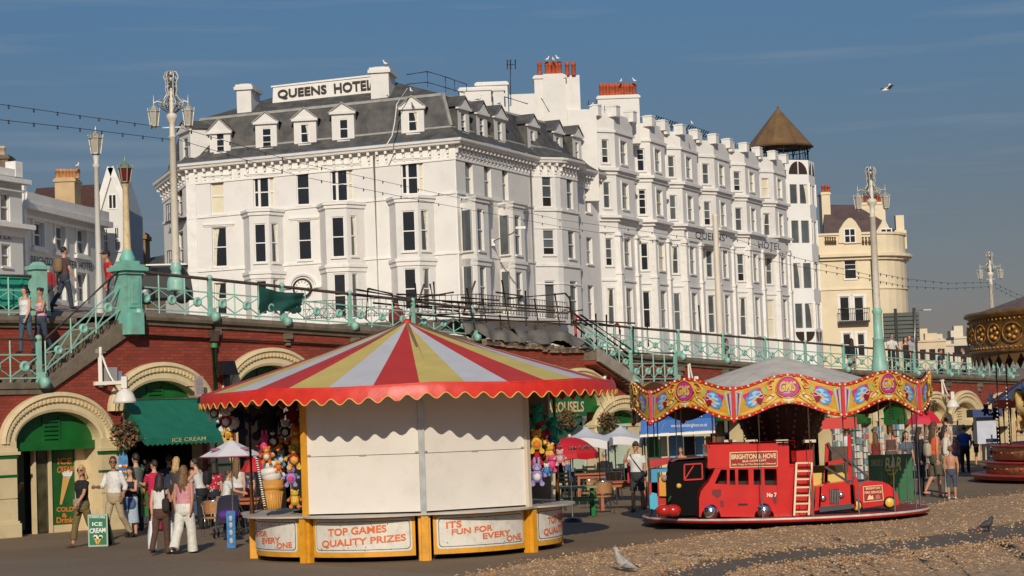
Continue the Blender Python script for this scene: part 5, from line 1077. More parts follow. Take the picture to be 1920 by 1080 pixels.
Y = 58.0; b = W(187, 580, Y); zt = W(176, 238, Y).z; zl = W(178, 292, Y).z; sp = thing('street_lamp', 'slim single lantern lamp post in front of the low grey hotel', 'street lamp', b); m = MB(); m.lathe([(.13, b.z-.8), (.12, b.z+.5), (.085, b.z+1.2), (.07, zl-.35), (.12, zl-.3), (.07, zl-.2), (.10, zl)], V((b.x, b.y, 0)), 12); part('post', m, mat('white lamp post', (.60, .58, .52), .5, noise=(4, .06)), sp); lantern(sp, V((b.x, b.y, zl)), .20, (zt-zl)*.82, frost, silver, spire=.15)
Y = 92.0; b = W(1351, 645, Y); m = MB(); zt = W(1344, 402, Y).z; m.lathe([(.16, b.z-1), (.15, b.z+1), (.12, zt-.1), (.13, zt), (0, zt+.05)], V((b.x, b.y, 0)), 12); single('flag_pole', m, mat('cream pole', (.70, .62, .50), .5, noise=(2, .06)), 'plain cream pole standing before the hotel terrace lettering', 'pole', b)
m = MB(); m.tube([P2.pt(*P2.px(925, 452, .1), .1), W(960, 438, 104.5), W(975, 427, 103)], .035, 6); m.box(W(976, 427, 103), (.5, .22, .12)); m.box(P2.pt(*P2.px(925, 455, .1), .1), (.2, .2, .35)); single('wall_light', m, steel, 'grey arm street light projecting from the side bay of the hotel', 'street light')
m = MB(); c = W(1738, 581, 140); m.box(c, (.55, .2, .08)); m.tube([c, W(1716, 582, 140), W(1715, 640, 140), W(1716, 690, 140)], .05, 6); single('road_light', m, steel, 'plain flat headed road light beside the billboard', 'street light', W(1716, 690, 140))
bulbm = mat('festoon bulb', (.04, .03, .03), .3); bulb_me = None
def festoon(label, pts, nb, sag=0):
    """pts: photo px with depth"""
    global bulb_me
    P = [W(*q) for q in pts]; path = []
    for a, b_ in zip(P, P[1:]):
        for i in range(10): u = i/10; path.append(a*(1-u)+b_*u-Z*(sag*4*u*(1-u)))
    path.append(P[-1]); t = thing('festoon_string', label, 'string lights', P[0], 0, 'festoon light strings'); m = MB(); m.tube(path, .009, 5); part('cable', m, black, t)
    if bulb_me is None: bm = MB(); bm.ball((0, 0, -.06), .027, 0, 8, 6, (1, 1, 1.3)); bm.lathe([(.02, -.05), (.02, .02)], (0, 0, 0), 6); bulb_me = bm.mesh('bulb', bulbm)
    for i in range(nb):
        u = (i+.5)/nb*(len(path)-1); k = min(int(u), len(path)-2); p = path[k]*(1-(u-k))+path[k+1]*(u-k)
        o = bpy.data.objects.new('bulb', bulb_me); COL.objects.link(o); o.parent = t; o.location = p-P[0]
festoon('festoon string nearest the sky top left, upper of the pair', [(-60, 187, 50), (150, 217, 57), (300, 238, 61.5)], 9); festoon('festoon string top left, lower of the pair', [(-60, 218, 50), (150, 241, 57), (322, 262, 62)], 9)
festoon('upper festoon string crossing the corner hotel facade', [(340, 240, 62), (560, 305, 70), (800, 358, 84), (1050, 412, 100), (1340, 452, 92)], 26); festoon('lower festoon string crossing the corner hotel facade', [(335, 262, 62), (560, 330, 70), (800, 378, 84), (1050, 425, 100), (1342, 470, 92)], 26)
festoon('upper festoon string passing the cream house to the lamp', [(1352, 440, 92), (1500, 485, 88), (1641, 518, 85)], 14); festoon('lower festoon string passing the cream house to the lamp', [(1352, 470, 92), (1500, 500, 88), (1641, 525, 85)], 14)
festoon('upper festoon string between the two right hand lamps', [(1645, 512, 85), (1700, 523, 98), (1780, 531, 112), (1858, 529, 128)], 16); festoon('lower festoon string between the two right hand lamps', [(1645, 527, 85), (1700, 537, 98), (1780, 541, 112), (1860, 537, 128)], 16)
festoon('upper festoon string leaving the distant lamp to the right', [(1862, 530, 128), (1900, 548, 120), (1960, 572, 110)], 8); festoon('lower festoon string leaving the distant lamp to the right', [(1865, 538, 128), (1900, 556, 120), (1960, 585, 110)], 8)
sc = thing('scaffolding', 'rusty tube scaffolding over the broken promenade edge', 'scaffolding', WP.pt(tpx(980, 640), 4, 0)); scm = mat('rusty scaffold tube', (.17, .115, .07), .6, .3, noise=(5, .35))
SEG = [((668, 543), (770, 560)), ((690, 541), (735, 551)), ((735, 551), (738, 575)), ((690, 541), (686, 598)), ((755, 560), (1045, 575)), ((770, 573), (1065, 587)), ((780, 590), (1100, 610)), ((700, 568), (860, 583)), ((790, 557), (850, 548)), ((860, 565), (862, 600)), ((744, 552), (835, 553)),
       ((778, 531), (786, 600)), ((795, 533), (786, 560)), ((813, 528), (818, 603)), ((806, 532), (812, 560)), ((875, 540), (890, 612)), ((891, 527), (868, 590)), ((941, 525), (956, 615)), ((985, 545), (987, 612)), ((1040, 550), (1050, 612)), ((1068, 555), (1072, 612)), ((937, 590), (940, 612)),
       ((950, 560), (1060, 550)), ((1060, 550), (1068, 560)), ((1068, 560), (1075, 590)), ((930, 548), (980, 555)), ((865, 558), (935, 563)), ((1065, 585), (1092, 581)), ((1045, 575), (1068, 577)), ((1068, 577), (1078, 612)), ((1072, 585), (1185, 668)), ((1078, 600), (1190, 606)), ((1072, 606), (1300, 622)),
       ((1080, 612), (1170, 690)), ((1117, 588), (1119, 650)), ((1137, 590), (1139, 668)), ((1187, 612), (1188, 660)), ((1213, 605), (1216, 650)), ((860, 600), (1060, 603)), ((868, 590), (990, 596)), ((830, 565), (1040, 582)), ((1310, 572), (1314, 625)), ((820, 590), (940, 585)), ((905, 560), (912, 606)), ((1002, 560), (1010, 610))]
for i, (a, b_) in enumerate(SEG):
    o = (.25, -.7, -.2)[i % 3]; m = MB(); m.tube([WP.pt(*WP.px(*a, o), o), WP.pt(*WP.px(*b_, o), o)], .034, 6); part('scaffold_tube', m, scm, sc)
rr = random.Random(4)
for lb, x0, x1, y0, y1, sd in (('grey tarpaulin bundled over the broken wall top, left half', 868, 985, 612, 640, 1), ('grey tarpaulin bundled over the broken wall top, right half', 968, 1108, 616, 646, 2)):
    m = MB(); rg_ = random.Random(sd); ta, tb = tpx(x0, 630, .1), tpx(x1, 630, .1); zt0, zb0 = WP.px((x0+x1)/2, y0, .1)[1], WP.px((x0+x1)/2, y1, .1)[1]
    bumps = [(rg_.uniform(0, 1), rg_.uniform(.1, .3), rg_.uniform(.05, .18)) for _ in range(5)]
    def fn(u, v):
        t = ta+(tb-ta)*u; s_ = sum(h*math.exp(-((u-c)/w_)**2) for c, w_, h in bumps); drop = zc(t)-.1-(zb0+.2)
        prof_ = [(-.9, .0), (-.4, .25), (0, .28), (.18, .10), (.2, -.12)][min(4, int(v*4.01))]
        return WP.pt(t, zc(t)-.05+prof_[1]+s_+.05*sin(17*u+5*v)+rg_.uniform(-.02, .02), prof_[0]+.06*sin(23*u))
    m.grid(fn, 40, 4); single('tarpaulin', m, mat('grey tarpaulin', (.15, .135, .115), .6, noise=(3, .25), bump=(5, .4)), lb, 'tarpaulin')
m = MB()
for i in range(60):
    t = tg0+(tg1-tg0)*(i+rr.random())/60; m.box(WP.pt(t, zc(t)-.12+rr.uniform(-.06, .04), .0), (rr.uniform(.12, .4), .25, rr.uniform(.08, .2)), 0, (WP.D(), WP.N(), Z))
part('broken_masonry', m, mat('broken masonry', (.30, .22, .15), .9, noise=(4, .35)), wall)
m = MB(); q = [WP.px(x, y, .12) for x, y in ((484, 537), (569, 549), (566, 586), (484, 581))]; m.grid(lambda u, v: WP.pt((q[0][0]*(1-u)+q[1][0]*u)*(1-v)+(q[3][0]*(1-u)+q[2][0]*u)*v, (q[0][1]*(1-u)+q[1][1]*u)*(1-v)+(q[3][1]*(1-u)+q[2][1]*u)*v-.06*sin(pi*u)*(1-v), .12+.05*sin(9*u+3*v)+.03*sin(17*u*v)), 24, 10)
single('banner', m, mat('bottle green sheet', (.006, .065, .050), .7, noise=(4, .3), bump=(6, .4)), 'dark green sheet tied along the promenade railing', 'banner')
lr = mat('life ring red', (.55, .03, .02), .5)
m = MB(); c = WP.pt(*WP.px(1137, 712, .12), .12); N_ = WP.N(); m.tube([c+(WP.D()*cos(a)+Z*sin(a))*.20+N_*.08 for a in [2*pi*i/18 for i in range(18)]], .055, 8, 0, False, True); m.box(c, (.5, .06, .62), 1, (WP.D(), N_, Z)); single('life_ring', m, [whitep, lr], 'red and white life ring board on the wall by the right stair', 'life ring')
for lb, x, y in (('red and white barrier end on the promenade beside the scaffolding', 1084, 604), ('red and white barrier post at the top of the right stair', 1157, 618)):
    m = MB(); c = WP.pt(*WP.px(x, y, -.8), -.8); m.tube([c+(WP.D()*cos(a)*.9+Z*sin(a)*1.2)*.16 for a in [pi*i/10 for i in range(11)]]+[c-WP.D()*.15-Z*.7], .045, 6); m.tube([c+WP.D()*.15, c+WP.D()*.15-Z*.7], .045, 6); m.bar(c-Z*.25-WP.D()*.15, c-Z*.25+WP.D()*.15, .05, .12, 1); single('barrier', m, [lr, whitep], lb, 'barrier')
def bracket_lamp(label, x, ytop, ybot, xl, yl, r_, o=.35):
    t0, z0 = WP.px(x, ybot, .1); z1 = WP.px(x, ytop, .1)[1]; t1, z2 = WP.px(xl, yl, o+.5)
    root = thing('wall_lamp', label, 'wall lamp', WP.pt(t0, z0, 0), 0, 'white bracket lamps on the seafront wall'); wl = mat('white lamp enamel', (.72, .68, .60), .35, noise=(5, .05))
    m = MB(); m.bar(WP.pt(t0, z0-.1, .1), WP.pt(t0, z1+.1, .1), .10, .10); E = WP.pt(t1, z0, o+.5); m.bar(WP.pt(t0-.15, z0, .1), E, .07, .09)
    for s_ in (z1, z0): m.box(WP.pt(t0, s_, .06), (.32, .12, .10), 0, (WP.D(), WP.N(), Z))
    m.tube([WP.pt(t0, z1, .12)*(1-u)+E*u+V((0, 0, -.42*(z1-z0)*sin(pi*u)**1.0)) for u in [i/10 for i in range(11)]], .03, 6); m.tube([E+Z*.18, E-Z*.25], .05, 8); m.box(E, (.14, .14, .3)); part('bracket', m, wl, root)
    m = MB(); m.lathe([(.04, .0), (.10, -.03), (r_*.75, -.14*r_/.3), (r_, -.32*r_/.3), (r_*1.08, -.40*r_/.3), (r_*.9, -.40*r_/.3), (0, -.36*r_/.3)], E-Z*.15, 18); part('shade', m, wl, root)
bracket_lamp('white dome lamp on a bracket between the two left arches', 189, 658, 719, 234, 740, .29)
bracket_lamp('white dome lamp on a bracket above the stairs behind the ride roof', 1293, 680, 715, 1306, 725, .22); bracket_lamp('white dome lamp on a bracket beside the far right arches', 1768, 712, 742, 1786, 752, .26)
m = MB(); r = prect(WP, 194, 689, 213, 716); m.pbox(WP, r[0], r[2], r[1], r[3], .02, .16); m.pbox(WP, r[2]+.08, r[2]+.22, r[3]-.45, r[3]-.1, .02, .08, 1); single('meter_box', m, [mat('grey box', (.35, .34, .32), .5, noise=(3, .1)), mat('blue plate', (.25, .27, .34), .4)], 'grey electrical box behind the white bracket lamp', 'box')
m = MB(); c = WP.pt(*WP.px(425, 690, .4), .4); m.box(c, (.55, .35, .38), 0, (WP.D(), WP.N(), Z), .7); m.box(c-Z*.35, (.12, .12, .5), 0, (WP.D(), WP.N(), Z)); m.tube([c, c-WP.N()*.4], .04, 6); single('flood_light', m, black, 'black floodlight on the wall beside the green downpipe', 'floodlight')
m = MB(); c = WP.pt(*WP.px(373, 724, .6), .6); m.box(c, (.28, .04, .55), 0, (WP.D(), WP.N(), Z)); m.box(c+WP.N()*.024, (.2, .006, .4), 1, (WP.D(), WP.N(), Z)); m.tube([c, c-WP.N()*.5], .025, 5); single('hanging_sign', m, [mat('pinkish board', (.42, .30, .26), .6, noise=(9, .3)), mat('grey print', (.3, .26, .27), .6, noise=(20, .4))], 'small faded hanging sign at the right end of the green awning', 'sign')
def basket(label, x, y, r_, o):
    root = thing('hanging_basket', label, 'hanging basket', WP.pt(*WP.px(x, y+15, o), o), 0, 'hanging flower baskets'); c = WP.pt(*WP.px(x, y, o), o); m = MB(); rg_ = random.Random(int(x)); cols = 4
    for i in range(420):
        d = V((rg_.gauss(0, 1), rg_.gauss(0, 1), rg_.gauss(0, 1))); d = d.normalized()*r_*rg_.uniform(.55, 1.12); d.z *= .85 if d.z > 0 else 1.1; p = c+d
        a = V((rg_.uniform(-1, 1), rg_.uniform(-1, 1), rg_.uniform(-1, .4))).normalized()*rg_.uniform(.06, .13)*r_/.35; b_ = a.cross(V((rg_.uniform(-1, 1), rg_.uniform(-1, 1), rg_.uniform(-1, 1)))).normalized()*a.length*.4
        m.add([p-a*.3, p+b_, p+a, p-b_], [(0, 1, 2, 3)], rg_.choice((0, 0, 0, 1, 1, 2, 3)))
    part('foliage', m, [mat('dry leaf', (.12, .075, .03), .8), mat('leaf green', (.06, .09, .025), .8), mat('dry stem', (.20, .11, .05), .8), mat('dull flower', (.30, .09, .05), .8)], root)
    m = MB(); m.ball(c-Z*r_*.2, r_*.6, 0, 10, 6, (1, 1, .8)); m.tube([c+Z*r_*.3, c+Z*r_*1.9-WP.N()*.3], .012, 4); part('basket', m, mat('moss basket', (.05, .04, .02), .9), root)
basket('dry brown hanging basket left of the ice cream awning', 236, 812, .36, 1.0); basket('hanging basket under the CAROUSELS sign', 1063, 783, .3, 1.2); basket('reddish hanging basket left of the BAR fanlight', 1140, 790, .34, .9); basket('small hanging basket above the red umbrella', 1746, 762, .3, .6)
def gull(label, p, face, s, fly=False, group=None):
    """standing herring gull about .4 s m long"""
    root = thing('seagull', label, 'seagull', p, 0, group); F = V((cos(face), sin(face), 0)); S = V((-F.y, F.x, 0)); p = V(p); h = .0 if fly else .14*s; m = MB()
    bd = [(-.33, .13, .004), (-.24, .145, .03), (-.13, .165, .07), (-.03, .20, .092), (.05, .25, .088), (.10, .31, .060), (.12, .37, .042), (.125, .415, .044), (.145, .445, .045), (.18, .452, .034), (.21, .445, .018)]
    path = [p+F*(x*s)+Z*((z)*s) for x, z, r in bd]; m.tube(path, [r*s for x, z, r in bd], 12, 0)
    part('body', m, [gull_w if s < 1.5 and 'brown' not in label else mat('mottled gull', (.36, .33, .29), .8, noise=(30, .35))], root)
    m = MB(); m.lathe([(.016*s, 0), (.012*s, .04*s), (.004*s, .075*s), (0, .08*s)], p+F*.205*s+Z*.443*s, 6, 0, (S, S.cross(F), F)); part('bill', m, mat('gull bill', (.35, .22, .06), .5), root)
    for q in (-1, 1):
        m = MB()
        if fly: m.add([p+F*.12*s+Z*.2*s+S*q*.06*s, p+F*.16*s+S*q*.35*s+Z*.36*s, p-F*.02*s+S*q*.72*s+Z*.30*s, p-F*.06*s+S*q*.34*s+Z*.34*s, p-F*.10*s+S*q*.06*s+Z*.2*s], [(0, 1, 2, 3, 4)]); m.add([v-V((0, 0, .012)) for v in [V(x) for x in m.v]], [(4, 3, 2, 1, 0)])
        else: m.grid(lambda u, v: p+F*((.07-.46*u)*s)+S*q*((.092*(sin(pi*min(1, .15+u*.8))**.6)*(.6+.4*v)+.008)*s)+Z*((.285-.12*v*(1-u)-.16*u)*s), 8, 5)
        part('wing', m, mat('gull wing', (.25, .235, .215), .8, noise=(22, .45)), root)
        if not fly: m = MB(); m.tube([p+S*q*.035*s+Z*.10*s, p+S*q*.035*s+F*.01*s+Z*.0], .008*s, 5); m.box(p+S*q*.035*s+F*.03*s+Z*.006, (.07*s, .05*s, .01), 0, (F, S, Z)); part('leg', m, mat('gull leg', (.45, .28, .2), .6), root)
    e = MB(); [e.ball(p+F*.172*s+Z*.46*s+S*q*.031*s, .007*s, 0, 6, 4) for q in (-1, 1)]; part('eyes', e, black, root)
gull('mottled brown gull standing on the shingle in the foreground', G(1169, 1079), radians(138), .92)
gp = 'gulls perched on the rooftops'
for lb, x, y, Y, f_ in (('gull on the left end of the tall chimney pots', 1026, 116, 121, 0), ('gull on the middle of the tall chimney pots', 1038, 117, 121, 2), ('gull on the highest of the tall chimney pots', 1046, 114, 121, 3), ('gull on the row of pots above the terrace, centre', 1164, 157, 127, 1), ('gull on the row of pots above the terrace, right end', 1190, 156, 127, 3),
                        ('gull on the chimney block right of the roof sign', 723, 125, 104, 3), ('gull on the terrace battlement nearest the corner hotel', 1109, 203, 121.5, 0), ('gull on a middle terrace battlement', 1298, 236, 133, 2), ('gull on the buff chimney of the low hotel', 145, 316, 110, 1), ('gull on the dormer ridge beside the white cable', 771, 176, 104, 2), ('gull on a side dormer ridge', 899, 190, 110, 0), ('gull on the tall side dormer ridge', 937, 198, 112, 1)):
    gull(lb, W(x, y, Y), f_, .72, False, gp)
gull('white gull flying in the open sky at the right', W(1664, 175, 100), radians(20), 1.0, True)
p = G(1854, 998); root = thing('pigeon', 'dark pigeon walking on the tarmac path', 'pigeon', p); m = MB(); m.tube([p+V((-.02, 0, 0))+V((x, 0, z)) for x, z in ((-.20, .10), (-.10, .13), (0, .16), (.06, .20), (.075, .26), (.10, .285), (.13, .28))], [.015, .05, .075, .06, .032, .034, .012], 10); part('body', m, mat('pigeon', (.045, .042, .045), .7, noise=(20, .4)), root)
for q in (-1, 1): m = MB(); m.tube([p+V((0, .03*q, .1)), p+V((.01, .03*q, 0))], .009, 5); part('leg', m, mat('pigeon leg', (.3, .07, .05), .6), root)
Yc = 70.0; cc = W(300, 574, Yc); root = thing('parked_car', 'black hatchback parked on the promenade behind the green railing', 'car', cc); X = V((1, .15, 0)).normalized(); Y_ = V((-.15, 1, 0)).normalized(); ax = (X, Y_, Z); blk = mat('black car paint', (.006, .006, .007), .5)
bl, br_ = W(255, 572, Yc), W(362, 572, Yc); wd = (br_-bl).length
c0 = (bl+br_)/2; m = MB(); sec = [(0, .4, .0), (.03, .80, 0), (.16, .95, .0), (.25, 1.28, 0), (.55, 1.36, 0), (.85, 1.32, 0), (.97, .9, 0), (1, .45, 0)]
for y0, y1, inn in ((-.85, .85, 0),):
    A_ = [c0+X*((u-.5)*wd*1.0)+Z*(h*.95)-Y_*.85 for u, h, _ in sec]; base = [c0+X*(.5*wd)+Z*.2-Y_*.85, c0-X*(.5*wd)+Z*.2-Y_*.85]; m.prism(A_+base, Y_*1.7)
part('body', m, blk, root); m = MB(); m.add([c0+X*((u-.5)*wd)+Z*h-Y_*.856 for u, h in ((.20, .95), (.27, 1.22), (.83, 1.25), (.93, .95))], [(0, 1, 2, 3)]); part('window', m, glass, root)
for u in (.2, .82): m = MB(); m.lathe([(0, .1), (.20, .1), (.30, .06), (.30, -.1)], c0+X*((u-.5)*wd)+Z*.28-Y_*.85, 18, 0, (X, Z, -Y_)); part('wheel', m, black, root)
m = MB(); m.box(c0+Z*1.34-Y_*.6+X*.1, (wd*.7, .05, .05), 0, ax); part('roof_bar', m, whitep, root)
SY = 40.3; SC0 = W(764, 985, SY); SX = SC0.x; S0 = V((SX, SY, 0))
stall = thing('prize_stall', 'round games stall with red white and yellow striped canopy and closed white shutters', 'fairground stall', S0)
def sp(r, th, z, dx=0): a = radians(th); return V((SX+dx+r*sin(a), SY-r*cos(a), z))
zE, zA = W(770, 727, SY).z, W(757, 603, SY).z; CR, CDX = 4.03, .12
c_red = mat('canopy red', (.50, .030, .014), .55, noise=(2, .1), bump=(3, .15)); c_yel = mat('canopy yellow', (.56, .43, .115), .6, noise=(2, .08), bump=(3, .15)); c_whi = mat('canopy white', (.52, .51, .52), .6, noise=(2, .06), bump=(3, .15)); v_red = mat('valance red', (.62, .028, .012), .42, noise=(5, .12), bump=(6, .3))
NS = 30; st0 = -6.3; rad = [(0.06, 0), (.7, .10), (1.5, .25), (2.4, .47), (3.3, .74), (4.03, 1.0)]
prof_c = [(r, zA+(zE-zA)*((r/CR)**.93)) for r in (0.04, .5, 1.1, 1.8, 2.5, 3.2, 3.7, CR)]
mb = MB()
for k in range(NS):
    t0 = st0+360/NS*k
    for j in range(3):
        a, b = t0+4.0*j, t0+4.0*(j+1)
        for (r1, z1), (r2, z2) in zip(prof_c, prof_c[1:]):
            sag = lambda r, th: -.035*(r/CR)*abs(sin(radians((th-9)*4)))
            mb.add([sp(r1, a, z1+sag(r1, a), CDX), sp(r1, b, z1+sag(r1, b), CDX), sp(r2, b, z2+sag(r2, b), CDX), sp(r2, a, z2+sag(r2, a), CDX)], [(3, 2, 1, 0)], (0, 1, 2)[k % 3], True)
part('canopy', mb, [c_red, c_yel, c_whi], stall)
mb = MB(); mb.lathe([(.09, zA-.15), (.10, zA-.02), (.05, zA+.05), (0, zA+.06)], V((SX+CDX, SY, 0)), 12); part('finial', mb, c_red, stall)
mb = MB(); nsc = 74; n = nsc*8; edge = []
for i in range(n):
    a = 360*i/n; b = 360*(i+1)/n; f = lambda t: -.035*abs(sin(radians((t-9)*4)))
    zb = lambda t: zE-.225-.055*cos(radians(t*nsc))+f(t)+.015*sin(radians(t*5))
    R1 = CR+.015; mb.add([sp(CR-.02, a, zE+.03+f(a), CDX), sp(CR-.02, b, zE+.03+f(b), CDX), sp(R1, b, zE-.05+f(b), CDX), sp(R1, a, zE-.05+f(a), CDX), sp(R1+.02, b, zb(b), CDX), sp(R1+.02, a, zb(a), CDX)], [(0, 1, 2, 3), (3, 2, 4, 5)], 0, True); edge.append(sp(R1+.025, a, zb(a), CDX))
part('valance', mb, v_red, stall); mb = MB(); mb.tube(edge, .013, 4, 0, False, True); part('valance_trim', mb, mat('gold trim', (.72, .40, .10), .5), stall)
TH = [9+45*k for k in range(8)]
white_b = mat('white shutter', (.71, .665, .60), .45, noise=(1.2, .035), dirt=(2.2, (.52, .47, .39), .35)); alu = mat('aluminium post', (.42, .43, .43), .4, .6, noise=(5, .15))
zC, zP0, zP1 = .855, .10, .80
RB = 2.93
def shutter(k):
    a, b = sp(RB, TH[k], 0), sp(RB, TH[k+1], 0); p = Plane(a.xy, b.xy); p.P = a.xy; p.d = (b-a).xy.normalized(); mid = (a+b)/2; p.n = (mid.xy-V((SX, SY))).normalized(); ln = (b-a).length; m = MB(); zt = zE-.10; zj = zC+(zt-zC)*.485
    m.pbox(p, .03, ln-.03, zC+.03, zj-.006, -.04, 0); m.pbox(p, .03, ln-.03, zj+.006, zt, -.04, -.003); m.pbox(p, .03, ln-.03, zj-.02, zj+.02, -.05, -.035, 1)
    m.pbox(p, ln*.47, ln*.53, zj-.02, zj+.012, .0, .008, 1); m.pbox(p, .06, .12, zj+.01, zj+.04, 0, .006, 1); m.pbox(p, ln-.12, ln-.06, zj+.01, zj+.04, 0, .006, 1)
    part('shutter', m, [white_b, mat('grey seam', (.30, .28, .25), .6)], stall)
OPEN = {6, 7-8 if False else 6}
TH = [9+45*k for k in range(9)]; shutter(0)
TH = [9-45]+[9]; shutter(0); TH = [9+45*k for k in range(9)]
for k in (2, 3, 4): shutter(k)
for k in range(8):
    th = TH[k]; m = MB(); wood_p = k in (2, 6)
    if wood_p: m.tube([sp(3.0, th, zC), sp(3.0, th, zE-.05)], .05, 8); part('canopy_post', m, mat('varnished post', (.33, .13, .03), .4, noise=(5, .4)), stall)
    else: a_ = radians(th); m.box(sp(RB+.01, th, (zC+zE-.08)/2), (.10, .08, zE-.08-zC), 0, (V((cos(a_), sin(a_), 0)), V((sin(a_), -cos(a_), 0)), Z)); part('canopy_post', m, alu if k in (0, 4) else (mat('pale post', (.60, .52, .40), .5) if k != 7 else yellow), stall)
    a_ = radians(th); X_, Y_ = V((cos(a_), sin(a_), 0)), V((sin(a_), -cos(a_), 0)); m = MB(); m.box(sp(2.93, th, .41), (.22, .12, .82), 0, (X_, Y_, Z)); m.box(sp(3.0, th, .40), (.13, .13, .80), 0, (X_, Y_, Z)); part('base_post', m, yellow, stall)
def cbulge(th, base, amt): return base+amt*abs(sin(radians((th-9)*4)))**.8
mb = MB(); n = 144
for i in range(n):
    a, b = 360*i/n, 360*(i+1)/n; ra, rb__ = cbulge(a, 3.06, .27), cbulge(b, 3.06, .27)
    for (q1, q2, z1, z2) in ((2.2, None, zC, zC), (None, None, zC, zC-.035), (None, 2.2, zC-.035, zC-.035)):
        A1 = 2.2 if q1 else ra; B1 = 2.2 if q1 else rb__; A2 = 2.2 if q2 else ra; B2 = 2.2 if q2 else rb__
        mb.add([sp(A1, a, z1), sp(B1, b, z1), sp(B2, b, z2), sp(A2, a, z2)], [(3, 2, 1, 0)])
part('counter', mb, mat('counter laminate', (.50, .46, .40), .4, noise=(3, .12), dirt=(4, (.3, .26, .2), .5)), stall)
panel_w = mat('sign panel white', (.70, .66, .58), .4, noise=(3, .05), dirt=(7, (.3, .26, .2), .5)); let_o = mat('orange sign lettering', (.66, .13, .035), .45); let_h = mat('pale orange halo', (.78, .44, .28), .5); keyl = mat('panel key line', (.09, .07, .05), .5)
def rp(th): return cbulge(th, 2.90, .13)
for k in range(8):
    t0, t1 = TH[k]+3.2, TH[k]+45-3.2; m = MB(); P = lambda u, v, o=0: sp(rp(t0+(t1-t0)*u)+o, t0+(t1-t0)*u, zP0+(zP1-zP0)*v)
    m.grid(lambda u, v: P(u, v), 16, 1); part('base_frame', m, yellow, stall)
    m = MB(); inset = lambda u, v, o: P(.03+.94*u, .13+.84*v, o)
    def rr_loop(e, o):                                     # rounded rectangle following the curve
        pts = []
        W_, H_, r_ = 2.05, .60, .07
        for cx, cy, a0 in ((W_-e-r_, H_-e-r_, 0), (e+r_, H_-e-r_, 90), (e+r_, e+r_, 180), (W_-e-r_, e+r_, 270)):
            for j in range(5): a_ = radians(a0+22.5*j); pts.append(((cx+r_*cos(a_))/W_, (cy+r_*sin(a_))/H_))
        dense = []
        for i in range(len(pts)):
            p, q = pts[i], pts[(i+1) % len(pts)]; ns_ = max(1, int(abs(q[0]-p[0])*14))
            for j in range(ns_): dense.append((p[0]+(q[0]-p[0])*j/ns_, p[1]+(q[1]-p[1])*j/ns_))
        return dense
    for e, o, mi in ((0, .006, 0), (.035, .010, 1), (.047, .014, 0)):
        lp = rr_loop(e, o); us = sorted({round(p[0], 4) for p in lp})
        up = [max(p[1] for p in lp if abs(p[0]-x) < 1e-3) for x in us]; dn = [min(p[1] for p in lp if abs(p[0]-x) < 1e-3) for x in us]
        xs = [x for x, a_, b_ in zip(us, up, dn)]; full = [(x, a_, b_) for x, a_, b_ in zip(us, up, dn)]
        fu = [(p[0], p[1]) for p in lp if p[1] > .5]; fd = [(p[0], p[1]) for p in lp if p[1] <= .5]; fu.sort(); fd.sort()
        for x0, x1 in zip(xs, xs[1:]):
            m.add([inset(x0, interp(fd, x0), o), inset(x1, interp(fd, x1), o), inset(x1, interp(fu, x1), o), inset(x0, interp(fu, x0), o)], [(0, 1, 2, 3)], mi)
    rg_ = random.Random(k)
    for _ in range(12): u, v = rg_.uniform(.04, .96), rg_.choice((rg_.uniform(.06, .2), rg_.uniform(.8, .95))); m.ball(inset(u, v, .014), .011, 1, 6, 4)
    pn = part('sign_panel', m, [panel_w, keyl], stall)
    lines = [('TOP GAMES', .17, .76, .50, .73, .10), ('QUALITY PRIZES', .09, .94, .12, .37, .16)] if k % 2 else [('ITS', .09, .24, .62, .83, .03), ('FUN FOR', .14, .56, .42, .60, .07), ('EVERY', .45, .78, .24, .42, .055), ('ONE', .73, .94, .10, .28, .05)]
    for s_, u0, u1, v0, v1, sl in lines:
        m = MB()
        for off_, mi, bd in ((.020, 1, .05), (.026, 0, .012)): letter(m, s_, lambda u, v: inset(u0+(u1-u0)*u, v0+(v1-v0)*v+sl*u, off_), mi, bd)
        part('sign_lettering', m, [let_o, let_h], pn)
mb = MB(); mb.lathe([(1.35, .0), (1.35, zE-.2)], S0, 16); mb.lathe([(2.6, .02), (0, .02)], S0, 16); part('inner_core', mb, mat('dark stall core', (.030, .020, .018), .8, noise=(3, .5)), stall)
mb = MB()
for k in range(8): mb.tube([sp(3.9, TH[k], zE-.02, CDX), sp(.1, TH[k], zA-.06, CDX)], .04, 6)
for a in range(0, 360, 45): mb.bar(sp(2.93, a+9, zE-.05), sp(2.93, a+54, zE-.05), .07, .12)
part('roof_frame', mb, mat('stained frame wood', (.20, .12, .06), .7), stall)
mb = MB(); mb.box(sp(3.1, -62, zE-.20), (.55, .10, .05), 0, (V((cos(radians(-62)), sin(radians(-62)), 0)), V((0, 1, 0)), Z)); part('lamp_tube', mb, mat('cream lamp tube', (.65, .52, .28), .5), stall)
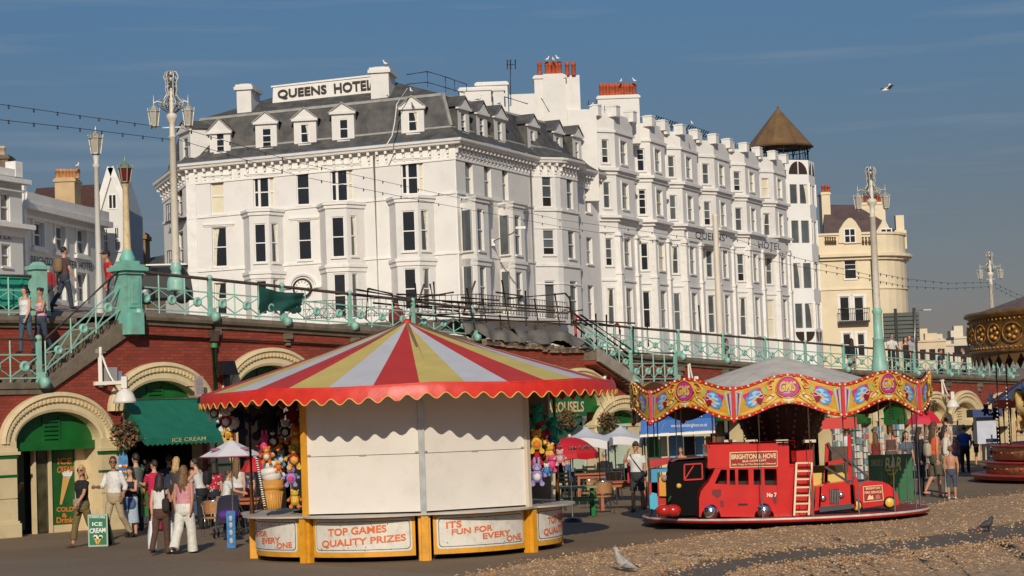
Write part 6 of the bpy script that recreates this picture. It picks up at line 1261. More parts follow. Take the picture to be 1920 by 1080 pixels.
def plush(label, x, y, px, Y, body, head=None, limb=None, muz=None, ear='round', tilt=0.0, hat=None):
    head = head or body; limb = limb or body; s = px/FPX*Y/1.0; c = W(x, y, Y); root = thing('plush_toy', label, 'plush toy', c-Z*s*.5, 0, 'plush prizes hanging in the stall'); X = V((cos(tilt), 0, sin(tilt))); A = V((-sin(tilt), 0, cos(tilt))); Yv = V((0, -1, 0)); ax = (X, V((0, 1, 0)), A)
    fz = lambda q: mat('plush_%02x%02x%02x' % tuple(int(255*v) for v in q), q, .95, noise=(18, .22), bump=(60, .4))
    m = MB(); m.ball(c-A*s*.12, s*.27, 0, 10, 8, (1, .85, 1.15), ax); m.ball(c-A*s*.14+Yv*s*.1, s*.19, 1, 10, 8, (1, .8, 1.1), ax); part('body', m, [fz(body), fz(muz or body)], root)
    m = MB(); h = c+A*s*.28; m.ball(h, s*.22, 0, 10, 8, (1.05, .95, .95), ax); hd = part('head', m, fz(head), root)
    m = MB(); m.ball(h+Yv*s*.18-A*s*.05, s*.10, 0, 8, 6, (1.1, .9, .8), ax); part('muzzle', m, fz(muz or head), hd); m = MB(); m.ball(h+Yv*s*.27-A*s*.02, s*.03, 0, 6, 4); [m.ball(h+Yv*s*.20+A*s*.07+X*q*s*.08, s*.025, 0, 6, 4) for q in (-1, 1)]; part('eyes', m, black, hd)
    for q in (-1, 1):
        m = MB()
        if ear == 'long': m.ball(h+A*s*.30+X*q*s*.10, s*.09, 0, 8, 6, (.8, .5, 2.2), ax)
        else: m.ball(h+A*s*.17+X*q*s*.17, s*.085, 0, 8, 6, (1, .5, 1), ax)
        part('ear', m, fz(head), hd); m = MB(); m.tube([c+X*q*s*.22+A*s*.05, c+X*q*s*.36-A*s*.05+Yv*s*.08, c+X*q*s*.40-A*s*.18+Yv*s*.14], [s*.09, s*.085, s*.10], 8); part('arm', m, fz(limb), root)
        m = MB(); m.tube([c+X*q*s*.13-A*s*.32, c+X*q*s*.20-A*s*.45+Yv*s*.12, c+X*q*s*.22-A*s*.47+Yv*s*.24], [s*.11, s*.11, s*.12], 8); part('leg', m, fz(limb), root)
    if hat: m = MB(); m.ball(h+A*s*.17, s*.2, 0, 10, 6, (1, 1, .55), ax); part('hat', m, fz(hat), root)
O, YL, NV, BK, RD, PK, LV, WT, BR, TL, BL = (.62, .17, .02), (.65, .42, .06), (.015, .02, .07), (.012, .011, .012), (.34, .012, .016), (.62, .06, .20), (.30, .24, .50), (.62, .60, .56), (.14, .06, .03), (.02, .28, .19), (.06, .22, .48)
for a in (('large navy plush with white paws at the far left of the stall', 437, 782, 70, 39.6, NV, NV, NV, WT, 'round', .2), ('small white faced plush hanging at the left canopy corner', 402, 770, 34, 39.4, BR, WT, WT, WT), ('red and white plush bear beside the big navy one', 424, 785, 40, 39.0, RD, WT, WT, WT), ('yellow plush duck foot toy above the white parasol', 428, 812, 26, 39.0, YL, YL, YL, O), ('big black plush dangling under the left canopy edge', 503, 785, 74, 39.6, BK, BK, BK, BK, 'round', -.15),
          ('dark red plush by the left shutter edge', 548, 775, 46, 39.9, RD, BR), ('black and white plush dog by the left shutter', 535, 805, 36, 39.2, BK, WT, WT, WT), ('tall orange plush with striped tail beside the shutter', 556, 822, 46, 39.0, O, O, O, YL), ('black and orange plush penguin above the ice cream model', 512, 822, 40, 39.0, BK, BK, O, WT), ('bright pink plush piglet', 496, 832, 34, 38.9, PK, PK, RD, PK, 'long'),
          ('small orange plush on the ice cream model', 500, 852, 30, 38.7, O, O, O, WT), ('yellow plush bear with red body', 552, 856, 42, 38.9, RD, YL, YL, YL), ('blue plush fish coloured toy behind the ice cream model', 527, 858, 28, 39.2, BL, WT, BL, WT), ('lavender plush donkey coloured toy', 546, 892, 36, 38.9, LV, LV, LV, PK, 'long'), ('second orange plush lower on the stack of prizes', 522, 874, 20, 38.75, O, YL, O, O),
          ('yellow plush at the bottom of the left prize rack', 553, 934, 32, 39.0, YL, YL, O, YL), ('brown plush bear in the middle of the left prizes', 525, 832, 36, 39.3, BR, BR, BR, YL), ('dark blue plush behind the orange one', 545, 838, 34, 39.5, NV, NV, NV, NV)): plush(*a)
for a in (('teal plush at the top of the right prize rack', 1008, 780, 46, 39.0, TL, TL), ('dark red plush under the right canopy', 1012, 806, 46, 39.0, RD, RD), ('second teal plush near the right wooden post', 1034, 806, 46, 39.4, TL, TL, TL, TL), ('yellow plush bear leaning out beside the right shutter', 1006, 826, 42, 38.8, YL, YL, YL, O), ('navy plush with white muzzle on the right', 1024, 828, 40, 39.2, NV, NV, NV, WT), ('red plush low on the right prize rack', 1006, 850, 38, 38.9, RD, RD),
          ('yellow plush beside the right wooden post', 1030, 850, 38, 39.0, YL, YL, BR, YL), ('pink plush ball shaped toy on the right', 1034, 868, 30, 38.9, PK, PK, PK), ('pale pink plush next to the red parasol', 1050, 857, 28, 38.9, (.6, .34, .36), (.6, .34, .36)), ('lavender plush beside the right shutter', 1007, 888, 40, 38.8, LV, LV, LV, WT, 'long'), ('small blue plush on the right', 1025, 880, 22, 38.8, BL, WT, BL), ('maroon plush low behind the right counter', 1022, 866, 30, 39.3, RD, BR)): plush(*a)
ic0 = W(511, 955, 38.9); zi = W(511, 955, 38.9).z; hI = W(511, 900, 38.9).z-zi; root = thing('ice_cream_model', 'giant model ice cream in a wafer cup on the stall counter', 'ice cream model', (ic0.x, ic0.y, zi)); o = V((ic0.x, ic0.y, 0))
mb = MB(); mb.lathe([(0, zi), (.15, zi), (.205, zi+hI*.62), (.17, zi+hI*.63), (.175, zi+hI*.66), (.235, zi+hI*.72), (.235, zi+hI*.80), (.215, zi+hI*.82), (.225, zi+hI), (.19, zi+hI), (.18, zi+hI*.9)], o, 22)
for k in range(22): a = 2*pi*k/22; d = V((cos(a), sin(a), 0)); mb.bar(o+d*.152+Z*(zi+.02), o+d*.203+Z*(zi+hI*.6), .012, .016)
part('wafer_cup', mb, mat('wafer orange', (.56, .27, .05), .5, noise=(5, .12)), root)
mb = MB(); zi2 = zi+hI; pth = [o+V((cos(a)*r, sin(a)*r, zi2+.06+h)) for a, r, h in [(i*.5, .17*(1-i/52), .50*i/46) for i in range(48)]]; mb.tube(pth, [.10*(1-i/56) for i in range(48)], 8); mb.ball(o+Z*(zi2+.1), .2, 0, 14, 8, (1, 1, .9)); part('swirl', mb, mat('whipped white', (.70, .67, .62), .5), root)
mb = MB(); a, b = W(481, 860, 38.6), W(497, 952, 38.3); mb.tube([a, b], .022, 8)
for k in range(22): u = k/22; c = a*(1-u)+b*u; mb.ball(c, .03, 1, 6, 4, (1, 1, .5))
single('striped_pole', mb, [black, whitep], 'thin black and white twisted pole leaning beside the ice cream model', 'pole')
SOFTGLASS = False
RY = 46.0; rc0 = W(1472, 965, RY); RX = rc0.x; RR = 3.17
ride = thing('toy_roundabout', 'children roundabout with painted wavy rounding boards and grey canopy', 'carousel', (RX, RY, 0))
def rpnt(r, th, z, dx=0): a = radians(th); return V((RX+dx+r*sin(a), RY-r*cos(a), z))
PZ = .22; mb = MB(); o = V((RX, RY, 0))
mb.lathe([(RR-.1, .15), (RR, .15), (RR, PZ-.02)], o, 64, 0); mb.lathe([(RR, PZ-.02), (RR+.012, PZ), (RR-.02, PZ+.02)], o, 64, 1); mb.lathe([(RR-.02, PZ+.02), (0, PZ+.02)], o, 64, 2, sm=False); mb.lathe([(RR-.9, .15), (RR-.9, .0)], o, 40, 3); mb.lathe([(RR-.1, .15), (0, .15)], o, 40, 3)
part('platform', mb, [mat('platform red', (.40, .012, .012), .4, noise=(4, .2), dirt=(5, (.16, .03, .02), .6)), mat('worn white rim', (.62, .52, .45), .4, noise=(6, .2)), mat('red deck boards', (.26, .035, .025), .55, noise=(4, .3)), black], ride)
BR_ = 3.29; z0b = 2.60
def wav(u): return .5+.5*cos(pi*u)                     # u in -1..1, 1 in the middle
def zt_(u): return 2.99+.24*wav(u)
def zb_(u): return 2.30+.30*wav(u)
NP = 9; TH0 = -24.2
pm = {k: mat('ride '+k, c, .38, noise=(9, .10), coat=.2) for k, c in dict(red=(.52, .012, .012), yellow=(.68, .43, .08), gold=(.62, .30, .03), green=(.33, .45, .10), magenta=(.50, .035, .24), blue=(.07, .30, .58), sky=(.35, .55, .68), lilac=(.46, .32, .55), orange=(.66, .22, .06), dred=(.22, .010, .02), cream=(.72, .60, .36), peach=(.70, .42, .26), brown=(.10, .035, .012)).items()}
PK_ = list(pm.keys()); PM = list(pm.values()); pi_ = {k: i for i, k in enumerate(PK_)}
bulbm2 = mat('ride bulb', (.75, .62, .48), .2); bulbo = mat('ride bulb orange', (.70, .22, .05), .2)
BULB = []
for q in (bulbm2, bulbo): m = MB(); m.ball((0, 0, 0), .028, 0, 8, 6); BULB.append(m.mesh('bulb', q))
for k in range(NP):
    a0 = TH0+k*40; A, B = rpnt(BR_, a0, 0), rpnt(BR_, a0+40, 0); mid = (A+B)/2; X = (B-A).normalized(); N = V((mid.x-RX, mid.y-RY, 0)).normalized(); hw = (B-A).length/2
    P = lambda u, v, o=0.0: rpnt(BR_+o, a0+20+20*u, zb_(u)+(zt_(u)-zb_(u))*v)
    m = MB(); n = 28
    def band(v0, v1, u0, u1, o, c, nn=n):
        for i in range(nn): a, b = u0+(u1-u0)*i/nn, u0+(u1-u0)*(i+1)/nn; m.add([P(a, v0, o), P(b, v0, o), P(b, v1, o), P(a, v1, o)], [(0, 1, 2, 3)], pi_[c])
    band(0, 1, -1, 1, 0, 'yellow'); band(0, 1, -1, 1, -.05, 'brown'); band(0, .10, -1, 1, .012, 'red'); band(.90, 1.0, -1, 1, .012, 'red'); band(.10, .26, -.93, .93, .006, 'gold'); band(.13, .20, -.9, .9, .009, 'yellow')
    band(0, 1, -1, -.965, .018, 'red', 2); band(0, 1, .965, 1, .018, 'red', 2)
    def shp(pts, c, o):
        dn = [(pts[i][0]+(pts[(i+1) % len(pts)][0]-pts[i][0])*j/3, pts[i][1]+(pts[(i+1) % len(pts)][1]-pts[i][1])*j/3) for i in range(len(pts)) for j in range(3)]; cu, cv = sum(p[0] for p in dn)/len(dn), sum(p[1] for p in dn)/len(dn); n_ = len(dn)
        m.add([P(u, v, o) for u, v in dn]+[P((u+cu)/2, (v+cv)/2, o) for u, v in dn]+[P(cu, cv, o)], [(i, (i+1) % n_, (i+1) % n_+n_, i+n_) for i in range(n_)]+[(i+n_, (i+1) % n_+n_, 2*n_) for i in range(n_)], pi_[c])
    def ell(u, v, ru, rv, c, o, rot=0.0, a0=0, a1=360):
        pts = []
        for j in range(18):
            t = radians(a0+(a1-a0)*j/(18 if a1-a0 == 360 else 17)); x, y = ru*cos(t), rv*sin(t)*.32; r = radians(rot); pts.append((u+(x*cos(r)-y*sin(r)), v+(x*sin(r)+y*cos(r))/.32))
        shp(pts, c, o)
    for s in (-1, 1):
        shp([(s*.90, .86), (s*.30, .86), (s*.46, .80), (s*.62, .76), (s*.84, .70), (s*.72, .28), (s*.90, .16)], 'gold', .010); shp([(s*.60, .80), (s*.83, .72), (s*.72, .28), (s*.28, .30), (s*.32, .70)], 'magenta', .0195)
        for q, c in ((.0, 'green'), (.04, 'cream'), (.055, 'lilac'), (.10, 'dred'), (.115, 'lilac'), (.135, 'sky')): shp([(s*(.955), .84), (s*(.80+q*1.0), .84-q*.5), (s*(.90+q*.35), .14), (s*.955, .14)], c, .016+q*.03)
        shp([(s*.80, .84), (s*.825, .84), (s*.905, .14), (s*.89, .14)], 'green', .0225); shp([(s*.885, .80), (s*.90, .80), (s*.935, .16), (s*.925, .16)], 'dred', .0235)
        for (u, v, r_, c, c2) in ((.62, .68, .085, 'blue', 'sky'), (.68, .56, .085, 'blue', 'sky'), (.70, .44, .085, 'blue', 'sky'), (.64, .34, .08, 'blue', 'sky'), (.56, .60, .075, 'sky', 'blue'), (.58, .44, .08, 'peach', 'orange'), (.50, .50, .07, 'peach', 'dred')):
            ell(s*u, v, r_, r_*.55/.32*.62, c, .024+.002*(u < .6)); ell(s*(u-.015), v, r_*.6, r_*.5, c2, .0275+.002*(u < .6))
        ell(s*.50, .34, .09, .09, 'dred', .0345, s*25); ell(s*.36, .34, .15, .10, 'gold', .036, s*-20); ell(s*.33, .32, .09, .06, 'cream', .038, s*-20); ell(s*.40, .64, .10, .16, 'gold', .036, s*30); ell(s*.415, .64, .055, .10, 'green', .038, s*30); ell(s*.33, .80, .09, .10, 'orange', .036, s*-30); ell(s*.335, .80, .05, .055, 'red', .038); ell(s*.30, .22, .12, .05, 'yellow', .039, s*-12)
        m.tube([P(s*u, v, .045) for u, v in ((.24, .86), (.34, .84), (.40, .74), (.36, .62), (.29, .60), (.27, .68), (.31, .72))], .018, 5, pi_['yellow']); m.tube([P(s*u, v, .045) for u, v in ((.26, .34), (.33, .42), (.42, .40), (.46, .30), (.40, .24), (.34, .28))], .018, 5, pi_['yellow'])
    ell(0, .55, .225, .37, 'gold', .040); ell(0, .55, .205, .34, 'dred', .044); ell(0, .555, .19, .31, 'magenta', .047); ell(-.03, .53, .13, .19, 'lilac', .049); ell(0, .15, .16, .12, 'gold', .042); ell(0, .16, .10, .07, 'cream', .045)
    m.tube([P(.215*cos(t), .55+.355*sin(t), .05) for t in [2*pi*i/24 for i in range(24)]], .014, 5, pi_['gold'], True, True)
    letter(m, 'GMS', lambda u, v: P(-.145+.29*u, .39+.34*v, .060), pi_['brown'], .05, .25); letter(m, 'GMS', lambda u, v: P(-.15+.29*u, .41+.34*v, .064), pi_['yellow'], .035, .25)
    pn = part('rounding_board', m, PM, ride)
    m = MB()
    for vv_ in (.045, .955):
        for i in range(17):
            p_ = P(-.95+1.9*i/16, vv_, .03)
            if k in (0, 1, NP-1): b_ = bpy.data.objects.new('bulb', BULB[i % 2]); COL.objects.link(b_); b_.parent = pn; b_.matrix_parent_inverse = _chain(pn).inverted(); b_.location = p_
            else: m.ball(p_, .028, i % 2, 6, 4)
    if m.v: part('bulbs', m, [bulbm2, bulbo], pn)['kind'] = 'stuff'
    m = MB(); m.bar(rpnt(BR_+.03, a0, zb_(1)-.02), rpnt(BR_+.03, a0, zt_(1)+.02), .08, .07); m.ball(rpnt(BR_+.06, a0, zb_(1)-.02), .05, 0, 8, 6); part('board_joint', m, pm['red'], ride)
zap_ = W(1455, 669, RY).z; mb = MB(); mb.lathe([(2.95, 2.80), (2.0, 2.80+(zap_-2.80)*.33), (1.1, 2.80+(zap_-2.80)*.66), (.14, zap_-.02), (0, zap_+.01)], o, 18, sm=False); part('canopy', mb, mat('grey canopy canvas', (.52, .47, .40), .75, noise=(2, .12), bump=(4, .4), dirt=(3, (.17, .15, .12), .5)), ride)
mb = MB(); mb.lathe([(BR_-.08, 2.75), (1.0, 2.62), (.98, 2.3), (.78, 1.85), (.55, 1.5), (.55, PZ)], o, 16, sm=False); part('centre_drum', mb, mat('dark drum', (.055, .016, .012), .6, noise=(3, .5)), ride)
mb = MB()
for k in range(16):
    a = 360/16*k; mb.bar(rpnt(1.02, a, 2.55), rpnt(.62, a, 1.55), .05, .04); 
    for j in range(7): r = 1.0-.06*j; mb.ball(rpnt(r+.06, a+11, 2.5-.13*j), .035, 1, 6, 4)
part('drum_ribs', mb, [mat('drum rib', (.13, .055, .03), .6), mat('dull bulb', (.30, .2, .14), .4)], ride)
for k in range(18):
    a = TH0+8+20*k; mb = MB(); mb.tube([rpnt(2.98, a, PZ), rpnt(2.98, a, 2.75)], .022, 8); part('canopy_pole', mb, mat('polished pole', (.58, .56, .52), .25, .35), ride)
def tpl(Y): return Plane((-50, Y), (50, Y))
def outl(pl, pts): return [pl.pt(*pl.px(x, y)) for x, y in pts]
def arcpx(cx, cy, r, a0, a1, n=8): return [(cx+r*cos(radians(a0+(a1-a0)*i/n)), cy-r*sin(radians(a0+(a1-a0)*i/n))) for i in range(n+1)]
BYP = 43.55; bp_ = tpl(BYP); bus = thing('toy_bus', 'red toy double decker bus seat lettered BRIGHTON & HOVE on the roundabout', 'ride vehicle', bp_.pt(bp_.px(1415, 970)[0], PZ+.02, -.5))
DEP = 1.0; back = V((0, DEP, 0))
low = [(1312, 969)]+[(1311, 935), (1314, 922), (1321, 912), (1328, 904), (1331, 900), (1343, 878), (1343, 876), (1494, 872), (1500, 966), (1499, 969)]
wheels = [(1333, 959), (1433, 957)]
body = MB(); loop = [(1311, 970), (1311, 935), (1314, 922), (1321, 912), (1328, 905), (1342, 877), (1497, 873), (1499, 968)]
for cx, cy in reversed(wheels): loop += arcpx(cx, 969, 18.5, 0, 180, 8)
wh = [[(1340, 907), (1352, 880), (1363, 880), (1363, 908)], [(1368, 880), (1378, 880), (1379, 909), (1368, 909)], [(1384, 880), (1403, 880), (1404, 909), (1384, 909)], [(1413, 880), (1428, 880), (1428, 909), (1413, 909)], [(1433, 879), (1456, 879), (1457, 910), (1434, 910)], [(1461, 878), (1476, 878), (1478, 910), (1462, 910)]]
body.prism(outl(bp_, loop), back, 0, None, [outl(bp_, q) for q in wh]); part('body', body, red, bus)
mb = MB(); mb.prism(outl(bp_, [(1328, 877), (1327, 836), (1490, 832), (1492, 873)]), V((0, DEP, 0)), 0); up_ = V((0, -.015, 0))
m2 = MB(); m2.prism([p+up_ for p in outl(bp_, [(1327, 878), (1326, 834), (1458, 831), (1459, 875)])], V((0, .03, 0)), 0); part('upper_deck', m2, red, bus); m2 = MB(); m2.prism([p+V((0, DEP, 0)) for p in outl(bp_, [(1327, 878), (1326, 834), (1490, 830), (1492, 875)])], V((0, .03, 0)), 0); dk = part('upper_deck', m2, red, bus)
m2 = MB(); m2.prism(outl(bp_, [(1327, 878), (1490, 874), (1490, 870), (1327, 874)]), V((0, DEP, 0)), 0); m2.prism(outl(bp_, [(1327, 878), (1326, 835), (1329, 835), (1330, 878)]), V((0, DEP, 0)), 0); m2.prism([p+V((0, -.03, 0)) for p in outl(bp_, [(1459, 968), (1457, 838), (1479, 836), (1482, 968)])], V((0, .028, 0)), 0); m2.prism([p+V((0, .02, 0)) for p in outl(bp_, [(1500.5, 966), (1493, 846), (1524, 843), (1527, 965)])], V((0, .9, 0)), 0)
part('deck_sides', m2, red, bus)
for x in (1372, 1412, 1470, 1522):
    m2 = MB(); c = bp_.pt(*bp_.px(x, 838)); m2.tube([c+V((0, .1, -.1)), c+V((0, .1, .12))], .025, 6); m2.box(c+V((0, .4, .12)), (.26, .3, .06), 1); part('deck_seat', m2, [red, mat('cream seat', (.62, .56, .42), .5)], bus)
m2 = MB(); m2.tube([bp_.pt(*bp_.px(1330, 831)), bp_.pt(*bp_.px(1490, 827))], .022, 6); m2.tube([bp_.pt(*bp_.px(1330, 840)), bp_.pt(*bp_.px(1330, 829))], .022, 6); m2.tube([bp_.pt(*bp_.px(1490, 840)), bp_.pt(*bp_.px(1490, 826))], .022, 6); part('deck_rail', m2, red, bus)
m2 = MB(); q = outl(bp_, [(1345, 912), (1345, 882), (1482, 880), (1482, 912)]); m2.add([p+V((0, .55, 0)) for p in q], [(0, 1, 2, 3)]); part('cab_interior', m2, mat('dark brown cab', (.018, .010, .008), .7), bus)
for cx, cy in wheels:
    c = bp_.pt(*bp_.px(cx, cy)); w_ = MB(); w_.lathe([(0, .10), (.12, .10), (.19, .06), (.205, -.02), (.205, -.16)], c+V((0, .08, 0)), 20, 0, (V((1, 0, 0)), Z, V((0, -1, 0)))); wo_ = part('wheel', w_, black, bus); h_ = MB(); h_.lathe([(0, .085), (.06, .075), (.12, .045), (.155, .0)], c+V((0, -.0, 0)), 20, 0, (V((1, 0, 0)), Z, V((0, -1, 0)))); part('hub_cap', h_, chrome, wo_)
m2 = MB(); f = V((0, -.024, 0)); m2.add([p+f for p in outl(bp_, [(1368, 877), (1368, 848), (1458, 845), (1458, 875)])], [(0, 1, 2, 3)], 1); m2.add([p+f*1.12 for p in outl(bp_, [(1369.5, 875.5), (1369.5, 849.5), (1456.5, 846.5), (1456.5, 873.5)])], [(0, 1, 2, 3)], 0)
def plane_text(mb_, pl, s, x0, y0, x1, y1, dy, f, m_, bold): letter(mb_, s, quadfn(*[pl.pt(*pl.px(x, y))+f for x, y in ((x0, y1), (x1, y1-dy), (x0, y0), (x1, y0-dy))]), m_, bold)
for s, x0, y0, x1, y1, b_ in (('BRIGHTON & HOVE', 1371, 852, 1455, 861.5, .035), ('BUS COMPANY', 1392, 863, 1437, 867, .03), ('Safe Trips in The Brighton Channel', 1372, 869.5, 1454, 873.5, .03)): plane_text(m2, bp_, s, x0, y0, x1, y1, 2.4, f*1.3, 1, b_)
part('side_sign', m2, [mat('bus sign red', (.30, .012, .010), .35), mat('cream sign lettering', (.72, .55, .30), .4)], bus)
m2 = MB(); f = V((0, -.006, 0)); m2.add([p+f for p in outl(bp_, [(1334, 926), (1336, 918), (1352, 917), (1352, 930), (1344, 934)])], [(0, 1, 2, 3, 4)], 0); part('painted_vent', m2, mat('dark red recess', (.16, .008, .008), .4), bus); m2 = MB(); m2.add([p+f for p in outl(bp_, [(1448, 926), (1456, 930), (1456, 947), (1450, 942)])], [(0, 1, 2, 3)], 0); part('painted_vent', m2, MATS['dark red recess'], bus); m2 = MB(); m2.add([p+f for p in outl(bp_, [(1350, 938), (1357, 940), (1357, 951), (1351, 950)])], [(0, 1, 2, 3)], 0); part('painted_step', m2, MATS['dark red recess'], bus); m2 = MB(); m2.add([p+f for p in outl(bp_, [(1384, 944), (1402, 944), (1402, 948), (1384, 948)])], [(0, 1, 2, 3)], 0); part('side_step', m2, black, bus); m2 = MB()
plane_text(m2, bp_, 'No 7', 1438, 924, 1456, 932, 0, f*1.5, 0, .03); part('number_lettering', m2, whitep, bus)
m2 = MB(); m2.ball(bp_.pt(*bp_.px(1316, 938))+V((0, .25, 0)), .06, 0, 10, 6); m2.ball(bp_.pt(*bp_.px(1316, 938))+V((0, .75, 0)), .06, 0, 10, 6); part('headlamp', m2, chrome, bus)
lp = tpl(43.2); root = thing('ladder', 'cream wooden ladder leaning on the back of the red bus', 'ladder', lp.pt(*lp.px(1505, 968))); mb = MB()
P = lambda x, y, o=0: lp.pt(*lp.px(x, y), -o)
for a, b in (((1489, 967), (1495, 868)), ((1516, 966), (1524, 868))): mb.bar(P(*a), P(*b, .15), .045, .04)
part('stile', mb, mat('cream ladder paint', (.66, .52, .32), .5), root)
for k in range(7): y = 868+15.2*k; u = k/6; mb = MB(); mb.bar(P(1495-5.2*u, y+.5, .15*(1-u)), P(1524-7*u, y, .15*(1-u)), .035, .035); part('rung', mb, MATS['cream ladder paint'], root)
jp = tpl(43.75); jeep = thing('toy_fire_jeep', 'red toy fire jeep facing forward with round headlights on the roundabout', 'ride vehicle', jp.pt(jp.px(1565, 965)[0], PZ+.02, -.4)); P = lambda x, y, o=0: jp.pt(*jp.px(x, y), -o)
mb = MB(); mb.prism(outl(jp, [(1535, 952), (1537, 914), (1545, 908), (1590, 902), (1600, 908), (1602, 946)]), V((0, .9, 0))); mb.prism(outl(jp, [(1527, 958), (1530, 912), (1540, 910), (1538, 956)]), V((0, .8, 0))); mb.prism(outl(jp, [(1596, 952), (1594, 908), (1604, 910), (1606, 950)]), V((0, .8, 0))); part('body', mb, red, jeep)
mb = MB(); mb.prism([p+V((0, -.02, 0)) for p in outl(jp, [(1556, 944), (1555, 918), (1572, 916), (1574, 942)])], V((0, .03, 0)), 0)
for x in range(1557, 1573, 3): mb.bar(P(x, 943, -.025)+V((0, -.05, 0)), P(x-.5, 918, -.025)+V((0, -.05, 0)), .012, .012, 1)
part('grille', mb, [black, chrome], jeep)
for x, y in ((1543, 934), (1577, 928)): mb = MB(); mb.lathe([(0, .05), (.04, .05), (.065, .03), (.07, 0), (.07, -.05)], P(x, y)+V((0, -.02, 0)), 16, 0, (V((1, 0, 0)), Z, V((0, -1, 0)))); part('headlight', mb, chrome, jeep)
mb = MB(); mb.prism([p+V((0, -.05, 0)) for p in outl(jp, [(1536, 960), (1536, 950), (1598, 944), (1598, 953)])], V((0, .2, 0))); part('bumper', mb, mat('dark bumper', (.05, .045, .05), .4), jeep)
mb = MB()
for a, b in (((1549, 905), (1552, 832)), ((1549, 870), (1592, 862)), ((1594, 900), (1594, 815)), ((1551, 868), (1550, 905))): mb.bar(P(*a, .1), P(*b, .1), .07, .07)
part('roll_frame', mb, red, jeep); mb = MB()
for a, b in (((1547, 875), (1592, 905)), ((1560, 838), (1628, 895)), ((1552, 830), (1562, 850))): mb.bar(P(*a, .0), P(*b, .0), .05, .05)
part('hose_ladder', mb, mat('dark ladder', (.045, .03, .03), .5), jeep); mb = MB(); mb.box(P(1557, 912, .6), (.8, .1, .55)); part('seat_back', mb, mat('yellow seat', (.62, .45, .10), .5), jeep)
fp_ = tpl(43.9); fcar = thing('toy_fire_car', 'small red toy fire car with yellow wheels and BRIGHTON FIRE SERVICE panel', 'ride vehicle', fp_.pt(fp_.px(1640, 955)[0], PZ+.02, -.3))
loop = [(1592, 956), (1592, 920), (1600, 914), (1614, 912), (1620, 905), (1634, 902), (1654, 903), (1668, 909), (1680, 922), (1685, 938), (1686, 947)]; loop += arcpx(1668, 947, 12, 0, 180, 6)+arcpx(1606, 953, 12, 0, 180, 6)
mb = MB(); mb.prism(outl(fp_, loop), V((0, .55, 0))); part('body', mb, red, fcar)
for x, y in ((1606, 948), (1668, 942)):
    c = fp_.pt(*fp_.px(x, y)); mb = MB(); mb.lathe([(0, .03), (.08, .03), (.125, .02), (.135, -.02), (.135, -.12)], c+V((0, .0, 0)), 18, 0, (V((1, 0, 0)), Z, V((0, -1, 0)))); w_ = part('wheel', mb, black, fcar); mb = MB(); mb.lathe([(0, .045), (.03, .045), (.05, .036), (.095, .034), (.1, .02)], c, 18, 0, (V((1, 0, 0)), Z, V((0, -1, 0)))); part('hub', mb, mat('yellow hub', (.70, .45, .06), .4), w_)
mb = MB(); f = V((0, -.012, 0)); mb.add([p+f for p in outl(fp_, [(1619, 942), (1618, 912), (1654, 909), (1657, 938)])], [(0, 1, 2, 3)], 1); mb.add([p+f*1.3 for p in outl(fp_, [(1620.2, 940.6), (1619.4, 913.2), (1652.8, 910.4), (1655.6, 936.8)])], [(0, 1, 2, 3)], 0)
plane_text(mb, fp_, 'BRIGHTON', 1623, 914, 1650, 918.5, 2, f*1.6, 1, .03); plane_text(mb, fp_, 'FIRE SERVICE', 1621, 921.5, 1653, 926, 2, f*1.6, 1, .03)
mb.add([p+f*1.6 for p in outl(fp_, [(1626, 937), (1628, 930), (1631, 927), (1633, 931), (1636, 928), (1638, 936)])], [(0, 1, 2, 3, 4, 5)], 1); mb.add([p+f*1.6 for p in outl(fp_, [(1641, 936), (1642, 928), (1648, 927), (1651, 935)])], [(0, 1, 2, 3)], 2); part('side_sign', mb, [MATS['bus sign red'], MATS['cream sign lettering'], mat('dull pink badge', (.4, .12, .12), .5)], fcar)
mb = MB(); mb.prism([p+V((0, .05, 0)) for p in outl(fp_, [(1600, 914), (1602, 893), (1606, 893), (1614, 912)])], V((0, .45, 0))); part('windscreen_frame', mb, red, fcar)
kp_ = tpl(44.2); cab = thing('toy_black_cab', 'black toy cab with red framed window on the left of the roundabout', 'ride vehicle', kp_.pt(kp_.px(1285, 968)[0], PZ+.02, -.4)); mb = MB(); mb.prism(outl(kp_, [(1254, 966), (1252, 905), (1258, 868), (1270, 862), (1318, 858), (1330, 862), (1334, 966)]), V((0, .9, 0))); part('body', mb, mat('matt black cab', (.006, .006, .006), .8, spec=.08), cab)
mb = MB(); q = outl(kp_, [(1283, 900), (1283, 871), (1316, 869), (1317, 898)]); f = V((0, -.02, 0))
for i in range(4): mb.bar(q[i]+f, q[(i+1) % 4]+f, .03, .03)
mb.bar(q[0]+f, outl(kp_, [(1300, 873)])[0]+f, .025, .025); part('window_frame', mb, pm['red'], cab)
mb = MB(); c = kp_.pt(*kp_.px(1273, 911)); mb.lathe([(0, .05), (.045, .04), (.055, 0)], c, 12, 0, (V((1, 0, 0)), Z, V((0, -1, 0)))); part('lamp', mb, MATS['yellow hub'], cab); mb = MB(); mb.prism(outl(kp_, [(1258, 866), (1262, 860), (1318, 856), (1322, 862)]), V((0, .9, 0))); part('roof', mb, mat('dark red roof', (.12, .02, .02), .5), cab)
mb = MB(); [mb.ball(W(x, 957, 43.9), .145, 0, 14, 10, (1.25, 1, .9)) for x in (1245, 1262)]; mb.tube([W(1253, 952, 43.9), W(1254, 938, 43.9), W(1258, 930, 43.9)], .02, 6, 1); single('tomato_seat', mb, [mat('tomato red', (.45, .02, .012), .2, coat=.6), green], 'shiny red tomato shaped seat at the left edge of the roundabout', 'ride vehicle', W(1253, 968, 43.9))
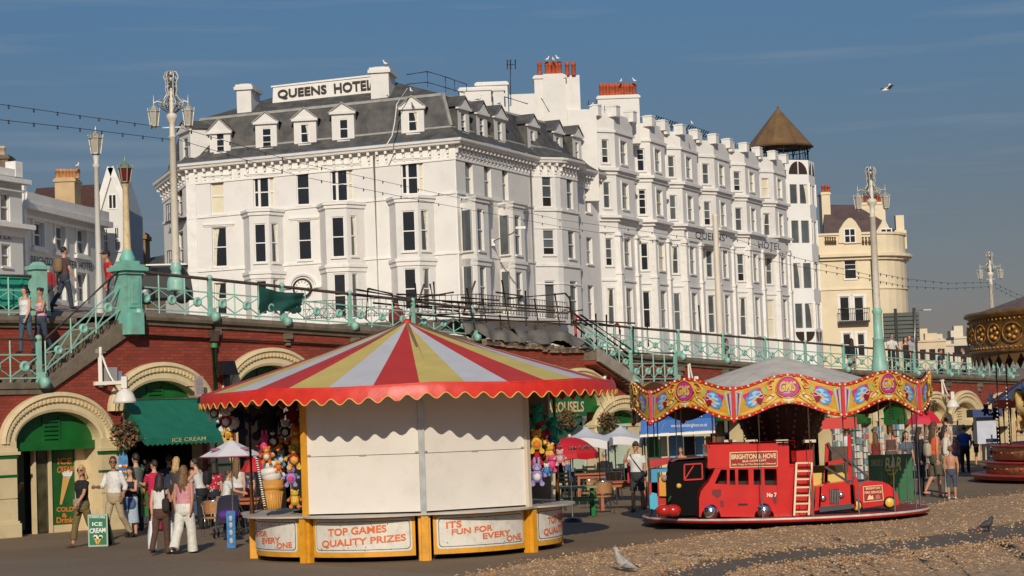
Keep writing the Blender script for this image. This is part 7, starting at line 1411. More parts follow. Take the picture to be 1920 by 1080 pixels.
tr_ = thing('toy_train', 'blue red and orange toy train engine at the left of the roundabout', 'ride vehicle', W(1235, 965, 44.9)); tp_ = tpl(44.9); mb = MB(); mb.prism(outl(tp_, [(1218, 950), (1217, 905), (1250, 903), (1252, 950)]), V((0, .7, 0))); part('boiler', mb, mat('train red', (.45, .02, .02), .35), tr_)
mb = MB(); mb.prism(outl(tp_, [(1222, 930), (1221, 880), (1258, 878), (1260, 884), (1232, 886), (1234, 930)]), V((0, .8, 0))); part('cab', mb, mat('train blue', (.06, .28, .50), .35), tr_)
mb = MB(); mb.prism([p+V((0, -.1, 0)) for p in outl(tp_, [(1236, 930), (1235, 896), (1242, 890), (1252, 892), (1254, 897), (1252, 930)])], V((0, .3, 0))); part('front_plate', mb, mat('train orange', (.66, .30, .03), .35), tr_); mb = MB(); mb.ball(tp_.pt(*tp_.px(1245, 897))+V((0, -.12, 0)), .07, 0, 10, 6); part('nose', mb, mat('grey pink', (.35, .22, .2), .5), tr_)
mb = MB(); mb.prism([p+V((0, -.15, 0)) for p in outl(tp_, [(1218, 953), (1217, 930), (1222, 923), (1231, 925), (1233, 950), (1226, 955)])], V((0, .25, 0))); part('tender', mb, mat('cyan box', (.06, .42, .62), .4), tr_); mb = MB(); mb.prism([p+V((0, .1, 0)) for p in outl(tp_, [(1219, 878), (1218, 862), (1262, 859), (1262, 868)])], V((0, .8, 0))); part('roof', mb, MATS['train red'], tr_)
for lb, th, c, k in (('yellow toy racing car on the far side of the roundabout', 150, (.62, .40, .05), 1), ('blue toy truck at the back of the roundabout', 200, (.05, .14, .42), 2), ('green toy tractor behind the drum of the roundabout', 245, (.03, .25, .07), 3)):
    p = rpnt(2.3, th, PZ+.02); root = thing('toy_car', lb, 'ride vehicle', p); a = radians(th); X_, Y_ = V((cos(a), sin(a), 0)), V((-sin(a), cos(a), 0)); mb = MB(); mb.box(p+Z*.35, (1.5, .7, .42), 0, (X_, Y_, Z)); mb.box(p+Z*.72-X_*.15, (.7, .6, .38), 0, (X_, Y_, Z), .8); part('body', mb, mat('toy colour %d' % k, c, .35, coat=.3), root)
    for s in (-1, 1):
        for q in (-1, 1): mb = MB(); mb.lathe([(0, .06), (.12, .05), (.17, 0), (.17, -.06)], p+X_*.45*s+Y_*.36*q+Z*.17, 14, 0, (X_, Z, Y_*q)); part('wheel', mb, black, root)
GYc = 64.0; gx = W(2136, 900, GYc).x; gal = thing('galloper_ride', 'dark gold fairground galloper ride with stepped platform cut by the right frame edge', 'carousel', (gx, GYc, 0)); go = V((gx, GYc, 0))
dg = mat('dark gilded board', (.17, .085, .02), .45, noise=(4, .5)); gold = mat('gilding', (.48, .23, .045), .35, .3, noise=(6, .3)); dwn = mat('galloper cream red', (.46, .26, .11), .45, noise=(5, .25)); dr = mat('galloper dark red', (.32, .030, .020), .4, noise=(4, .2))
mb = MB()
for r, z0, z1 in ((5.0, .10, .24), (4.62, .24, .62), (4.40, .68, 1.12)): mb.lathe([(r-.6, z0), (r, z0), (r, z1-.06)], go, 72, 0 if z0 > .2 else 1); mb.lathe([(r, z1-.06), (r+.10, z1-.04), (r+.10, z1+.01), (r-.7, z1+.012)], go, 72, 1)
mb.lathe([(3.9, .1), (3.9, 0)], go, 40, 2); mb.lathe([(4.4, 1.13), (0, 1.13)], go, 40, 1); part('stepped_platform', mb, [dwn, dr, black], gal)
mb = MB()
for k in range(80):
    for r, z in ((4.63, .42), (4.41, .9)): a = 2*pi*k/80; d = V((cos(a), sin(a), 0)); mb.ball(go+d*r+Z*z, .07, 0, 6, 4, (.3 if k % 2 else 1.5, .3, .6))
part('platform_ornament', mb, dr, gal)
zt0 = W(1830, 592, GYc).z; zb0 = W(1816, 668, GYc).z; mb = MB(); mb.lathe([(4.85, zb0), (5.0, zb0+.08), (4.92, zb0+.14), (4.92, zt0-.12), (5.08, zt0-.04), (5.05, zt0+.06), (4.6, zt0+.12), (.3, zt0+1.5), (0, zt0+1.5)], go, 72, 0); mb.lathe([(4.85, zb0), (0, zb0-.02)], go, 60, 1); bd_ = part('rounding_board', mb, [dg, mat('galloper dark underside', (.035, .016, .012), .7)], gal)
mb = MB(); rg_ = random.Random(8)
for k in range(150):
    a = 2*pi*k/150; d = V((cos(a), sin(a), 0))
    for z in (zb0+.20, zt0-.20): mb.ball(go+d*4.95+Z*z, .035, 0, 6, 4)
for k in range(36):
    a = 2*pi*k/36; d = V((cos(a), sin(a), 0)); t_ = V((-sin(a), cos(a), 0)); zc_ = (zb0+zt0)/2; c = go+d*4.95+Z*zc_
    for q in range(5): an = q*1.26; mb.ball(c+t_*.16*cos(an)+Z*.16*sin(an), .07, 0, 6, 4)
    mb.tube([go+d*4.97+t_*(.42*cos(u)*(1 if k % 2 else .8))+Z*(zc_+.30*sin(u)) for u in [2*pi*i/12 for i in range(12)]], .022, 4, 0, True, True)
for k in range(60): a = 2*pi*k/60; d = V((cos(a), sin(a), 0)); t_ = V((-sin(a), cos(a), 0)); mb.add([go+d*4.9+Z*zb0-t_*.25, go+d*4.9+Z*zb0+t_*.25, go+d*4.9+Z*(zb0-.38)], [(0, 1, 2)], 1)
part('gilded_ornament', mb, [gold, mat('dark gold fringe', (.16, .085, .02), .6)], bd_)
mb = MB(); a_l = lambda px: math.asin(max(-1, min(1, (W(px, 620, GYc-2.5).x-gx)/4.98)))
th0 = -radians(52); letter(mb, 'GOLDEN GALLOPERS', lambda u, v: go+V((sin(th0+u*1.5)*4.99, -cos(th0+u*1.5)*4.99, zb0+.36+(zt0-zb0-.72)*v)), 0, .03); part('lettering', mb, mat('dull gold lettering', (.50, .30, .09), .4), bd_)
mb = MB(); mb.lathe([(1.5, 1.1), (1.5, 2.2), (1.2, zb0)], go, 20); mb.lathe([(2.3, zb0-.9), (2.9, zb0)], go, 24); part('centre_drum', mb, mat('galloper core', (.075, .035, .02), .6, noise=(2, .7)), gal)
for k in range(20):
    a = radians(-100+9.5*k) ; r = (4.15, 3.3)[k % 2]; p = go+V((sin(a)*r, -cos(a)*r, 0)); mb = MB(); mb.tube([p+Z*1.12, p+Z*zb0], .035, 8, 0)
    for j in range(22): u = j/22; mb.ball(p+Z*(1.2+(zb0-1.25)*u)+V((sin(a), -cos(a), 0))*.03, .032, 1, 6, 4, (1, 1, .7))
    part('twisted_pole', mb, [mat('dark brass', (.10, .055, .02), .35, .6), mat('white pole bulb', (.75, .72, .66), .3)], gal)
def horse(label, p, face, s, col_, tack):
    """galloping carved horse pointing along face, saddle height about 1.1 s"""
    root = thing('galloper_horse', label, 'carousel horse', p, 0, 'carved galloper horses'); F = V((cos(face), sin(face), 0)); S = V((-F.y, F.x, 0)); p = V(p); pt = lambda x, y, z: p+F*(x*s)+S*(y*s)+Z*(z*s)
    m = MB(); m.tube([pt(-.55, 0, 1.0), pt(-.48, 0, 1.02), pt(-.25, 0, .98), pt(.05, 0, .97), pt(.32, 0, 1.02), pt(.45, 0, 1.12), pt(.60, 0, 1.36), pt(.70, 0, 1.52), pt(.80, 0, 1.52), pt(.98, 0, 1.36), pt(1.02, 0, 1.32)], [x*s for x in (.10, .20, .215, .20, .22, .20, .13, .10, .11, .07, .05)], 12)
    for y in (-.09, .09): m.tube([pt(.72, y*.5, 1.60), pt(.72, y*.6, 1.70)], [.04*s, .005], 6)
    for y, k in ((-.12, 1), (.12, .75)):
        m.tube([pt(.34, y, .95), pt(.58*k, y, .72), pt(.74*k, y, .62), pt(.66*k, y, .40), pt(.60*k, y, .33)], [x*s for x in (.12, .085, .06, .045, .06)], 8); m.tube([pt(-.40, y, .95), pt(-.46*k, y, .70), pt(-.70*k, y, .52), pt(-.78*k, y, .30), pt(-.74*k, y, .24)], [x*s for x in (.15, .10, .06, .045, .06)], 8)
    part('body', m, mat('horse %s' % label[:9], col_, .35, noise=(4, .15)), root); m = MB(); m.tube([pt(-.58, 0, 1.05), pt(-.80, 0, .95), pt(-.92, 0, .70), pt(-.95, 0, .5)], [.05*s, .08*s, .07*s, .01], 8); part('tail', m, gold, root); m = MB(); m.tube([pt(.36, 0, 1.30), pt(.50, 0, 1.50), pt(.64, 0, 1.64), pt(.72, 0, 1.66)], [.03*s, .07*s, .06*s, .03*s], 8); part('mane', m, gold, root)
    m = MB(); m.ball(pt(0, 0, 1.13), .22*s, 0, 10, 6, (1.2, .9, .45), (F, S, Z)); m.tube([pt(-.14, .0, 1.25), pt(-.20, 0, 1.3)], .1*s, 6); part('saddle', m, tack, root); m = MB(); m.tube([pt(-.02, 0, .4), pt(-.02, 0, 2.0)], .02, 6); part('brass_pole', m, chrome, root)
for lb, an, r, c in (('cream carved horse with red saddle nearest the left of the galloper ride', -72, 3.75, (.60, .42, .16)), ('brown carved horse inside the galloper ride', -52, 3.0, (.20, .09, .04)), ('dark carved horse at the back of the galloper ride', -100, 3.4, (.07, .05, .045)), ('white carved horse in the front row at the frame edge', -48, 4.0, (.62, .56, .45))):
    a = radians(an); horse(lb, (gx+sin(a)*r, GYc-cos(a)*r, 1.25), a+pi, .95, c, dr)
sY = 72.0; c0 = W(1985, 760, sY); st2_ = thing('striped_stall', 'red white and blue striped stall roof behind the galloper poles', 'fairground stall', (c0.x, c0.y, 0)); o = V((c0.x, c0.y, 0)); zE2 = W(1862, 750, sY).z; zA2 = W(1985, 668, sY).z; rS = c0.x-W(1862, 750, sY).x; mb = MB(); nn = 24
for k in range(nn):
    a0, a1 = 2*pi*k/nn, 2*pi*(k+1)/nn; mb.add([o+V((cos(a0)*rS, sin(a0)*rS, zE2)), o+V((cos(a1)*rS, sin(a1)*rS, zE2)), o+Z*zA2], [(0, 1, 2)], k % 3); mb.add([o+V((cos(a0)*rS, sin(a0)*rS, zE2)), o+V((cos(a1)*rS, sin(a1)*rS, zE2)), o+V((cos(a1)*rS, sin(a1)*rS, zE2-.3)), o+V((cos(a0)*rS, sin(a0)*rS, zE2-.3))], [(3, 2, 1, 0)], 0)
part('canopy', mb, [c_red, c_whi, mat('canopy blue', (.10, .22, .36), .6)], st2_); mb = MB(); mb.lathe([(rS*.7, 0), (rS*.7, 1.0), (rS*.72, 1.05), (rS*.4, 1.06)], o, 24); mb.lathe([(rS*.35, 1), (rS*.35, zE2)], o, 16); part('counter', mb, mat('stall dark', (.05, .03, .03), .7, noise=(2, .8)), st2_)
for k in range(8): a = 2*pi*k/8; mb = MB(); mb.tube([o+V((cos(a), sin(a), 0))*rS*.85, o+V((cos(a), sin(a), 0))*rS*.85+Z*zE2], .05, 6); part('post', mb, wood, st2_)
for lb, x, y, c in (('white plush hanging in the striped stall', 1858, 748, WT), ('dark plush in the striped stall', 1866, 775, BK), ('blue plush in the striped stall', 1849, 768, NV)): plush(lb, x, y, 20, 70.0, c)
PEND = []                                               # (object, voxel) surfaces to fuse in one go
def eloft(mb, rings, seg=16, m=0):
    vs = []; n = len(rings)
    for c, rx, ry in rings:
        for k in range(seg): t = 2*pi*k/seg; vs.append((c[0]+rx*cos(t), c[1]+ry*sin(t), c[2]))
    fs = [(i*seg+k, i*seg+(k+1) % seg, (i+1)*seg+(k+1) % seg, (i+1)*seg+k) for i in range(n-1) for k in range(seg)]
    mb.add(vs, fs, m, True); mb.add(vs[:seg], [tuple(range(seg-1, -1, -1))], m); mb.add(vs[-seg:], [tuple(range(seg))], m)
SKIN = dict(f=(.56, .30, .20), t=(.46, .22, .125), d=(.30, .14, .08), p=(.62, .37, .27))
HAIRC = dict(k=(.022, .015, .011), b=(.07, .035, .018), l=(.16, .085, .035), y=(.46, .30, .12), g=(.33, .30, .27), r=(.14, .05, .02))
FACES = mat('dark eye', (.012, .010, .010), .3)
def person(label, feet, H, face, top, low, hair='kshort', skin='f', fem=False, stride=0.0, arms=((8, 8, 12), (-8, 8, 12)), lean=0, sit=False, sleeve=.5, hem=0, low_kind='trousers', low_len=1.0, shoe=(.03, .025, .02), neck=0, glasses=False, cap=None, headturn=0, headnod=0, straps=False, z0=None, waist=0, fat=1.0, near=False, group=None, top2=None):
    """arms: per side (left, right) (swing forward, out, elbow bend[, inward])"""
    p0 = V(feet) if z0 is None else V((feet[0], feet[1], z0)); root = thing('person', label, 'person', p0, 0, group); s = H/1.75; psi = radians(face)+pi
    M = Matrix.Translation(p0) @ Matrix.Rotation(psi, 4, 'Z') @ Matrix.Scale(s, 4)
    sk = mat('skin_'+skin, SKIN[skin], .55, noise=(9, .06))
    vox = .0085 if near else .013
    ph = .50 if sit else .93; hx = .088
    J = {}
    la = {1: (math.degrees(math.asin(max(-.6, min(.6, stride))))), -1: (-math.degrees(math.asin(max(-.6, min(.6, stride)))))}
    for sd in (-1, 1):
        a = radians(86 if sit else la[sd]); bnd = radians(84 if sit else (4+(22 if la[sd] < -3 else 0))); h = V((sd*hx, 0, ph-.02)); out = V((sd*.02, 0, 0))
        k = h+out+V((0, .43*sin(a), -.43*cos(a))); an = k+V((0, .42*sin(a-bnd), -.42*cos(a-bnd))); J[sd] = [h, k, an]
    mn = min(J[1][2].z, J[-1][2].z); dz = .085-mn
    for sd in (-1, 1): J[sd] = [q+V((0, 0, dz)) for q in J[sd]]
    pz = ph+dz
    lr = radians(lean)
    def up(q):                                           # upper body lean about the pelvis
        q = V(q); y, z = q.y, q.z-pz; return V((q.x, y*cos(lr)+z*sin(lr), pz+z*cos(lr)-y*sin(lr)))
    hp = .17 if fem else .158; ws = .128 if fem else .142; ch = .150 if fem else .170; fx = fat
    trs = [(-.10, hp*.93*fx, .115*fx), (.0, hp*fx, .124*fx), (.08, (hp+ws)/2*fx, .112*fx), (.17, ws*fx, .10*fx), (.27, (ws+ch)/2*fx, .108*fx), (.35, ch*fx, (.122 if fem else .112)*fx), (.43, ch*1.0*fx, .105*fx), (.49, ch*.92, .088), (.535, .085, .068), (.57, .056, .056), (.62, .052, .054)]
    rings = lambda lst, g=0: [(up((0, .0+(.012 if fem and .3 < z < .4 else 0), pz+z)), rx+g, ry+g) for z, rx, ry in lst]
    shz = .475; shx = (.155 if fem else .178)*min(1.15, fx)
    armp = {}
    for sd, ar in ((-1, arms[0]), (1, arms[1])):
        f, o_, b = radians(ar[0]), radians(ar[1]), radians(ar[2]); inn = radians(ar[3]) if len(ar) > 3 else radians(4)
        S = up((sd*shx, 0, pz+shz)); d1 = V((sd*sin(o_), sin(f)*cos(o_), -cos(f)*cos(o_))); E = S+d1*.29; f2 = f+b; d2 = V((-sd*sin(inn), sin(f2)*cos(inn), -cos(f2)*cos(inn))).normalized(); Wr = E+d2*.245; armp[sd] = (S, E, Wr, d2)
    b = MB(); eloft(b, rings(trs)); hc = up((0, .012, pz+.735)); hn = radians(headnod); ht = radians(headturn); HM = Matrix.Rotation(-ht, 3, 'Z') @ Matrix.Rotation(-hn, 3, 'X')
    HX, HY, HZ = HM @ V((1, 0, 0)), HM @ V((0, 1, 0)), HM @ Z; hax = (HX, HY, HZ); hp_ = lambda x, y, z: hc+HX*x+HY*y+HZ*z
    b.ball(hc, 1, 0, 18, 14, (.076, .096, .112), hax); b.ball(hp_(0, .022, -.055), 1, 0, 14, 10, (.057, .070, .066), hax); b.tube([hp_(0, .088, .018), hp_(0, .113, -.022), hp_(0, .096, -.032)], [.010, .016, .012], 8); b.ball(hp_(0, .090, -.098), 1, 0, 8, 6, (.026, .020, .018), hax)
    for sd in (-1, 1): b.ball(hp_(sd*.078, -.005, -.012), 1, 0, 8, 6, (.014, .024, .032), hax)
    b.ball(hp_(0, .088, -.066), 1, 0, 8, 6, (.030, .018, .011), hax)
    for sd in (-1, 1):
        S, E, Wr, d2 = armp[sd]; am = .9 if fem else 1.0; b.tube([S+V((-sd*.05, 0, .005)), S, S.lerp(E, .3), E, E.lerp(Wr, .3), Wr], [.055*am, .060*am, .052*am, .040*am, .043*am, .027*am], 10)
        x_, y_ = frame_of(d2); pn = V((sd, 0, 0)); pn = (pn-d2*pn.dot(d2)).normalized(); wd = d2.cross(pn).normalized()
        if wd.y < 0: wd = -wd
        b.ball(Wr+d2*.050, 1, 0, 10, 8, (.042, .018, .052), (wd, pn, d2))
        for q, (o__, ln) in enumerate(((-.030, .062), (-.010, .075), (.010, .078), (.029, .068))):
            r0 = Wr+d2*.088+wd*o__; r1 = r0+d2*ln*.5-pn*.004; r2 = r0+d2*ln*.92-pn*.020*(1+.2*q); b.tube([Wr+d2*.06+wd*o__*.8, r0, r1, r2], [.010, .0095, .009, .0075], 6)
        b.tube([Wr+d2*.028+wd*.030, Wr+d2*.058+wd*.052-pn*.008, Wr+d2*.086+wd*.056-pn*.018], [.012, .0105, .008], 6)
        h, k, an = J[sd]; ff = fx**.5; b.tube([h+V((0, 0, .03)), h.lerp(k, .25), k, k.lerp(an, .3)+V((0, -.012, 0)), an], [.085*ff, .082*ff, .052, .054, .034], 10); ff_ = V((0, 1, 0)); b.tube([an+V((0, -.02, -.02)), an+V((0, .06, -.045)), an+V((0, .15, -.062))], [.036, .034, .024], 8)
    def out(name, mb, mt, parent, fuse=True, v=None):
        mb.v = [tuple(M @ V(q)) for q in mb.v]; o = part(name, mb, mt, parent)
        if fuse: PEND.append((o, (v or vox)*s))
        return o
    body = out('body', b, sk, root)
    e = MB()
    for sd in (-1, 1): e.ball(hp_(sd*.031, .087, .012), 1, 0, 8, 6, (.009, .006, .005), hax)
    out('eyes', e, FACES, body, False); e = MB(); e.ball(hp_(0, .101, -.064), 1, 0, 8, 4, (.021, .008, .006), hax); out('mouth', e, mat('lip', (.36, .12, .10), .5), body, False)
    if glasses: e = MB(); [e.ball(hp_(sd*.034, .098, .014), 1, 0, 10, 6, (.028, .010, .020), hax) for sd in (-1, 1)]; [e.bar(hp_(sd*.06, .095, .018), hp_(sd*.08, .0, .018), .006, .008) for sd in (-1, 1)]; out('sunglasses', e, black, root, False)
    if hair != 'none':
        hcol = mat('hair_'+hair[0], HAIRC[hair[0]], .6, noise=(26, .45)); kind = hair[1:]; m = MB(); rr_ = random.Random(hash(label) % 999); seg, rg = 26, 18; tmp = MB(); tmp.ball((0, 0, 0), 1, 0, seg, rg, (1, 1, 1)); vs = []
        long_ = kind in ('long', 'mid', 'tail', 'bob')
        for (x, y, z) in tmp.v:
            nz_ = 1+.03*sin(9*x+5*z)+.02*sin(23*x+17*y); low_ = (.112*1.12) if z > 0 else (.112*(1.1 if long_ else .75)); q = (x*(.084+(.004 if long_ else 0))*nz_, y*(.101 if y < 0 else .092)*nz_-.013, z*low_*nz_+.009); vs.append(q)
        keep = [f for f in tmp.f if not (sum(vs[i][1] for i in f)/len(f) > .038-(.0 if z else 0) and sum(vs[i][2] for i in f)/len(f) < .064) and not (sum(vs[i][2] for i in f)/len(f) < (-.06 if long_ else -.045) and sum(vs[i][1] for i in f)/len(f) > -.03)]
        m.add([hp_(*q) for q in vs], keep, 0, True)
        if kind in ('long', 'mid', 'bob'):
            L_ = dict(long=.36, mid=.22, bob=.13)[kind]; n_ = 14
            for i in range(n_):
                a = radians(200+140*i/(n_-1)); bx, by = .082*cos(a), .092*sin(a)-.01; ll = L_*(.85+.3*rr_.random()); st_ = [hp_(bx*.45, by*.5, .105), hp_(bx*.93, by*.93, .05), hp_(bx*1.0, by*1.0, -.03), up((bx*1.15+rr_.uniform(-.01, .01), by*1.2-.005, pz+.735-.10-ll*.35)), up((bx*1.1+rr_.uniform(-.02, .02), by*1.15-.02, pz+.735-.06-ll*.75)), up((bx*.95+rr_.uniform(-.02, .02), by*1.05-.02, pz+.735-.06-ll))]
                m.tube(st_, [.012, .022, .024, .025, .021, .007], 6)
        if kind == 'tail': m.tube([hp_(0, -.095, .02), hp_(0, -.14, -.01), hp_(0, -.145, -.10), hp_(0, -.12, -.19)], [.02, .032, .03, .008], 8)
        if kind == 'bun': m.ball(hp_(0, -.115, .03), .045, 0, 10, 8)
        out('hair', m, hcol, root, False)
    if cap: m = MB(); m.ball(hp_(0, -.004, .035), 1, 0, 16, 8, (.086, .106, .088), hax); m.ball(hp_(0, .115, .040), 1, 0, 12, 6, (.065, .07, .012), hax); out('cap', m, cloth(cap), root, False)
    if top:
        g = .019; t = MB(); z_lo = -.06+hem; z_hi = {0: .535, 1: .47, 2: .43}[neck]
        sel = [q for q in trs if z_lo <= q[0] <= z_hi+.001]; lo = (z_lo, interp([(a, b_) for a, b_, c in trs], z_lo), interp([(a, c) for a, b_, c in trs], z_lo)); hi = (z_hi, interp([(a, b_) for a, b_, c in trs], z_hi), interp([(a, c) for a, b_, c in trs], z_hi)); sel = [q for q in sel if lo[0] < q[0] < hi[0]]
        pr = [lo]+sel+[hi]; eloft(t, [(c, rx+g+.006*(1+sin(i*2.3))*.5, ry+g) for i, (c, rx, ry) in enumerate(rings(pr))])
        if sleeve > 0:
            for sd in (-1, 1):
                S, E, Wr, d2 = armp[sd]; pth = [S+V((-sd*.06, 0, .0)), S, S.lerp(E, .5)]; rd = [.062, .072, .066]
                if sleeve <= .5: pth[2] = S.lerp(E, .62); 
                else: pth += [E, E.lerp(Wr, .4)]+([Wr+d2*-.02] if sleeve >= 1 else []); rd += [.058, .055]+([.044] if sleeve >= 1 else [])
                t.tube(pth, rd, 10)
        elif straps:
            for sd in (-1, 1): t.tube([up((sd*.085, .10, pz+.42)), up((sd*.095, .05, pz+.53)), up((sd*.095, -.05, pz+.53)), up((sd*.085, -.095, pz+.42))], .013, 6)
        tp_ = out('top', t, cloth(top), root)
        if top2:
            t = MB(); rg_ = random.Random(3)
            for i in range(44): a = rg_.uniform(0, 2*pi); z = rg_.uniform(0, .42); c = up(((ch+.02)*cos(a), .13*sin(a), pz+z)); t.ball(c, .022, 0, 6, 4)
            out('pattern', t, cloth(top2), tp_, False)
    if low:
        t = MB(); g = .024
        sel = [q for q in trs if q[0] <= .09+waist]; eloft(t, [((0, 0, pz-.16), hp*.86*fx, .112*fx)]+[(c, rx+g, ry+g) for c, rx, ry in rings(sel)])
        if low_kind == 'skirt':
            t = MB(); L_ = low_len; rw = [(c, rx+g, ry+g) for c, rx, ry in rings(sel)][::-1]; eloft(t, rw+[(V((0, 0, pz-.10-L_*.35)), hp*1.12*fx, .15*fx), (V((0, .0, pz-.10-L_*.7)), hp*1.22*fx, .19*fx)], 20)
        else:
            for sd in (-1, 1):
                h, k, an = J[sd]; full = low_len; wd_ = {'trousers': .0, 'wide': .03, 'jeans': -.006}.get(low_kind, 0)
                if full >= .95: pth, rd = [h+V((0, 0, .02)), h.lerp(k, .3), k, k.lerp(an, .5), an+V((0, 0, -.045))], [.104*fx, .098+wd_*.4, .070+wd_, .066+wd_, .064+wd_*1.4]
                elif full > .55: pth, rd = [h+V((0, 0, .02)), h.lerp(k, .3), k, k.lerp(an, (full-.5)*2)], [.098*fx, .094, .074, .072]
                else: pth, rd = [h+V((0, 0, .02)), h.lerp(k, .4), h.lerp(k, full*2)], [.098*fx, .097, .092]
                t.tube(pth, rd, 12)
        out('skirt' if low_kind == 'skirt' else ('trousers' if low_len > .55 else 'shorts'), t, cloth(low), root)
    for sd in (-1, 1):
        an = J[sd][2]; t = MB(); t.tube([an+V((0, -.055, -.035)), an+V((0, -.02, -.040)), an+V((0, .07, -.052)), an+V((0, .16, -.062)), an+V((0, .19, -.066))], [.030, .042, .040, .034, .018], 8); out('shoe', t, cloth(shoe), root, True, .014)
    return root, M, armp, up, pz
def gfeet(x, y): return G(x, y)
def hgt(x, y0, y1, p): return (abs(y1-y0))/FPX*p.y*1.0
WALK = ((-22, 7, 14), (22, 7, 18))
def lower(label, x, yh, yf, face, **k):
    """person standing on the esplanade: feet pixel and head pixel give place and height"""
    p = G(x, yf); return person(label, p, hgt(x, yh, yf, p), face, **k)
def bag_on(label, M, pts, size, col_, cat='bag', strap=None, name='shoulder_bag', group=None):
    c = M @ V(pts); root = thing(name, label, cat, c-Z*size[2]/2); R3 = M.to_3x3().normalized(); ax = (R3 @ V((1, 0, 0)), R3 @ V((0, 1, 0)), Z); m = MB(); m.ball((0, 0, 0), 1, 0, 16, 10); pw = lambda q: math.copysign(abs(q)**.55, q); m.v = [tuple(c+ax[0]*(pw(q[0])*size[0]*.46)+ax[1]*(pw(q[1])*size[1]*.46)+Z*(pw(q[2])*size[2]*.46)) for q in m.v]; part('pouch', m, cloth(col_), root)
    if strap: m = MB(); m.tube([M @ V(q) for q in strap], .014, 6); part('strap', m, cloth((col_[0]*.7, col_[1]*.7, col_[2]*.7)), root)
    return root
_, M, A_, up, pz = lower('woman in black tee with blonde bob and sunglasses, olive trousers, swinging both arms', 156, 877, 1026, 320, top=(.010, .010, .011), low=(.14, .105, .035), hair='ybob', skin='t', fem=True, stride=.26, arms=((30, 16, 8), (-26, 16, 6)), sleeve=.4, hem=.05, low_len=.9, shoe=(.10, .05, .035), glasses=True, headturn=-30, near=True)
bag_on('black and beige waist pouch on the blonde woman', M, (0, .12, .98), (.30, .12, .2), (.34, .27, .20), 'waist pouch', None, 'waist_pouch'); 
lower('man in white shirt and sunglasses with beige trousers behind the blonde woman', 216, 861, 1011, 330, top=(.66, .64, .60), low=(.40, .31, .19), hair='kshort', skin='d', stride=.24, arms=((-20, 14, 40), (20, 14, 70)), sleeve=.75, hem=.06, glasses=True, headturn=-40, near=True)
lower('tall dark haired man in grey tee under the green awning', 258, 856, 996, 240, top=(.10, .12, .10), low=(.02, .02, .03), hair='kshort', skin='f', arms=((20, 8, 60), (10, 8, 30)), headturn=20)
_, M, A_, up, pz = lower('young woman with dark hair in black vest looking down, denim jacket round her waist', 247, 880, 1007, 345, top=(.020, .012, .018), low=(.35, .42, .48), hair='kmid', skin='f', fem=True, arms=((30, 10, 75, 30), (30, 10, 80, 30)), sleeve=0, straps=True, neck=1, headnod=28, low_kind='skirt', low_len=.7, near=True)
bag_on('blue denim jacket tied round the waist of the dark haired woman', M, (.05, .02, .86), (.46, .34, .34), (.06, .11, .24), 'jacket', None, 'denim_jacket')
lower('person in crimson tee with back half turned in the shop entrance', 292, 868, 996, 215, top=(.50, .012, .06), low=(.32, .01, .05), hair='kshort', skin='f', arms=((30, 8, 70), (25, 8, 60)), sleeve=.5, headturn=-20)
_, M, A_, up, pz = lower('dark haired woman in white top and brown trousers seen from behind', 303, 893, 1040, 170, top=(.64, .63, .60), low=(.085, .042, .025), hair='kmid', skin='f', fem=True, stride=.16, arms=((-14, 6, 10), (30, 8, 95)), sleeve=0, neck=1, straps=True, hem=.02, shoe=(.05, .02, .015), near=True)
bag_on('dark brown shoulder bag on the woman in brown trousers', M, (.17, -.13, 1.10), (.16, .12, .30), (.025, .014, .012), 'bag', [(.14, -.10, 1.45), (.17, -.15, 1.25), (.16, .08, 1.40), (.14, .02, 1.48), (.14, -.10, 1.45)])
_, M, A_, up, pz = lower('woman in pink camisole and loose white trousers seen from behind', 348, 879, 1038, 165, top=(.58, .26, .30), low=(.66, .64, .58), hair='llong', skin='t', fem=True, stride=.18, arms=((-6, 8, 8), (-14, 9, 8)), sleeve=0, neck=2, straps=True, low_kind='wide', near=True, fat=1.05)
for lb, x, y0, y1 in (('white carrier bag held by the woman in brown trousers', 285, 977, 1028), ('white carrier bag between the two women seen from behind', 322, 980, 1033)):
    c = W(x, (y0+y1)/2, G(x, 1038).y+.05); h = (y1-y0)/FPX*c.y; m = MB(); rg_ = random.Random(x)
    def bf(u, v): a = 2*pi*u; r_ = .5+.5*v**.5 if v < .9 else .93; return c+V((cos(a)*.10*(.55+.45*(1-v))*(1+.15*sin(3*a+7*v)), sin(a)*.17*(.55+.45*(1-v)), (v-.5)*h))
    m.grid(bf, 18, 8); m.tube([c+V((0, -.05, h*.48)), c+V((0, 0, h*.68)), c+V((0, .05, h*.48))], .012, 5); single('carrier_bag', m, mat('white plastic bag', (.66, .68, .70), .35, noise=(12, .12), bump=(12, .4)), lb, 'bag')
lower('blonde woman half hidden behind the pink camisole', 334, 862, 990, 150, top=(.05, .045, .05), low=(.03, .03, .04), hair='ymid', skin='f', fem=True)
_, M, A_, up, pz = lower('woman with bare shoulders, black rucksack and white top leaning forward', 380, 862, 992, 250, top=(.55, .54, .52), low=(.012, .012, .014), hair='kshort', skin='f', fem=True, sleeve=0, straps=True, neck=2, lean=14, arms=((40, 10, 30), (40, 10, 30)))
bag_on('black rucksack worn by the bare shouldered woman', M, (0, -.17, 1.28), (.30, .2, .38), (.014, .013, .015), 'rucksack', None, 'rucksack')
lower('person in bright red top near the shop door', 404, 870, 985, 200, top=(.45, .015, .03), low=(.02, .02, .03), hair='kmid', skin='f', fem=True, top2=(.6, .5, .5))
lower('boy in white tee turned to the right beside the pushchair', 426, 885, 1000, 110, top=(.64, .63, .60), low=(.02, .02, .05), hair='bshort', skin='f', arms=((35, 6, 40), (35, 6, 40)), lean=6)
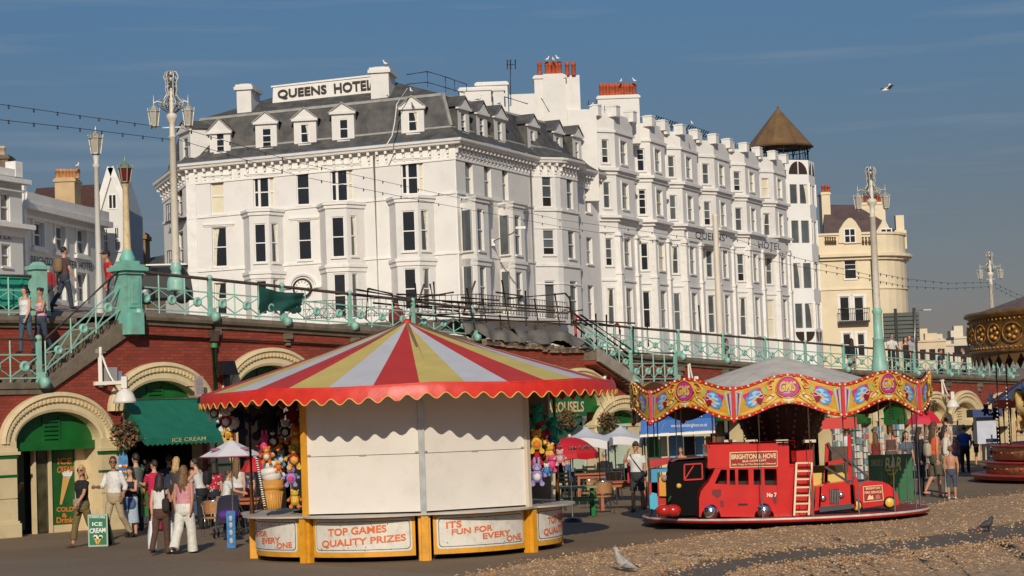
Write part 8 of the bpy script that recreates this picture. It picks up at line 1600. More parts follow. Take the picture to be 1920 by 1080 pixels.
lower('woman with long fair hair and white vest seen from behind under the parasol', 447, 862, 990, 175, top=(.60, .58, .55), low=(.10, .05, .04), hair='llong', skin='f', fem=True, sleeve=0, straps=True, neck=1)
pS = G(470, 985); person('person in red leaning over a cafe table by the stall', pS, 1.6, 300, top=(.42, .02, .02), low=(.03, .03, .04), hair='bshort', skin='f', sit=True, arms=((50, 12, 40), (50, 12, 50)), lean=15)
def onwall(label, x, yf, o, yh, face, **k):
    t, z = WP.px(x, yf, o); p = WP.pt(t, z, o); return person(label, p, abs(yf-yh)/FPX*p.y, face, **k)
onwall('woman in white vest and jeans coming down the left stairs', 49, 662, -.7, 540, 330, top=(.66, .65, .63), low=(.05, .085, .12), hair='ktail', skin='f', fem=True, stride=.14, sleeve=0, straps=True, neck=1, headnod=25, arms=((12, 8, 14), (-8, 10, 14)), low_kind='jeans')
_, M, A_, up, pz = onwall('woman in pink and white patterned top following down the left stairs', 78, 662, -.9, 543, 320, top=(.58, .40, .45), low=(.035, .05, .075), hair='kbun', skin='t', fem=True, stride=.14, sleeve=0, neck=2, headnod=28, arms=((20, 6, 80, 30), (-10, 8, 20)), top2=(.50, .04, .18), low_kind='jeans')
bag_on('small black bag on the back of the second woman on the stairs', M, (.10, -.16, 1.15), (.22, .14, .24), (.012, .012, .013), 'bag')
_, M, A_, up, pz = onwall('man with brown tee and jeans walking away at the stair top', 122, 580, -2.6, 465, 130, top=(.085, .042, .042), low=(.035, .045, .065), hair='kshort', skin='f', stride=.22, arms=((-10, 8, 10), (12, 8, 20)), sleeve=.5)
bag_on('tan rucksack worn by the man at the stair top', M, (0, -.20, 1.25), (.32, .22, .44), (.24, .15, .07), 'rucksack', [(-.12, -.12, 1.42), (-.13, .02, 1.5), (-.12, .13, 1.3)], 'rucksack')
onwall('person in red hooded top beyond the stair pier', 92, 585, -3.4, 497, 200, top=(.30, .02, .022), low=(.05, .05, .06), hair='kshort', skin='f', sleeve=1)
_, M, A_, up, pz = onwall('person in red shirt and dark cap leaning at the pier', 211, 598, -2.4, 472, 300, top=(.50, .014, .018), low=(.12, .13, .15), hair='kshort', skin='t', sleeve=.6, lean=10, cap=(.02, .018, .02))
def prom(label, x, yh, H, face, o=-.9, **k):
    t, z = WP.px(x, yh, o); p = WP.pt(t, z-H, o); return person(label, p, H, face, **k)
prom('man in white tee leaning on the promenade railing beside the lamp', 1670, 628, 1.55, 10, top=(.62, .60, .57), low=(.02, .02, .02), hair='kshort', skin='f', arms=((25, 14, 40), (25, 14, 40)), lean=8, glasses=True)
prom('dark clothed woman right of the white tee man on the promenade', 1697, 634, 1.5, 20, top=(.02, .02, .022), low=(.02, .02, .02), hair='kmid', skin='f', fem=True, sleeve=0, straps=True, neck=1)
prom('fair haired woman in grey top at the promenade railing', 1705, 631, 1.5, 340, top=(.30, .33, .35), low=(.10, .11, .13), hair='lmid', skin='f', fem=True)
prom('person in black seen from behind before the cream house', 1596, 637, 1.6, 170, top=(.012, .012, .012), low=(.25, .14, .09), hair='kmid', skin='f', fem=True, sleeve=1, low_kind='skirt', low_len=.5)
prom('distant walker in dark clothes on the promenade', 1762, 656, 1.6, 90, top=(.04, .05, .06), low=(.02, .02, .025), hair='kshort', skin='f')
prom('distant dark figure nearest the galloper top on the promenade', 1806, 653, 1.65, 250, top=(.03, .03, .03), low=(.03, .03, .03), hair='kshort', skin='f')
prom('dark haired person seated behind the railing above the ride', 1361, 637, 1.5, 100, o=-1.4, top=(.06, .05, .05), low=(.03, .03, .03), hair='kshort', skin='t')
prom('person in red behind the scaffolding tubes', 742, 563, 1.55, 200, o=-2.2, top=(.16, .02, .02), low=(.02, .02, .02), hair='kshort', skin='f', sleeve=1)
prom('second person in dark red behind the scaffolding tubes', 778, 572, 1.5, 160, o=-2.4, top=(.10, .03, .02), low=(.02, .02, .02), hair='bshort', skin='f', sleeve=1)
_, M, A_, up, pz = lower('man in white tee and dark shorts raising a camera left of the ride', 1197, 833, 960, 335, top=(.64, .63, .60), low=(.035, .032, .038), hair='kshort', skin='t', arms=((-4, 8, 10), (60, 14, 120, 25)), sleeve=.5, low_len=.45, cap=(.05, .045, .03), stride=.06, near=True)
bag_on('black cross body bag on the man with the camera', M, (-.19, -.06, .98), (.12, .22, .2), (.012, .012, .014), 'bag', [(.13, .10, 1.47), (.0, .15, 1.3), (-.17, .10, 1.05), (-.19, -.08, 1.0), (0, -.15, 1.3), (.13, -.08, 1.47), (.13, .10, 1.47)])
person('grey haired person in black seated at a table under the white gazebos', G(1136, 925), 1.68, 190, top=(.012, .012, .014), low=(.04, .05, .08), hair='gshort', skin='f', sit=True, sleeve=1, fat=1.1)
person('dark haired person in pink seated facing away near the gazebos', G(1160, 915), 1.62, 175, top=(.50, .24, .18), low=(.03, .03, .05), hair='bshort', skin='t', sit=True, sleeve=.4)
person('small child seated in the black toy cab', W(1279, 905, 44.6), .95, 330, top=(.50, .26, .14), low=(.2, .1, .05), hair='lshort', skin='t', sit=True)
lower('dark haired person in white shirt by the postcard racks', 1592, 803, 905, 160, top=(.60, .59, .57), low=(.03, .03, .04), hair='kshort', skin='d', sleeve=.9)
lower('long haired woman in dark red strappy top seen from behind', 1645, 814, 908, 185, top=(.16, .02, .02), low=(.05, .03, .03), hair='rlong', skin='t', fem=True, sleeve=0, straps=True, neck=1)
lower('tanned person with bare back by the racks', 1674, 803, 906, 175, top=(.10, .05, .04), low=(.10, .08, .07), hair='rshort', skin='t', fem=True, sleeve=0, neck=2, hem=.16)
lower('small child in red and white floral top', 1701, 848, 928, 350, top=(.62, .50, .50), low=(.03, .04, .06), hair='kshort', skin='f', top2=(.55, .01, .03))
lower('dark haired woman in grey top behind the floral child', 1703, 813, 922, 15, top=(.10, .11, .14), low=(.03, .04, .06), hair='kmid', skin='f', fem=True)
lower('woman in black long sleeved top with profile turned right', 1729, 806, 928, 95, top=(.012, .012, .013), low=(.014, .014, .016), hair='kmid', skin='f', fem=True, sleeve=1, hem=-.04)
_, M, A_, up, pz = lower('woman in orange vest and olive shorts with long brown hair', 1757, 797, 931, 105, top=(.62, .10, .03), low=(.095, .085, .05), hair='blong', skin='t', fem=True, sleeve=0, straps=True, neck=1, low_len=.5, stride=.08, hem=-.04, near=True, shoe=(.45, .22, .15))
bag_on('cream rucksack beside the woman in orange', M, (0, -.20, 1.14), (.28, .2, .40), (.40, .33, .24), 'rucksack', None, 'rucksack')
lower('dark haired woman in cream top behind the orange vest', 1778, 802, 926, 80, top=(.60, .54, .44), low=(.40, .36, .30), hair='kmid', skin='f', fem=True, sleeve=.9)
lower('shirtless boy in denim shorts and white trainers seen from behind', 1786, 840, 936, 165, top=None, low=(.055, .065, .095), hair='lshort', skin='t', low_len=.62, shoe=(.70, .69, .66), arms=((6, 10, 10), (-4, 12, 8)), near=True)
lower('man in royal blue shirt and black trousers seen from behind', 1811, 800, 886, 170, top=(.015, .06, .26), low=(.012, .012, .015), hair='kshort', skin='t', arms=((18, 12, 60), (10, 12, 40)), hem=-.06, fat=1.12, cap=(.55, .54, .5))
_, M, A_, up, pz = lower('woman in white striped top and black shorts beside the blue shirt', 1832, 793, 874, 80, top=(.64, .60, .59), low=(.02, .02, .02), hair='rmid', skin='f', fem=True, low_len=.45, sleeve=.5, arms=((40, 8, 70), (40, 8, 70)))
lower('person in pale shirt standing under the pale arch', 1777, 786, 868, 200, top=(.55, .52, .46), low=(.2, .18, .15), hair='kshort', skin='f')
lower('dark figure behind the galloper poles', 1850, 790, 868, 10, top=(.05, .05, .05), low=(.03, .03, .03), hair='kshort', skin='f')
lower('child leaning inside the ride near the green bar board', 1636, 828, 912, 250, top=(.02, .04, .03), low=(.03, .04, .05), hair='kshort', skin='t', lean=25)
lower('man in dark blue jacket standing in the shade under the awning edge', 320, 858, 986, 200, top=(.02, .03, .07), low=(.03, .03, .035), hair='bshort', skin='f', sleeve=1)
lower('girl in lilac top waiting behind the woman with the rucksack', 362, 884, 985, 30, top=(.36, .28, .46), low=(.06, .08, .14), hair='lmid', skin='f', fem=True)
lower('woman in striped navy top behind the pushchair', 466, 868, 982, 215, top=(.05, .06, .12), low=(.3, .28, .24), hair='bmid', skin='f', fem=True, top2=(.5, .5, .5))
lower('man in green shirt by the green menu board', 277, 866, 985, 120, top=(.05, .13, .08), low=(.05, .05, .06), hair='bshort', skin='t', sleeve=.5)
person('person in white shirt seated at the back cafe table', G(1102, 920), 1.7, 140, top=(.55, .54, .52), low=(.05, .06, .09), hair='bshort', skin='f', sit=True)
person('woman in blue top seated by the red parasol', G(1066, 930), 1.6, 80, top=(.06, .12, .26), low=(.04, .04, .05), hair='ylong', skin='f', fem=True, sit=True)
lower('woman in turquoise top between the racks', 1662, 800, 892, 150, top=(.05, .30, .32), low=(.2, .2, .22), hair='ymid', skin='f', fem=True)
lower('man in cream jacket browsing the postcard racks', 1718, 797, 896, 190, top=(.50, .44, .32), low=(.06, .06, .07), hair='gshort', skin='f', sleeve=1)
lower('girl in pink tee near the pale arch', 1793, 822, 886, 350, top=(.55, .18, .24), low=(.10, .14, .22), hair='bmid', skin='f', fem=True)
lower('man in white vest behind the fair haired crowd', 1742, 792, 894, 60, top=(.58, .57, .54), low=(.1, .1, .12), hair='kshort', skin='d', sleeve=0, neck=1, straps=True)
for o, v in PEND:
    md = o.modifiers.new('fuse', 'REMESH'); md.mode = 'VOXEL'; md.voxel_size = max(v, .007); md.use_smooth_shade = True
    sm = o.modifiers.new('soften', 'SMOOTH'); sm.factor = .5; sm.iterations = 2
dg = bpy.context.evaluated_depsgraph_get()
for o, v in PEND:
    me = bpy.data.meshes.new_from_object(o.evaluated_get(dg)); mt = o.data.materials[0]; o.modifiers.clear(); old = o.data; me.name = old.name; o.data = me
    if not len(me.materials): me.materials.append(mt)
    else: me.materials[0] = mt
    bpy.data.meshes.remove(old)
def board(name, label, cat, x0, y0, x1, y1, Y, m_, th=.04, tilt=0.0): 
    pl = Plane((-50, Y), (50, Y)); r = prect(pl, x0, y0, x1, y1); mb = MB(); mb.pbox(pl, r[0], r[2], r[1], r[3], -th, 0); root = thing(name, label, cat, pl.pt((r[0]+r[2])/2, r[1], -th/2)); part('board', mb, m_, root); return root, pl, r
def ptxt(root, pl, s, x0, y0, x1, y1, m_, bold=.02, shear=0, dy=0, name='lettering'):
    mb = MB(); P = lambda x, y: pl.pt(*pl.px(x, y), .008); letter(mb, s, quadfn(P(x0, y1), P(x1, y1-dy), P(x0, y0), P(x1, y0-dy)), 0, bold, shear); return part(name, mb, m_, root)
Yb = G(184, 1026).y; gb = mat('board green', (.012, .17, .075), .4, noise=(3, .1)); pg = mat('pale board edge', (.36, .42, .33), .5)
ab, pl, r = board('pavement_board', 'green ICE CREAM pavement board standing in front of the blonde woman', 'sign board', 165, 964, 202, 1025, Yb, pg); mb = MB(); mb.pbox(pl, r[0]+.03, r[2]-.03, r[1]+.04, r[3]-.04, 0, .004); part('face', mb, gb, ab)
ptxt(ab, pl, 'ICE', 173, 979, 192, 986, whitep, .03); ptxt(ab, pl, 'CREAM', 168, 991, 198, 1000, whitep, .03, 0, 2); ptxt(ab, pl, 'CAROUSEL', 168, 967.5, 198, 971.5, whitep, .02); mb = MB(); P = lambda x, y, o=.009: pl.pt(*pl.px(x, y), o); mb.poly([P(175, 1006), P(180, 1006), P(184, 1021), P(181, 1021)], 0); mb.poly([P(186, 1006), P(192, 1006), P(185, 1021), P(182, 1021)], 1); mb.poly([P(174, 1007), P(177, 1003), P(182, 1003), P(184, 1008), P(187, 1003), P(192, 1004), P(193, 1008), P(184, 1011)], 2); part('cone_picture', mb, [mat('wafer', (.62, .36, .10), .6), yellow, whitep], ab)
mb = MB(); q = [pl.pt(r[0], r[3], -.05), pl.pt(r[2], r[3], -.05), pl.pt(r[2]+.05, r[1], -.5), pl.pt(r[0]+.05, r[1], -.5)]; mb.add(q, [(0, 1, 2, 3)]); mb.add([p+V((0, .03, 0)) for p in q], [(3, 2, 1, 0)]); part('rear_board', mb, mat('dark board back', (.03, .05, .04), .5), ab)
bb_, pl, r = board('price_board', 'blue spiky ice lolly price board in the awning shade', 'sign board', 222, 860, 240, 905, 50.2, mat('blue price board', (.04, .17, .36), .4, noise=(7, .5))); mb = MB()
for i in range(9): mb.ball(pl.pt(r[0]+(r[2]-r[0])*(.2+.3*(i % 3)), r[1]+(r[3]-r[1])*(.2+.25*(i//3)), .01), .05, i % 3, 8, 4, (1, .1, .7))
mb.prism([pl.pt(r[0]+(r[2]-r[0])*u, r[3]+v, 0) for u, v in ((0, 0), (.15, .12), (.35, .03), (.55, .22), (.7, .05), (.9, .1), (1, 0))], V((0, .03, 0)), 3); part('pictures', mb, [whitep, mat('lolly red', (.5, .08, .05), .4), yellow, MATS['blue price board']], bb_)
gb2, pl, r = board('menu_board', 'low green board painted with a hot dog behind the dark haired woman', 'sign board', 264, 905, 292, 968, 52.3, green); mb = MB(); mb.tube([pl.pt(r[0]+.08, r[1]+.3, .02), pl.pt(r[0]+.10, r[3]-.15, .02), pl.pt(r[0]+.2, r[3]-.1, .02)], .06, 6); part('picture', mb, orange, gb2)
fl_, pl, r = board('advert_board', 'narrow blue leaning ice lolly advert board beside the stall counter', 'sign board', 425, 958, 441, 1028, G(433, 1029).y, mat('advert blue', (.03, .17, .42), .4, noise=(9, .35))); mb = MB(); [mb.ball(pl.pt((r[0]+r[2])/2, r[1]+(r[3]-r[1])*u, .005), .045, 0, 8, 5, (1, .15, 1.4)) for u in (.2, .42, .62, .8)]; part('picture', mb, mat('pale lolly', (.35, .42, .48), .5), fl_)
def parasol(label, x, ytop, x0, x1, yed, Y, mats_, n=8, dome=0, val=.0, foot=True, text=None):
    c = W(x, ytop, Y); o = V((c.x, c.y, 0)); rim = W((x0+x1)/2, yed, Y).z; R = (x1-x0)/2/FPX*Y; root = thing('parasol', label, 'parasol', o, 0, 'parasols over the cafe tables'); mb = MB()
    for k in range(n):
        a0, a1 = 2*pi*k/n+.2, 2*pi*(k+1)/n+.2; e = lambda a, u: o+V((cos(a)*R*u, sin(a)*R*u, rim+(c.z-rim)*(1-u**(2.2 if dome else 1))))
        for i in range(5): u0, u1 = i/5, (i+1)/5; mb.add([e(a0, u0), e(a0, u1), e(a1, u1), e(a1, u0)], [(0, 1, 2, 3)], k % len(mats_), bool(dome))
        if val: mb.add([e(a0, 1), e(a1, 1), e(a1, 1)-Z*val, (e(a0, 1)+e(a1, 1))/2-Z*(val*1.3), e(a0, 1)-Z*val], [(0, 1, 2, 3, 4)], (k+1) % len(mats_) if len(mats_) > 1 else 0)
    part('canopy', mb, mats_, root); mb = MB(); mb.tube([o, o+Z*c.z], .025, 8); mb.ball(o+Z*(c.z+.03), .05, 0, 8, 6); part('pole', mb, mat('pale pole', (.6, .52, .38), .4), root)
    if foot: mb = MB(); mb.lathe([(0, .07), (.05, .12), (.2, .08), (.24, 0)], o, 14); part('base', mb, black, root)
    return root
wc = mat('parasol white', (.64, .62, .62), .7, noise=(3, .06)); rc = mat('parasol red', (.50, .010, .016), .6, noise=(3, .1)); mp_ = mat('maroon trim', (.30, .03, .10), .6)
pr = parasol('white parasol with maroon trim left of the prize stall', 433, 824, 372, 494, 856, 46.8, [wc], 6); mb = MB(); mb.ball((0, 0, 0), 1); pp = pr.location
mb = MB(); R_ = 61/FPX*46.8; zz_ = W(433, 856, 46.8).z; mb.tube([V((pp.x+cos(a)*R_, pp.y+sin(a)*R_, zz_)) for a in [2*pi*k/6+.2 for k in range(6)]], .018, 5, 0, False, True); part('trim', mb, mp_, pr)
for a in (3.9, 5.6): mb = MB(); d = V((cos(a), sin(a), 0)); mb.ball(V((pp.x, pp.y, 0))+d*R_*.6+Z*(zz_+.17), .1, 0, 8, 4, (1.3, .5, .4)); part('logo_patch', mb, mat('dull maroon patch', (.28, .12, .17), .6), pr)
parasol('red parasol behind the white one near the stall post', 478, 858, 450, 506, 884, 49.5, [rc], 8, 1)
pr = parasol('red scalloped parasol between the prize stall and the gazebos', 1068, 820, 1014, 1122, 850, 49.0, [rc], 8, 1, .12); plr = Plane((-50, 47.4), (50, 47.4))
for s_, x0, x1, y0, y1 in (('WM', 1066, 1082, 838, 845), ('CLASSIC', 1086, 1108, 836, 843), ('EF', 1044, 1055, 837, 844)): P = lambda x, y: plr.pt(*plr.px(x, y), 0); mb = MB(); letter(mb, s_, quadfn(P(x0, y1), P(x1, y1), P(x0, y0), P(x1, y0)), 0, .02, .2, V((0, .35, 0))); part('lettering', mb, whitep, pr)
parasol('pink red umbrella over the postcard racks on the right', 1731, 766, 1696, 1766, 795, 66.0, [mat('umbrella pink red', (.56, .02, .05), .5, noise=(3, .1))], 8, 1)
def gazebo(label, x0, x1, yp, ye, Y):
    root = thing('gazebo', label, 'gazebo', W((x0+x1)/2, 900, Y), 0, 'white gazebos by the bar'); a, b = W(x0, ye, Y), W(x1, ye, Y); c = W((x0+x1)/2, yp, Y+1.3); dp = 2.6; e = [a, b, b+V((.3, dp, 0)), a+V((.3, dp, 0))]; mb = MB(); n = 8
    for i in range(4):
        p, q = e[i], e[(i+1) % 4]
        for j in range(n):
            u0, u1 = j/n, (j+1)/n; f = lambda t, w_: (p*(1-t)+q*t)*(1-w_)+c*w_-Z*(.05*sin(pi*w_)+.10*sin(pi*t)*(1-w_)*-1)
            for w0, w1 in ((0, .25), (.25, .5), (.5, .75), (.75, 1)): mb.add([f(u0, w0), f(u1, w0), f(u1, w1), f(u0, w1)], [(0, 1, 2, 3)], 0, True)
            mb.add([f(u0, 0), f(u1, 0), f(u1, 0)-Z*.22, f(u0, 0)-Z*.22], [(0, 1, 2, 3)])
    part('canopy', mb, wc, root)
    for p in e: mb = MB(); mb.tube([V((p.x, p.y, 0)), p], .03, 6); part('leg', mb, steel, root)
    mb = MB(); m_ = (a+b)/2; mb.ball(m_*.72+c*.28+V((0, -.06, -.12)), .10, 0, 8, 4, (1.9, .3, .5)); part('logo_patch', mb, mat('grey logo', (.2, .12, .13), .6), root)
gazebo('white gazebo nearer the prize stall', 1056, 1140, 800, 828, 55.0); gazebo('white gazebo beside the blue awning', 1122, 1204, 798, 825, 57.0)
def cafe_chair(mb_=None):
    root = thing('cafe_chair', 'x', 'chair', (0, 0, 0), 0, 'woven cafe chairs with metal frames'); wv = mat('woven cane', (.36, .17, .06), .6, noise=(40, .35)); al = mat('bright aluminium', (.72, .72, .72), .22, .9)
    mb = MB(); mb.lathe([(0, .46), (.21, .46), (.225, .44), (.21, .42)], (0, 0, 0), 18); part('seat', mb, wv, root, None, False)
    mb = MB(); mb.grid(lambda u, v: V((.24*sin(radians(-75+150*u)), -.23*cos(radians(-75+150*u)), .52+.30*v)), 12, 4); mb.grid(lambda u, v: V((.23*sin(radians(-75+150*u)), -.22*cos(radians(-75+150*u)), .52+.30*v)), 12, 4); part('backrest', mb, wv, root, None, False)
    mb = MB(); mb.tube([(.25*sin(radians(-95+190*i/14)), -.24*cos(radians(-95+190*i/14)), .83-.10*(abs(i-7)/7)**2) for i in range(15)], .014, 6); part('top_rail', mb, al, root, None, False)
    for sx in (-1, 1):
        for sy in (-1, 1): mb = MB(); mb.tube([(sx*.24, sy*.2, 0), (sx*.21, sy*.17, .44)]+([(sx*.24, .02, .74)] if sy > 0 else []), .013, 6); part('leg', mb, al, root, None, False)
    return root
c0_ = cafe_chair(); first = True
for lb, x, y, rz in (('woven cafe chair nearest the prize stall counter on the left', 399, 1006, 200), ('woven cafe chair turned sideways behind the left one', 418, 992, 150), ('woven cafe chair with back to us beside the wooden table', 1132, 963, 10), ('woven cafe chair left of the wooden table', 1106, 955, 60), ('woven cafe chair behind the wooden table', 1152, 938, 180), ('woven cafe chair half hidden by the left parasol pole', 440, 998, 300)):
    p = G(x, y)
    if first: c0_.location = p; c0_.rotation_euler = (0, 0, radians(rz)); c0_['label'] = lb; first = False
    else: dup(c0_, p, radians(rz), lb)
def plain_chair():
    root = thing('slatted_chair', 'x', 'chair', (0, 0, 0), 0, 'dark slatted chairs'); dk = mat('dark green chair', (.010, .022, .014), .35)
    mb = MB(); mb.box((0, 0, .45), (.44, .44, .03)); part('seat', mb, dk, root, None, False); mb = MB()
    for z in (.58, .70, .82): mb.box((0, -.21, z), (.40, .02, .07))
    for sx in (-1, 1): mb.box((sx*.2, -.21, .67), (.04, .03, .46))
    part('backrest', mb, dk, root, None, False)
    for sx in (-1, 1):
        for sy in (-1, 1): mb = MB(); mb.box((sx*.2, sy*.2, .22), (.04, .04, .44)); part('leg', mb, dk, root, None, False)
    return root
d0 = plain_chair(); first = True
for lb, x, y, rz in (('dark slatted chair left of the seated grey haired person', 1086, 930, 20), ('dark slatted chair just behind the first one', 1108, 922, 350), ('dark slatted chair under the pink seated person', 1160, 917, 0), ('dark slatted chair under the grey haired person', 1136, 928, 5), ('dark slatted chair beside the white parasol pole', 1050, 940, 30)):
    p = G(x, y)
    if first: d0.location = p; d0.rotation_euler = (0, 0, radians(rz)); d0['label'] = lb; first = False
    else: dup(d0, p, radians(rz), lb)
def table(label, x, y, c, L_=1.3, wd=.8, h=.75, name='cafe_table'):
    p = G(x, y); root = thing(name, label, 'table', p); mb = MB(); mb.box(p+Z*(h-.02), (L_, wd, .05)); mb.box(p+Z*(h-.10), (L_*.88, wd*.8, .1)); part('tabletop', mb, c, root)
    for sx in (-1, 1):
        for sy in (-1, 1): mb = MB(); mb.box(p+V((sx*L_*.42, sy*wd*.38, (h-.05)/2)), (.09, .09, h-.05), 0, None, .8); part('leg', mb, c, root)
orw = mat('orange stained wood', (.33, .085, .025), .45, noise=(5, .25)); table('orange stained wooden table left of the man with the camera', 1168, 955, orw); table('wooden table in front of the seated grey haired person', 1122, 933, orw, 1.4); table('small wooden table under the left white parasol', 462, 990, orw, .9)
p = G(1080, 968); root = thing('picnic_table', 'green picnic table with attached bench beside the stall counter', 'picnic table', p); gp_ = mat('picnic green', (.012, .17, .035), .4, noise=(5, .2)); mb = MB(); mb.box(p+Z*.73, (1.1, .7, .05)); part('tabletop', mb, mat('green grey top', (.16, .25, .16), .5, noise=(4, .2)), root)
for s_ in (-1, 1): mb = MB(); mb.box(p+V((0, s_*.65, .43)), (1.1, .25, .05)); part('bench', mb, gp_, root); mb = MB(); mb.bar(p+V((s_*.42, -.65, 0)), p+V((s_*.42, -.1, .7)), .09, .06); mb.bar(p+V((s_*.42, .65, 0)), p+V((s_*.42, .1, .7)), .09, .06); mb.bar(p+V((s_*.42, -.7, .4)), p+V((s_*.42, .7, .4)), .08, .06); part('trestle', mb, gp_, root)
rt, pl, r = board('wind_shield', 'red shield shaped sign standing left of the man with the camera', 'sign board', 1176, 866, 1194, 905, 53.5, rc); mb = MB(); mb.pbox(pl, (r[0]+r[2])/2-.04, (r[0]+r[2])/2+.04, .0, r[1], -.05, -.01); part('post', mb, black, rt)
p = G(428, 1008); root = thing('pushchair', 'dark pushchair with purple cover behind the blue advert board', 'pushchair', p); mb = MB(); mb.grid(lambda u, v: p+V((-.25+.5*u, -.12+.35*v*v, .35+.55*v+.08*sin(pi*u))), 8, 8); mb.box(p+V((0, -.05, .42)), (.46, .5, .14)); part('seat', mb, mat('dark pushchair cloth', (.015, .014, .03), .8), root); mb = MB(); mb.ball(p+V((.05, -.2, .52)), .22, 0, 10, 8, (1.2, .8, .6)); part('cover', mb, mat('purple cover', (.10, .025, .22), .7, noise=(8, .3)), root)
mb = MB(); [mb.tube([p+V((s_*.25, -.35, .12)), p+V((s_*.25, .25, .95))], .014, 6) for s_ in (-1, 1)]; mb.tube([p+V((-.25, .25, .95)), p+V((.25, .25, .95))], .014, 6); [mb.tube([p+V((s_*.25, .3, .12)), p+V((s_*.25, -.1, .55))], .014, 6) for s_ in (-1, 1)]; part('frame', mb, chrome, root)
for sx in (-1, 1):
    for sy in (-.35, .3): mb = MB(); mb.lathe([(0, .02), (.10, .02), (.12, 0), (.10, -.02), (0, -.02)], p+V((sx*.27, sy, .12)), 14, 0, (V((0, 1, 0)), Z, V((1, 0, 0)))); part('wheel', mb, black, root)
kY = 56.0; root = thing('kiosk_awning', 'blue printed kiosk awning with web address behind the ride left side', 'awning', W(1275, 880, kY)); blu = mat('kiosk blue', (.022, .13, .42), .55, noise=(3, .12)); pl = Plane((-50, kY), (50, kY)); mb = MB(); q = [pl.pt(*pl.px(x, y)) for x, y in ((1200, 814), (1342, 806), (1342, 783), (1202, 789))]; q2 = [q[2]+V((-.3, 1.6, .35)), q[3]+V((.3, 1.6, .35))]; mb.add(q, [(0, 1, 2, 3)]); mb.add([q[3], q[2], q2[0], q2[1]], [(0, 1, 2, 3)]); part('canvas', mb, blu, root); mb = MB(); mb.bar(q[0]-Z*.05, q[1]-Z*.05, .06, .07); part('trim', mb, whitep, root)
ptxt(root, pl, 'www.sharksbrighton.co.uk', 1258, 795, 1326, 803, whitep, .0, 0, 2); ptxt(root, pl, 'BRIGHTON', 1280, 776, 1316, 783, whitep, .02, 0, 1); mb = MB()
for x, c in ((1208, 0), (1222, 1), (1238, 0), (1336, 1)): P = lambda a, b: pl.pt(*pl.px(a, b), .006); mb.add([P(x, 810), P(x+5, 798), P(x+9, 791), P(x+4, 802)], [(0, 1, 2, 3)], c)
part('printed_swirl', mb, [mat('swirl pink', (.42, .2, .35), .5), mat('swirl pale', (.4, .42, .55), .5)], root)
for x in (1208, 1334): mb = MB(); t = pl.px(x, 810)[0]; mb.tube([pl.pt(t, 0, -.1), pl.pt(t, q[0].z, -.1)], .03, 6); part('leg', mb, black, root)
mb = MB(); pl3 = Plane((-50, 57.2), (50, 57.2)); bx_ = [(1215, 1236, 'g'), (1240, 1252, 'c'), (1256, 1282, 'b'), (1284, 1304, 'k'), (1306, 1322, 'b'), (1326, 1342, 'r')]; mm = dict(g=0, c=1, b=2, k=3, r=4)
for x0, x1, c in bx_: r = prect(pl3, x0, 818, x1, 890); mb.pbox(pl3, r[0], r[2], .0, r[3], -.3, 0, mm[c])
single('beach_kiosk', mb, [green, cream, mat('pale blue panel', (.16, .33, .46), .5), black, MATS['orange stained wood']], 'kiosk front of coloured panels under the blue awning', 'kiosk')
bY = 48.2; root, pl, r = board('bar_board', 'large green board lettered CAROUSELS BAR standing behind the fire car', 'sign board', 1630, 852, 1712, 938, bY, mat('bar board green', (.015, .12, .04), .4, noise=(3, .2)), .08); ivory = mat('ivory lettering', (.62, .58, .30), .5)
ptxt(root, pl, 'BAR', 1659, 858, 1690, 884, ivory, .02, .15, 2); ptxt(root, pl, 'CAROUSELS', 1633, 862, 1655, 874, ivory, .0, .2, 1); mb = MB(); P = lambda a, b: pl.pt(*pl.px(a, b), .02)
for a in (((1658, 880), (1665, 889), (1676, 889), (1683, 878)), ((1658, 880), (1683, 878)), ((1668, 889), (1669, 906), (1676, 906), (1675, 889)), ((1670, 906), (1672, 930)), ((1664, 912), (1684, 910))): mb.tube([P(*q) for q in a], .022, 5)
part('yellow_chair_picture', mb, mat('yellow outline', (.62, .52, .04), .5), root)
rk = [mat('card pale', (.56, .53, .48), .5), mat('card blue', (.12, .25, .36), .5), mat('card red', (.42, .10, .07), .5), mat('card green', (.14, .26, .15), .5), mat('card sand', (.48, .36, .20), .5), mat('card grey', (.2, .22, .23), .5)]
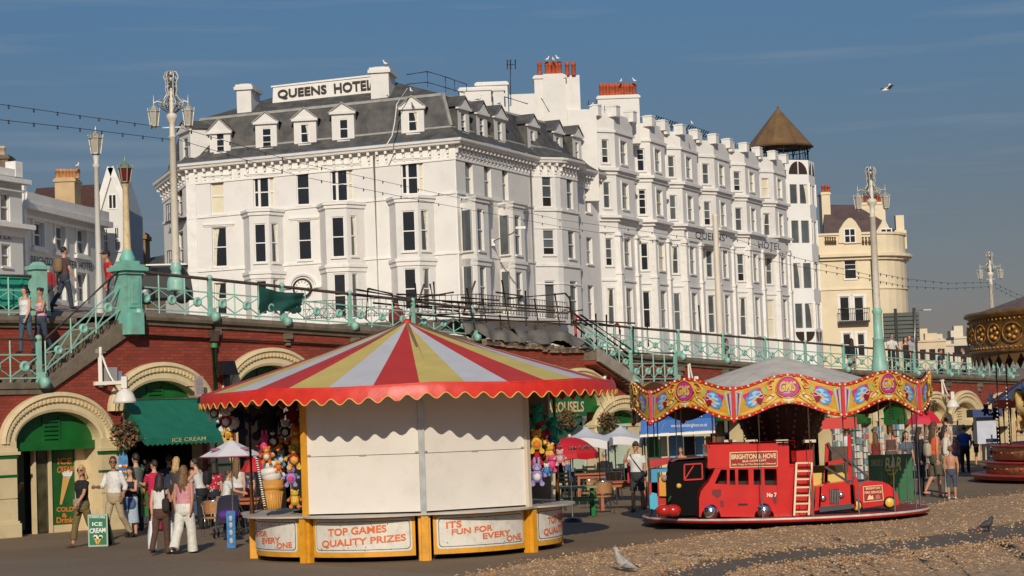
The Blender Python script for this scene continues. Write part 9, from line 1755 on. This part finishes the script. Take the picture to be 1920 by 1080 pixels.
def rack(label, x, yt, yb, Y, wpx, seed):
    c = W(x, yb, Y); o = V((c.x, c.y, 0)); zt = W(x, yt, Y).z; wd = wpx/FPX*Y; root = thing('postcard_rack', label, 'postcard rack', o, 0, 'postcard racks outside the shops'); mb = MB(); mb.tube([o, o+Z*zt], .03, 6); mb.lathe([(0, .05), (.3, .04), (.3, 0)], o, 12); part('stand', mb, steel, root); rg_ = random.Random(seed); mb = MB(); nr = max(5, int((zt-.35)/.2))
    for a in range(4):
        an = a*pi/2+.3; d = V((cos(an), sin(an), 0)); t_ = V((-sin(an), cos(an), 0))
        for i in range(nr):
            for j in range(3): mb.box(o+d*wd*.42+t_*((j-1)*wd*.30)+Z*(.4+(zt-.45)*i/nr), (wd*.26, .02, (zt-.45)/nr*.85), rg_.choice((0, 0, 0, 0, 1, 2, 3, 4, 5)), (t_, d, Z))
    part('cards', mb, rk, root)
for i, a in enumerate((('tall postcard rack nearest the ride drum', 1607, 785, 868, 62, 18), ('pale postcard rack right of the tallest one', 1624, 792, 868, 63, 13), ('postcard rack behind the dark red top', 1650, 790, 868, 66, 16), ('postcard rack left of the red umbrella', 1688, 786, 870, 66, 18), ('postcard rack under the red umbrella', 1722, 796, 868, 68, 20), ('colourful postcard rack below the umbrella edge', 1745, 797, 868, 69, 18), ('postcard rack beside the blue shirted man', 1799, 788, 868, 74, 16), ('low postcard rack behind the striped top woman', 1862, 815, 866, 76, 18), ('white rack at the left of the lamp base', 1572, 792, 872, 61, 16))): rack(*a, i)
root, pl, r = board('card_kiosk', 'white kiosk panel with navy top behind the striped top woman', 'kiosk', 1832, 782, 1868, 832, 79, mat('kiosk white', (.50, .52, .60), .5, noise=(4, .1)), .6); mb = MB(); mb.pbox(pl, r[0]-.2, r[2]+.2, r[3], r[3]+.3, -.8, .3); part('top', mb, mat('kiosk navy', (.02, .04, .14), .5), root)
root, pl, r = board('shop_counter', 'brown shop counter behind the jeep on the roundabout', 'counter', 1560, 838, 1600, 905, 56, mat('counter brown', (.09, .05, .03), .6, noise=(4, .3)), .8); mb = MB(); mb.pbox(pl, r[0]-.3, r[2]+.1, r[3]+.5, r[3]+.8, -.9, .3); part('sign_strip', mb, lr, root)
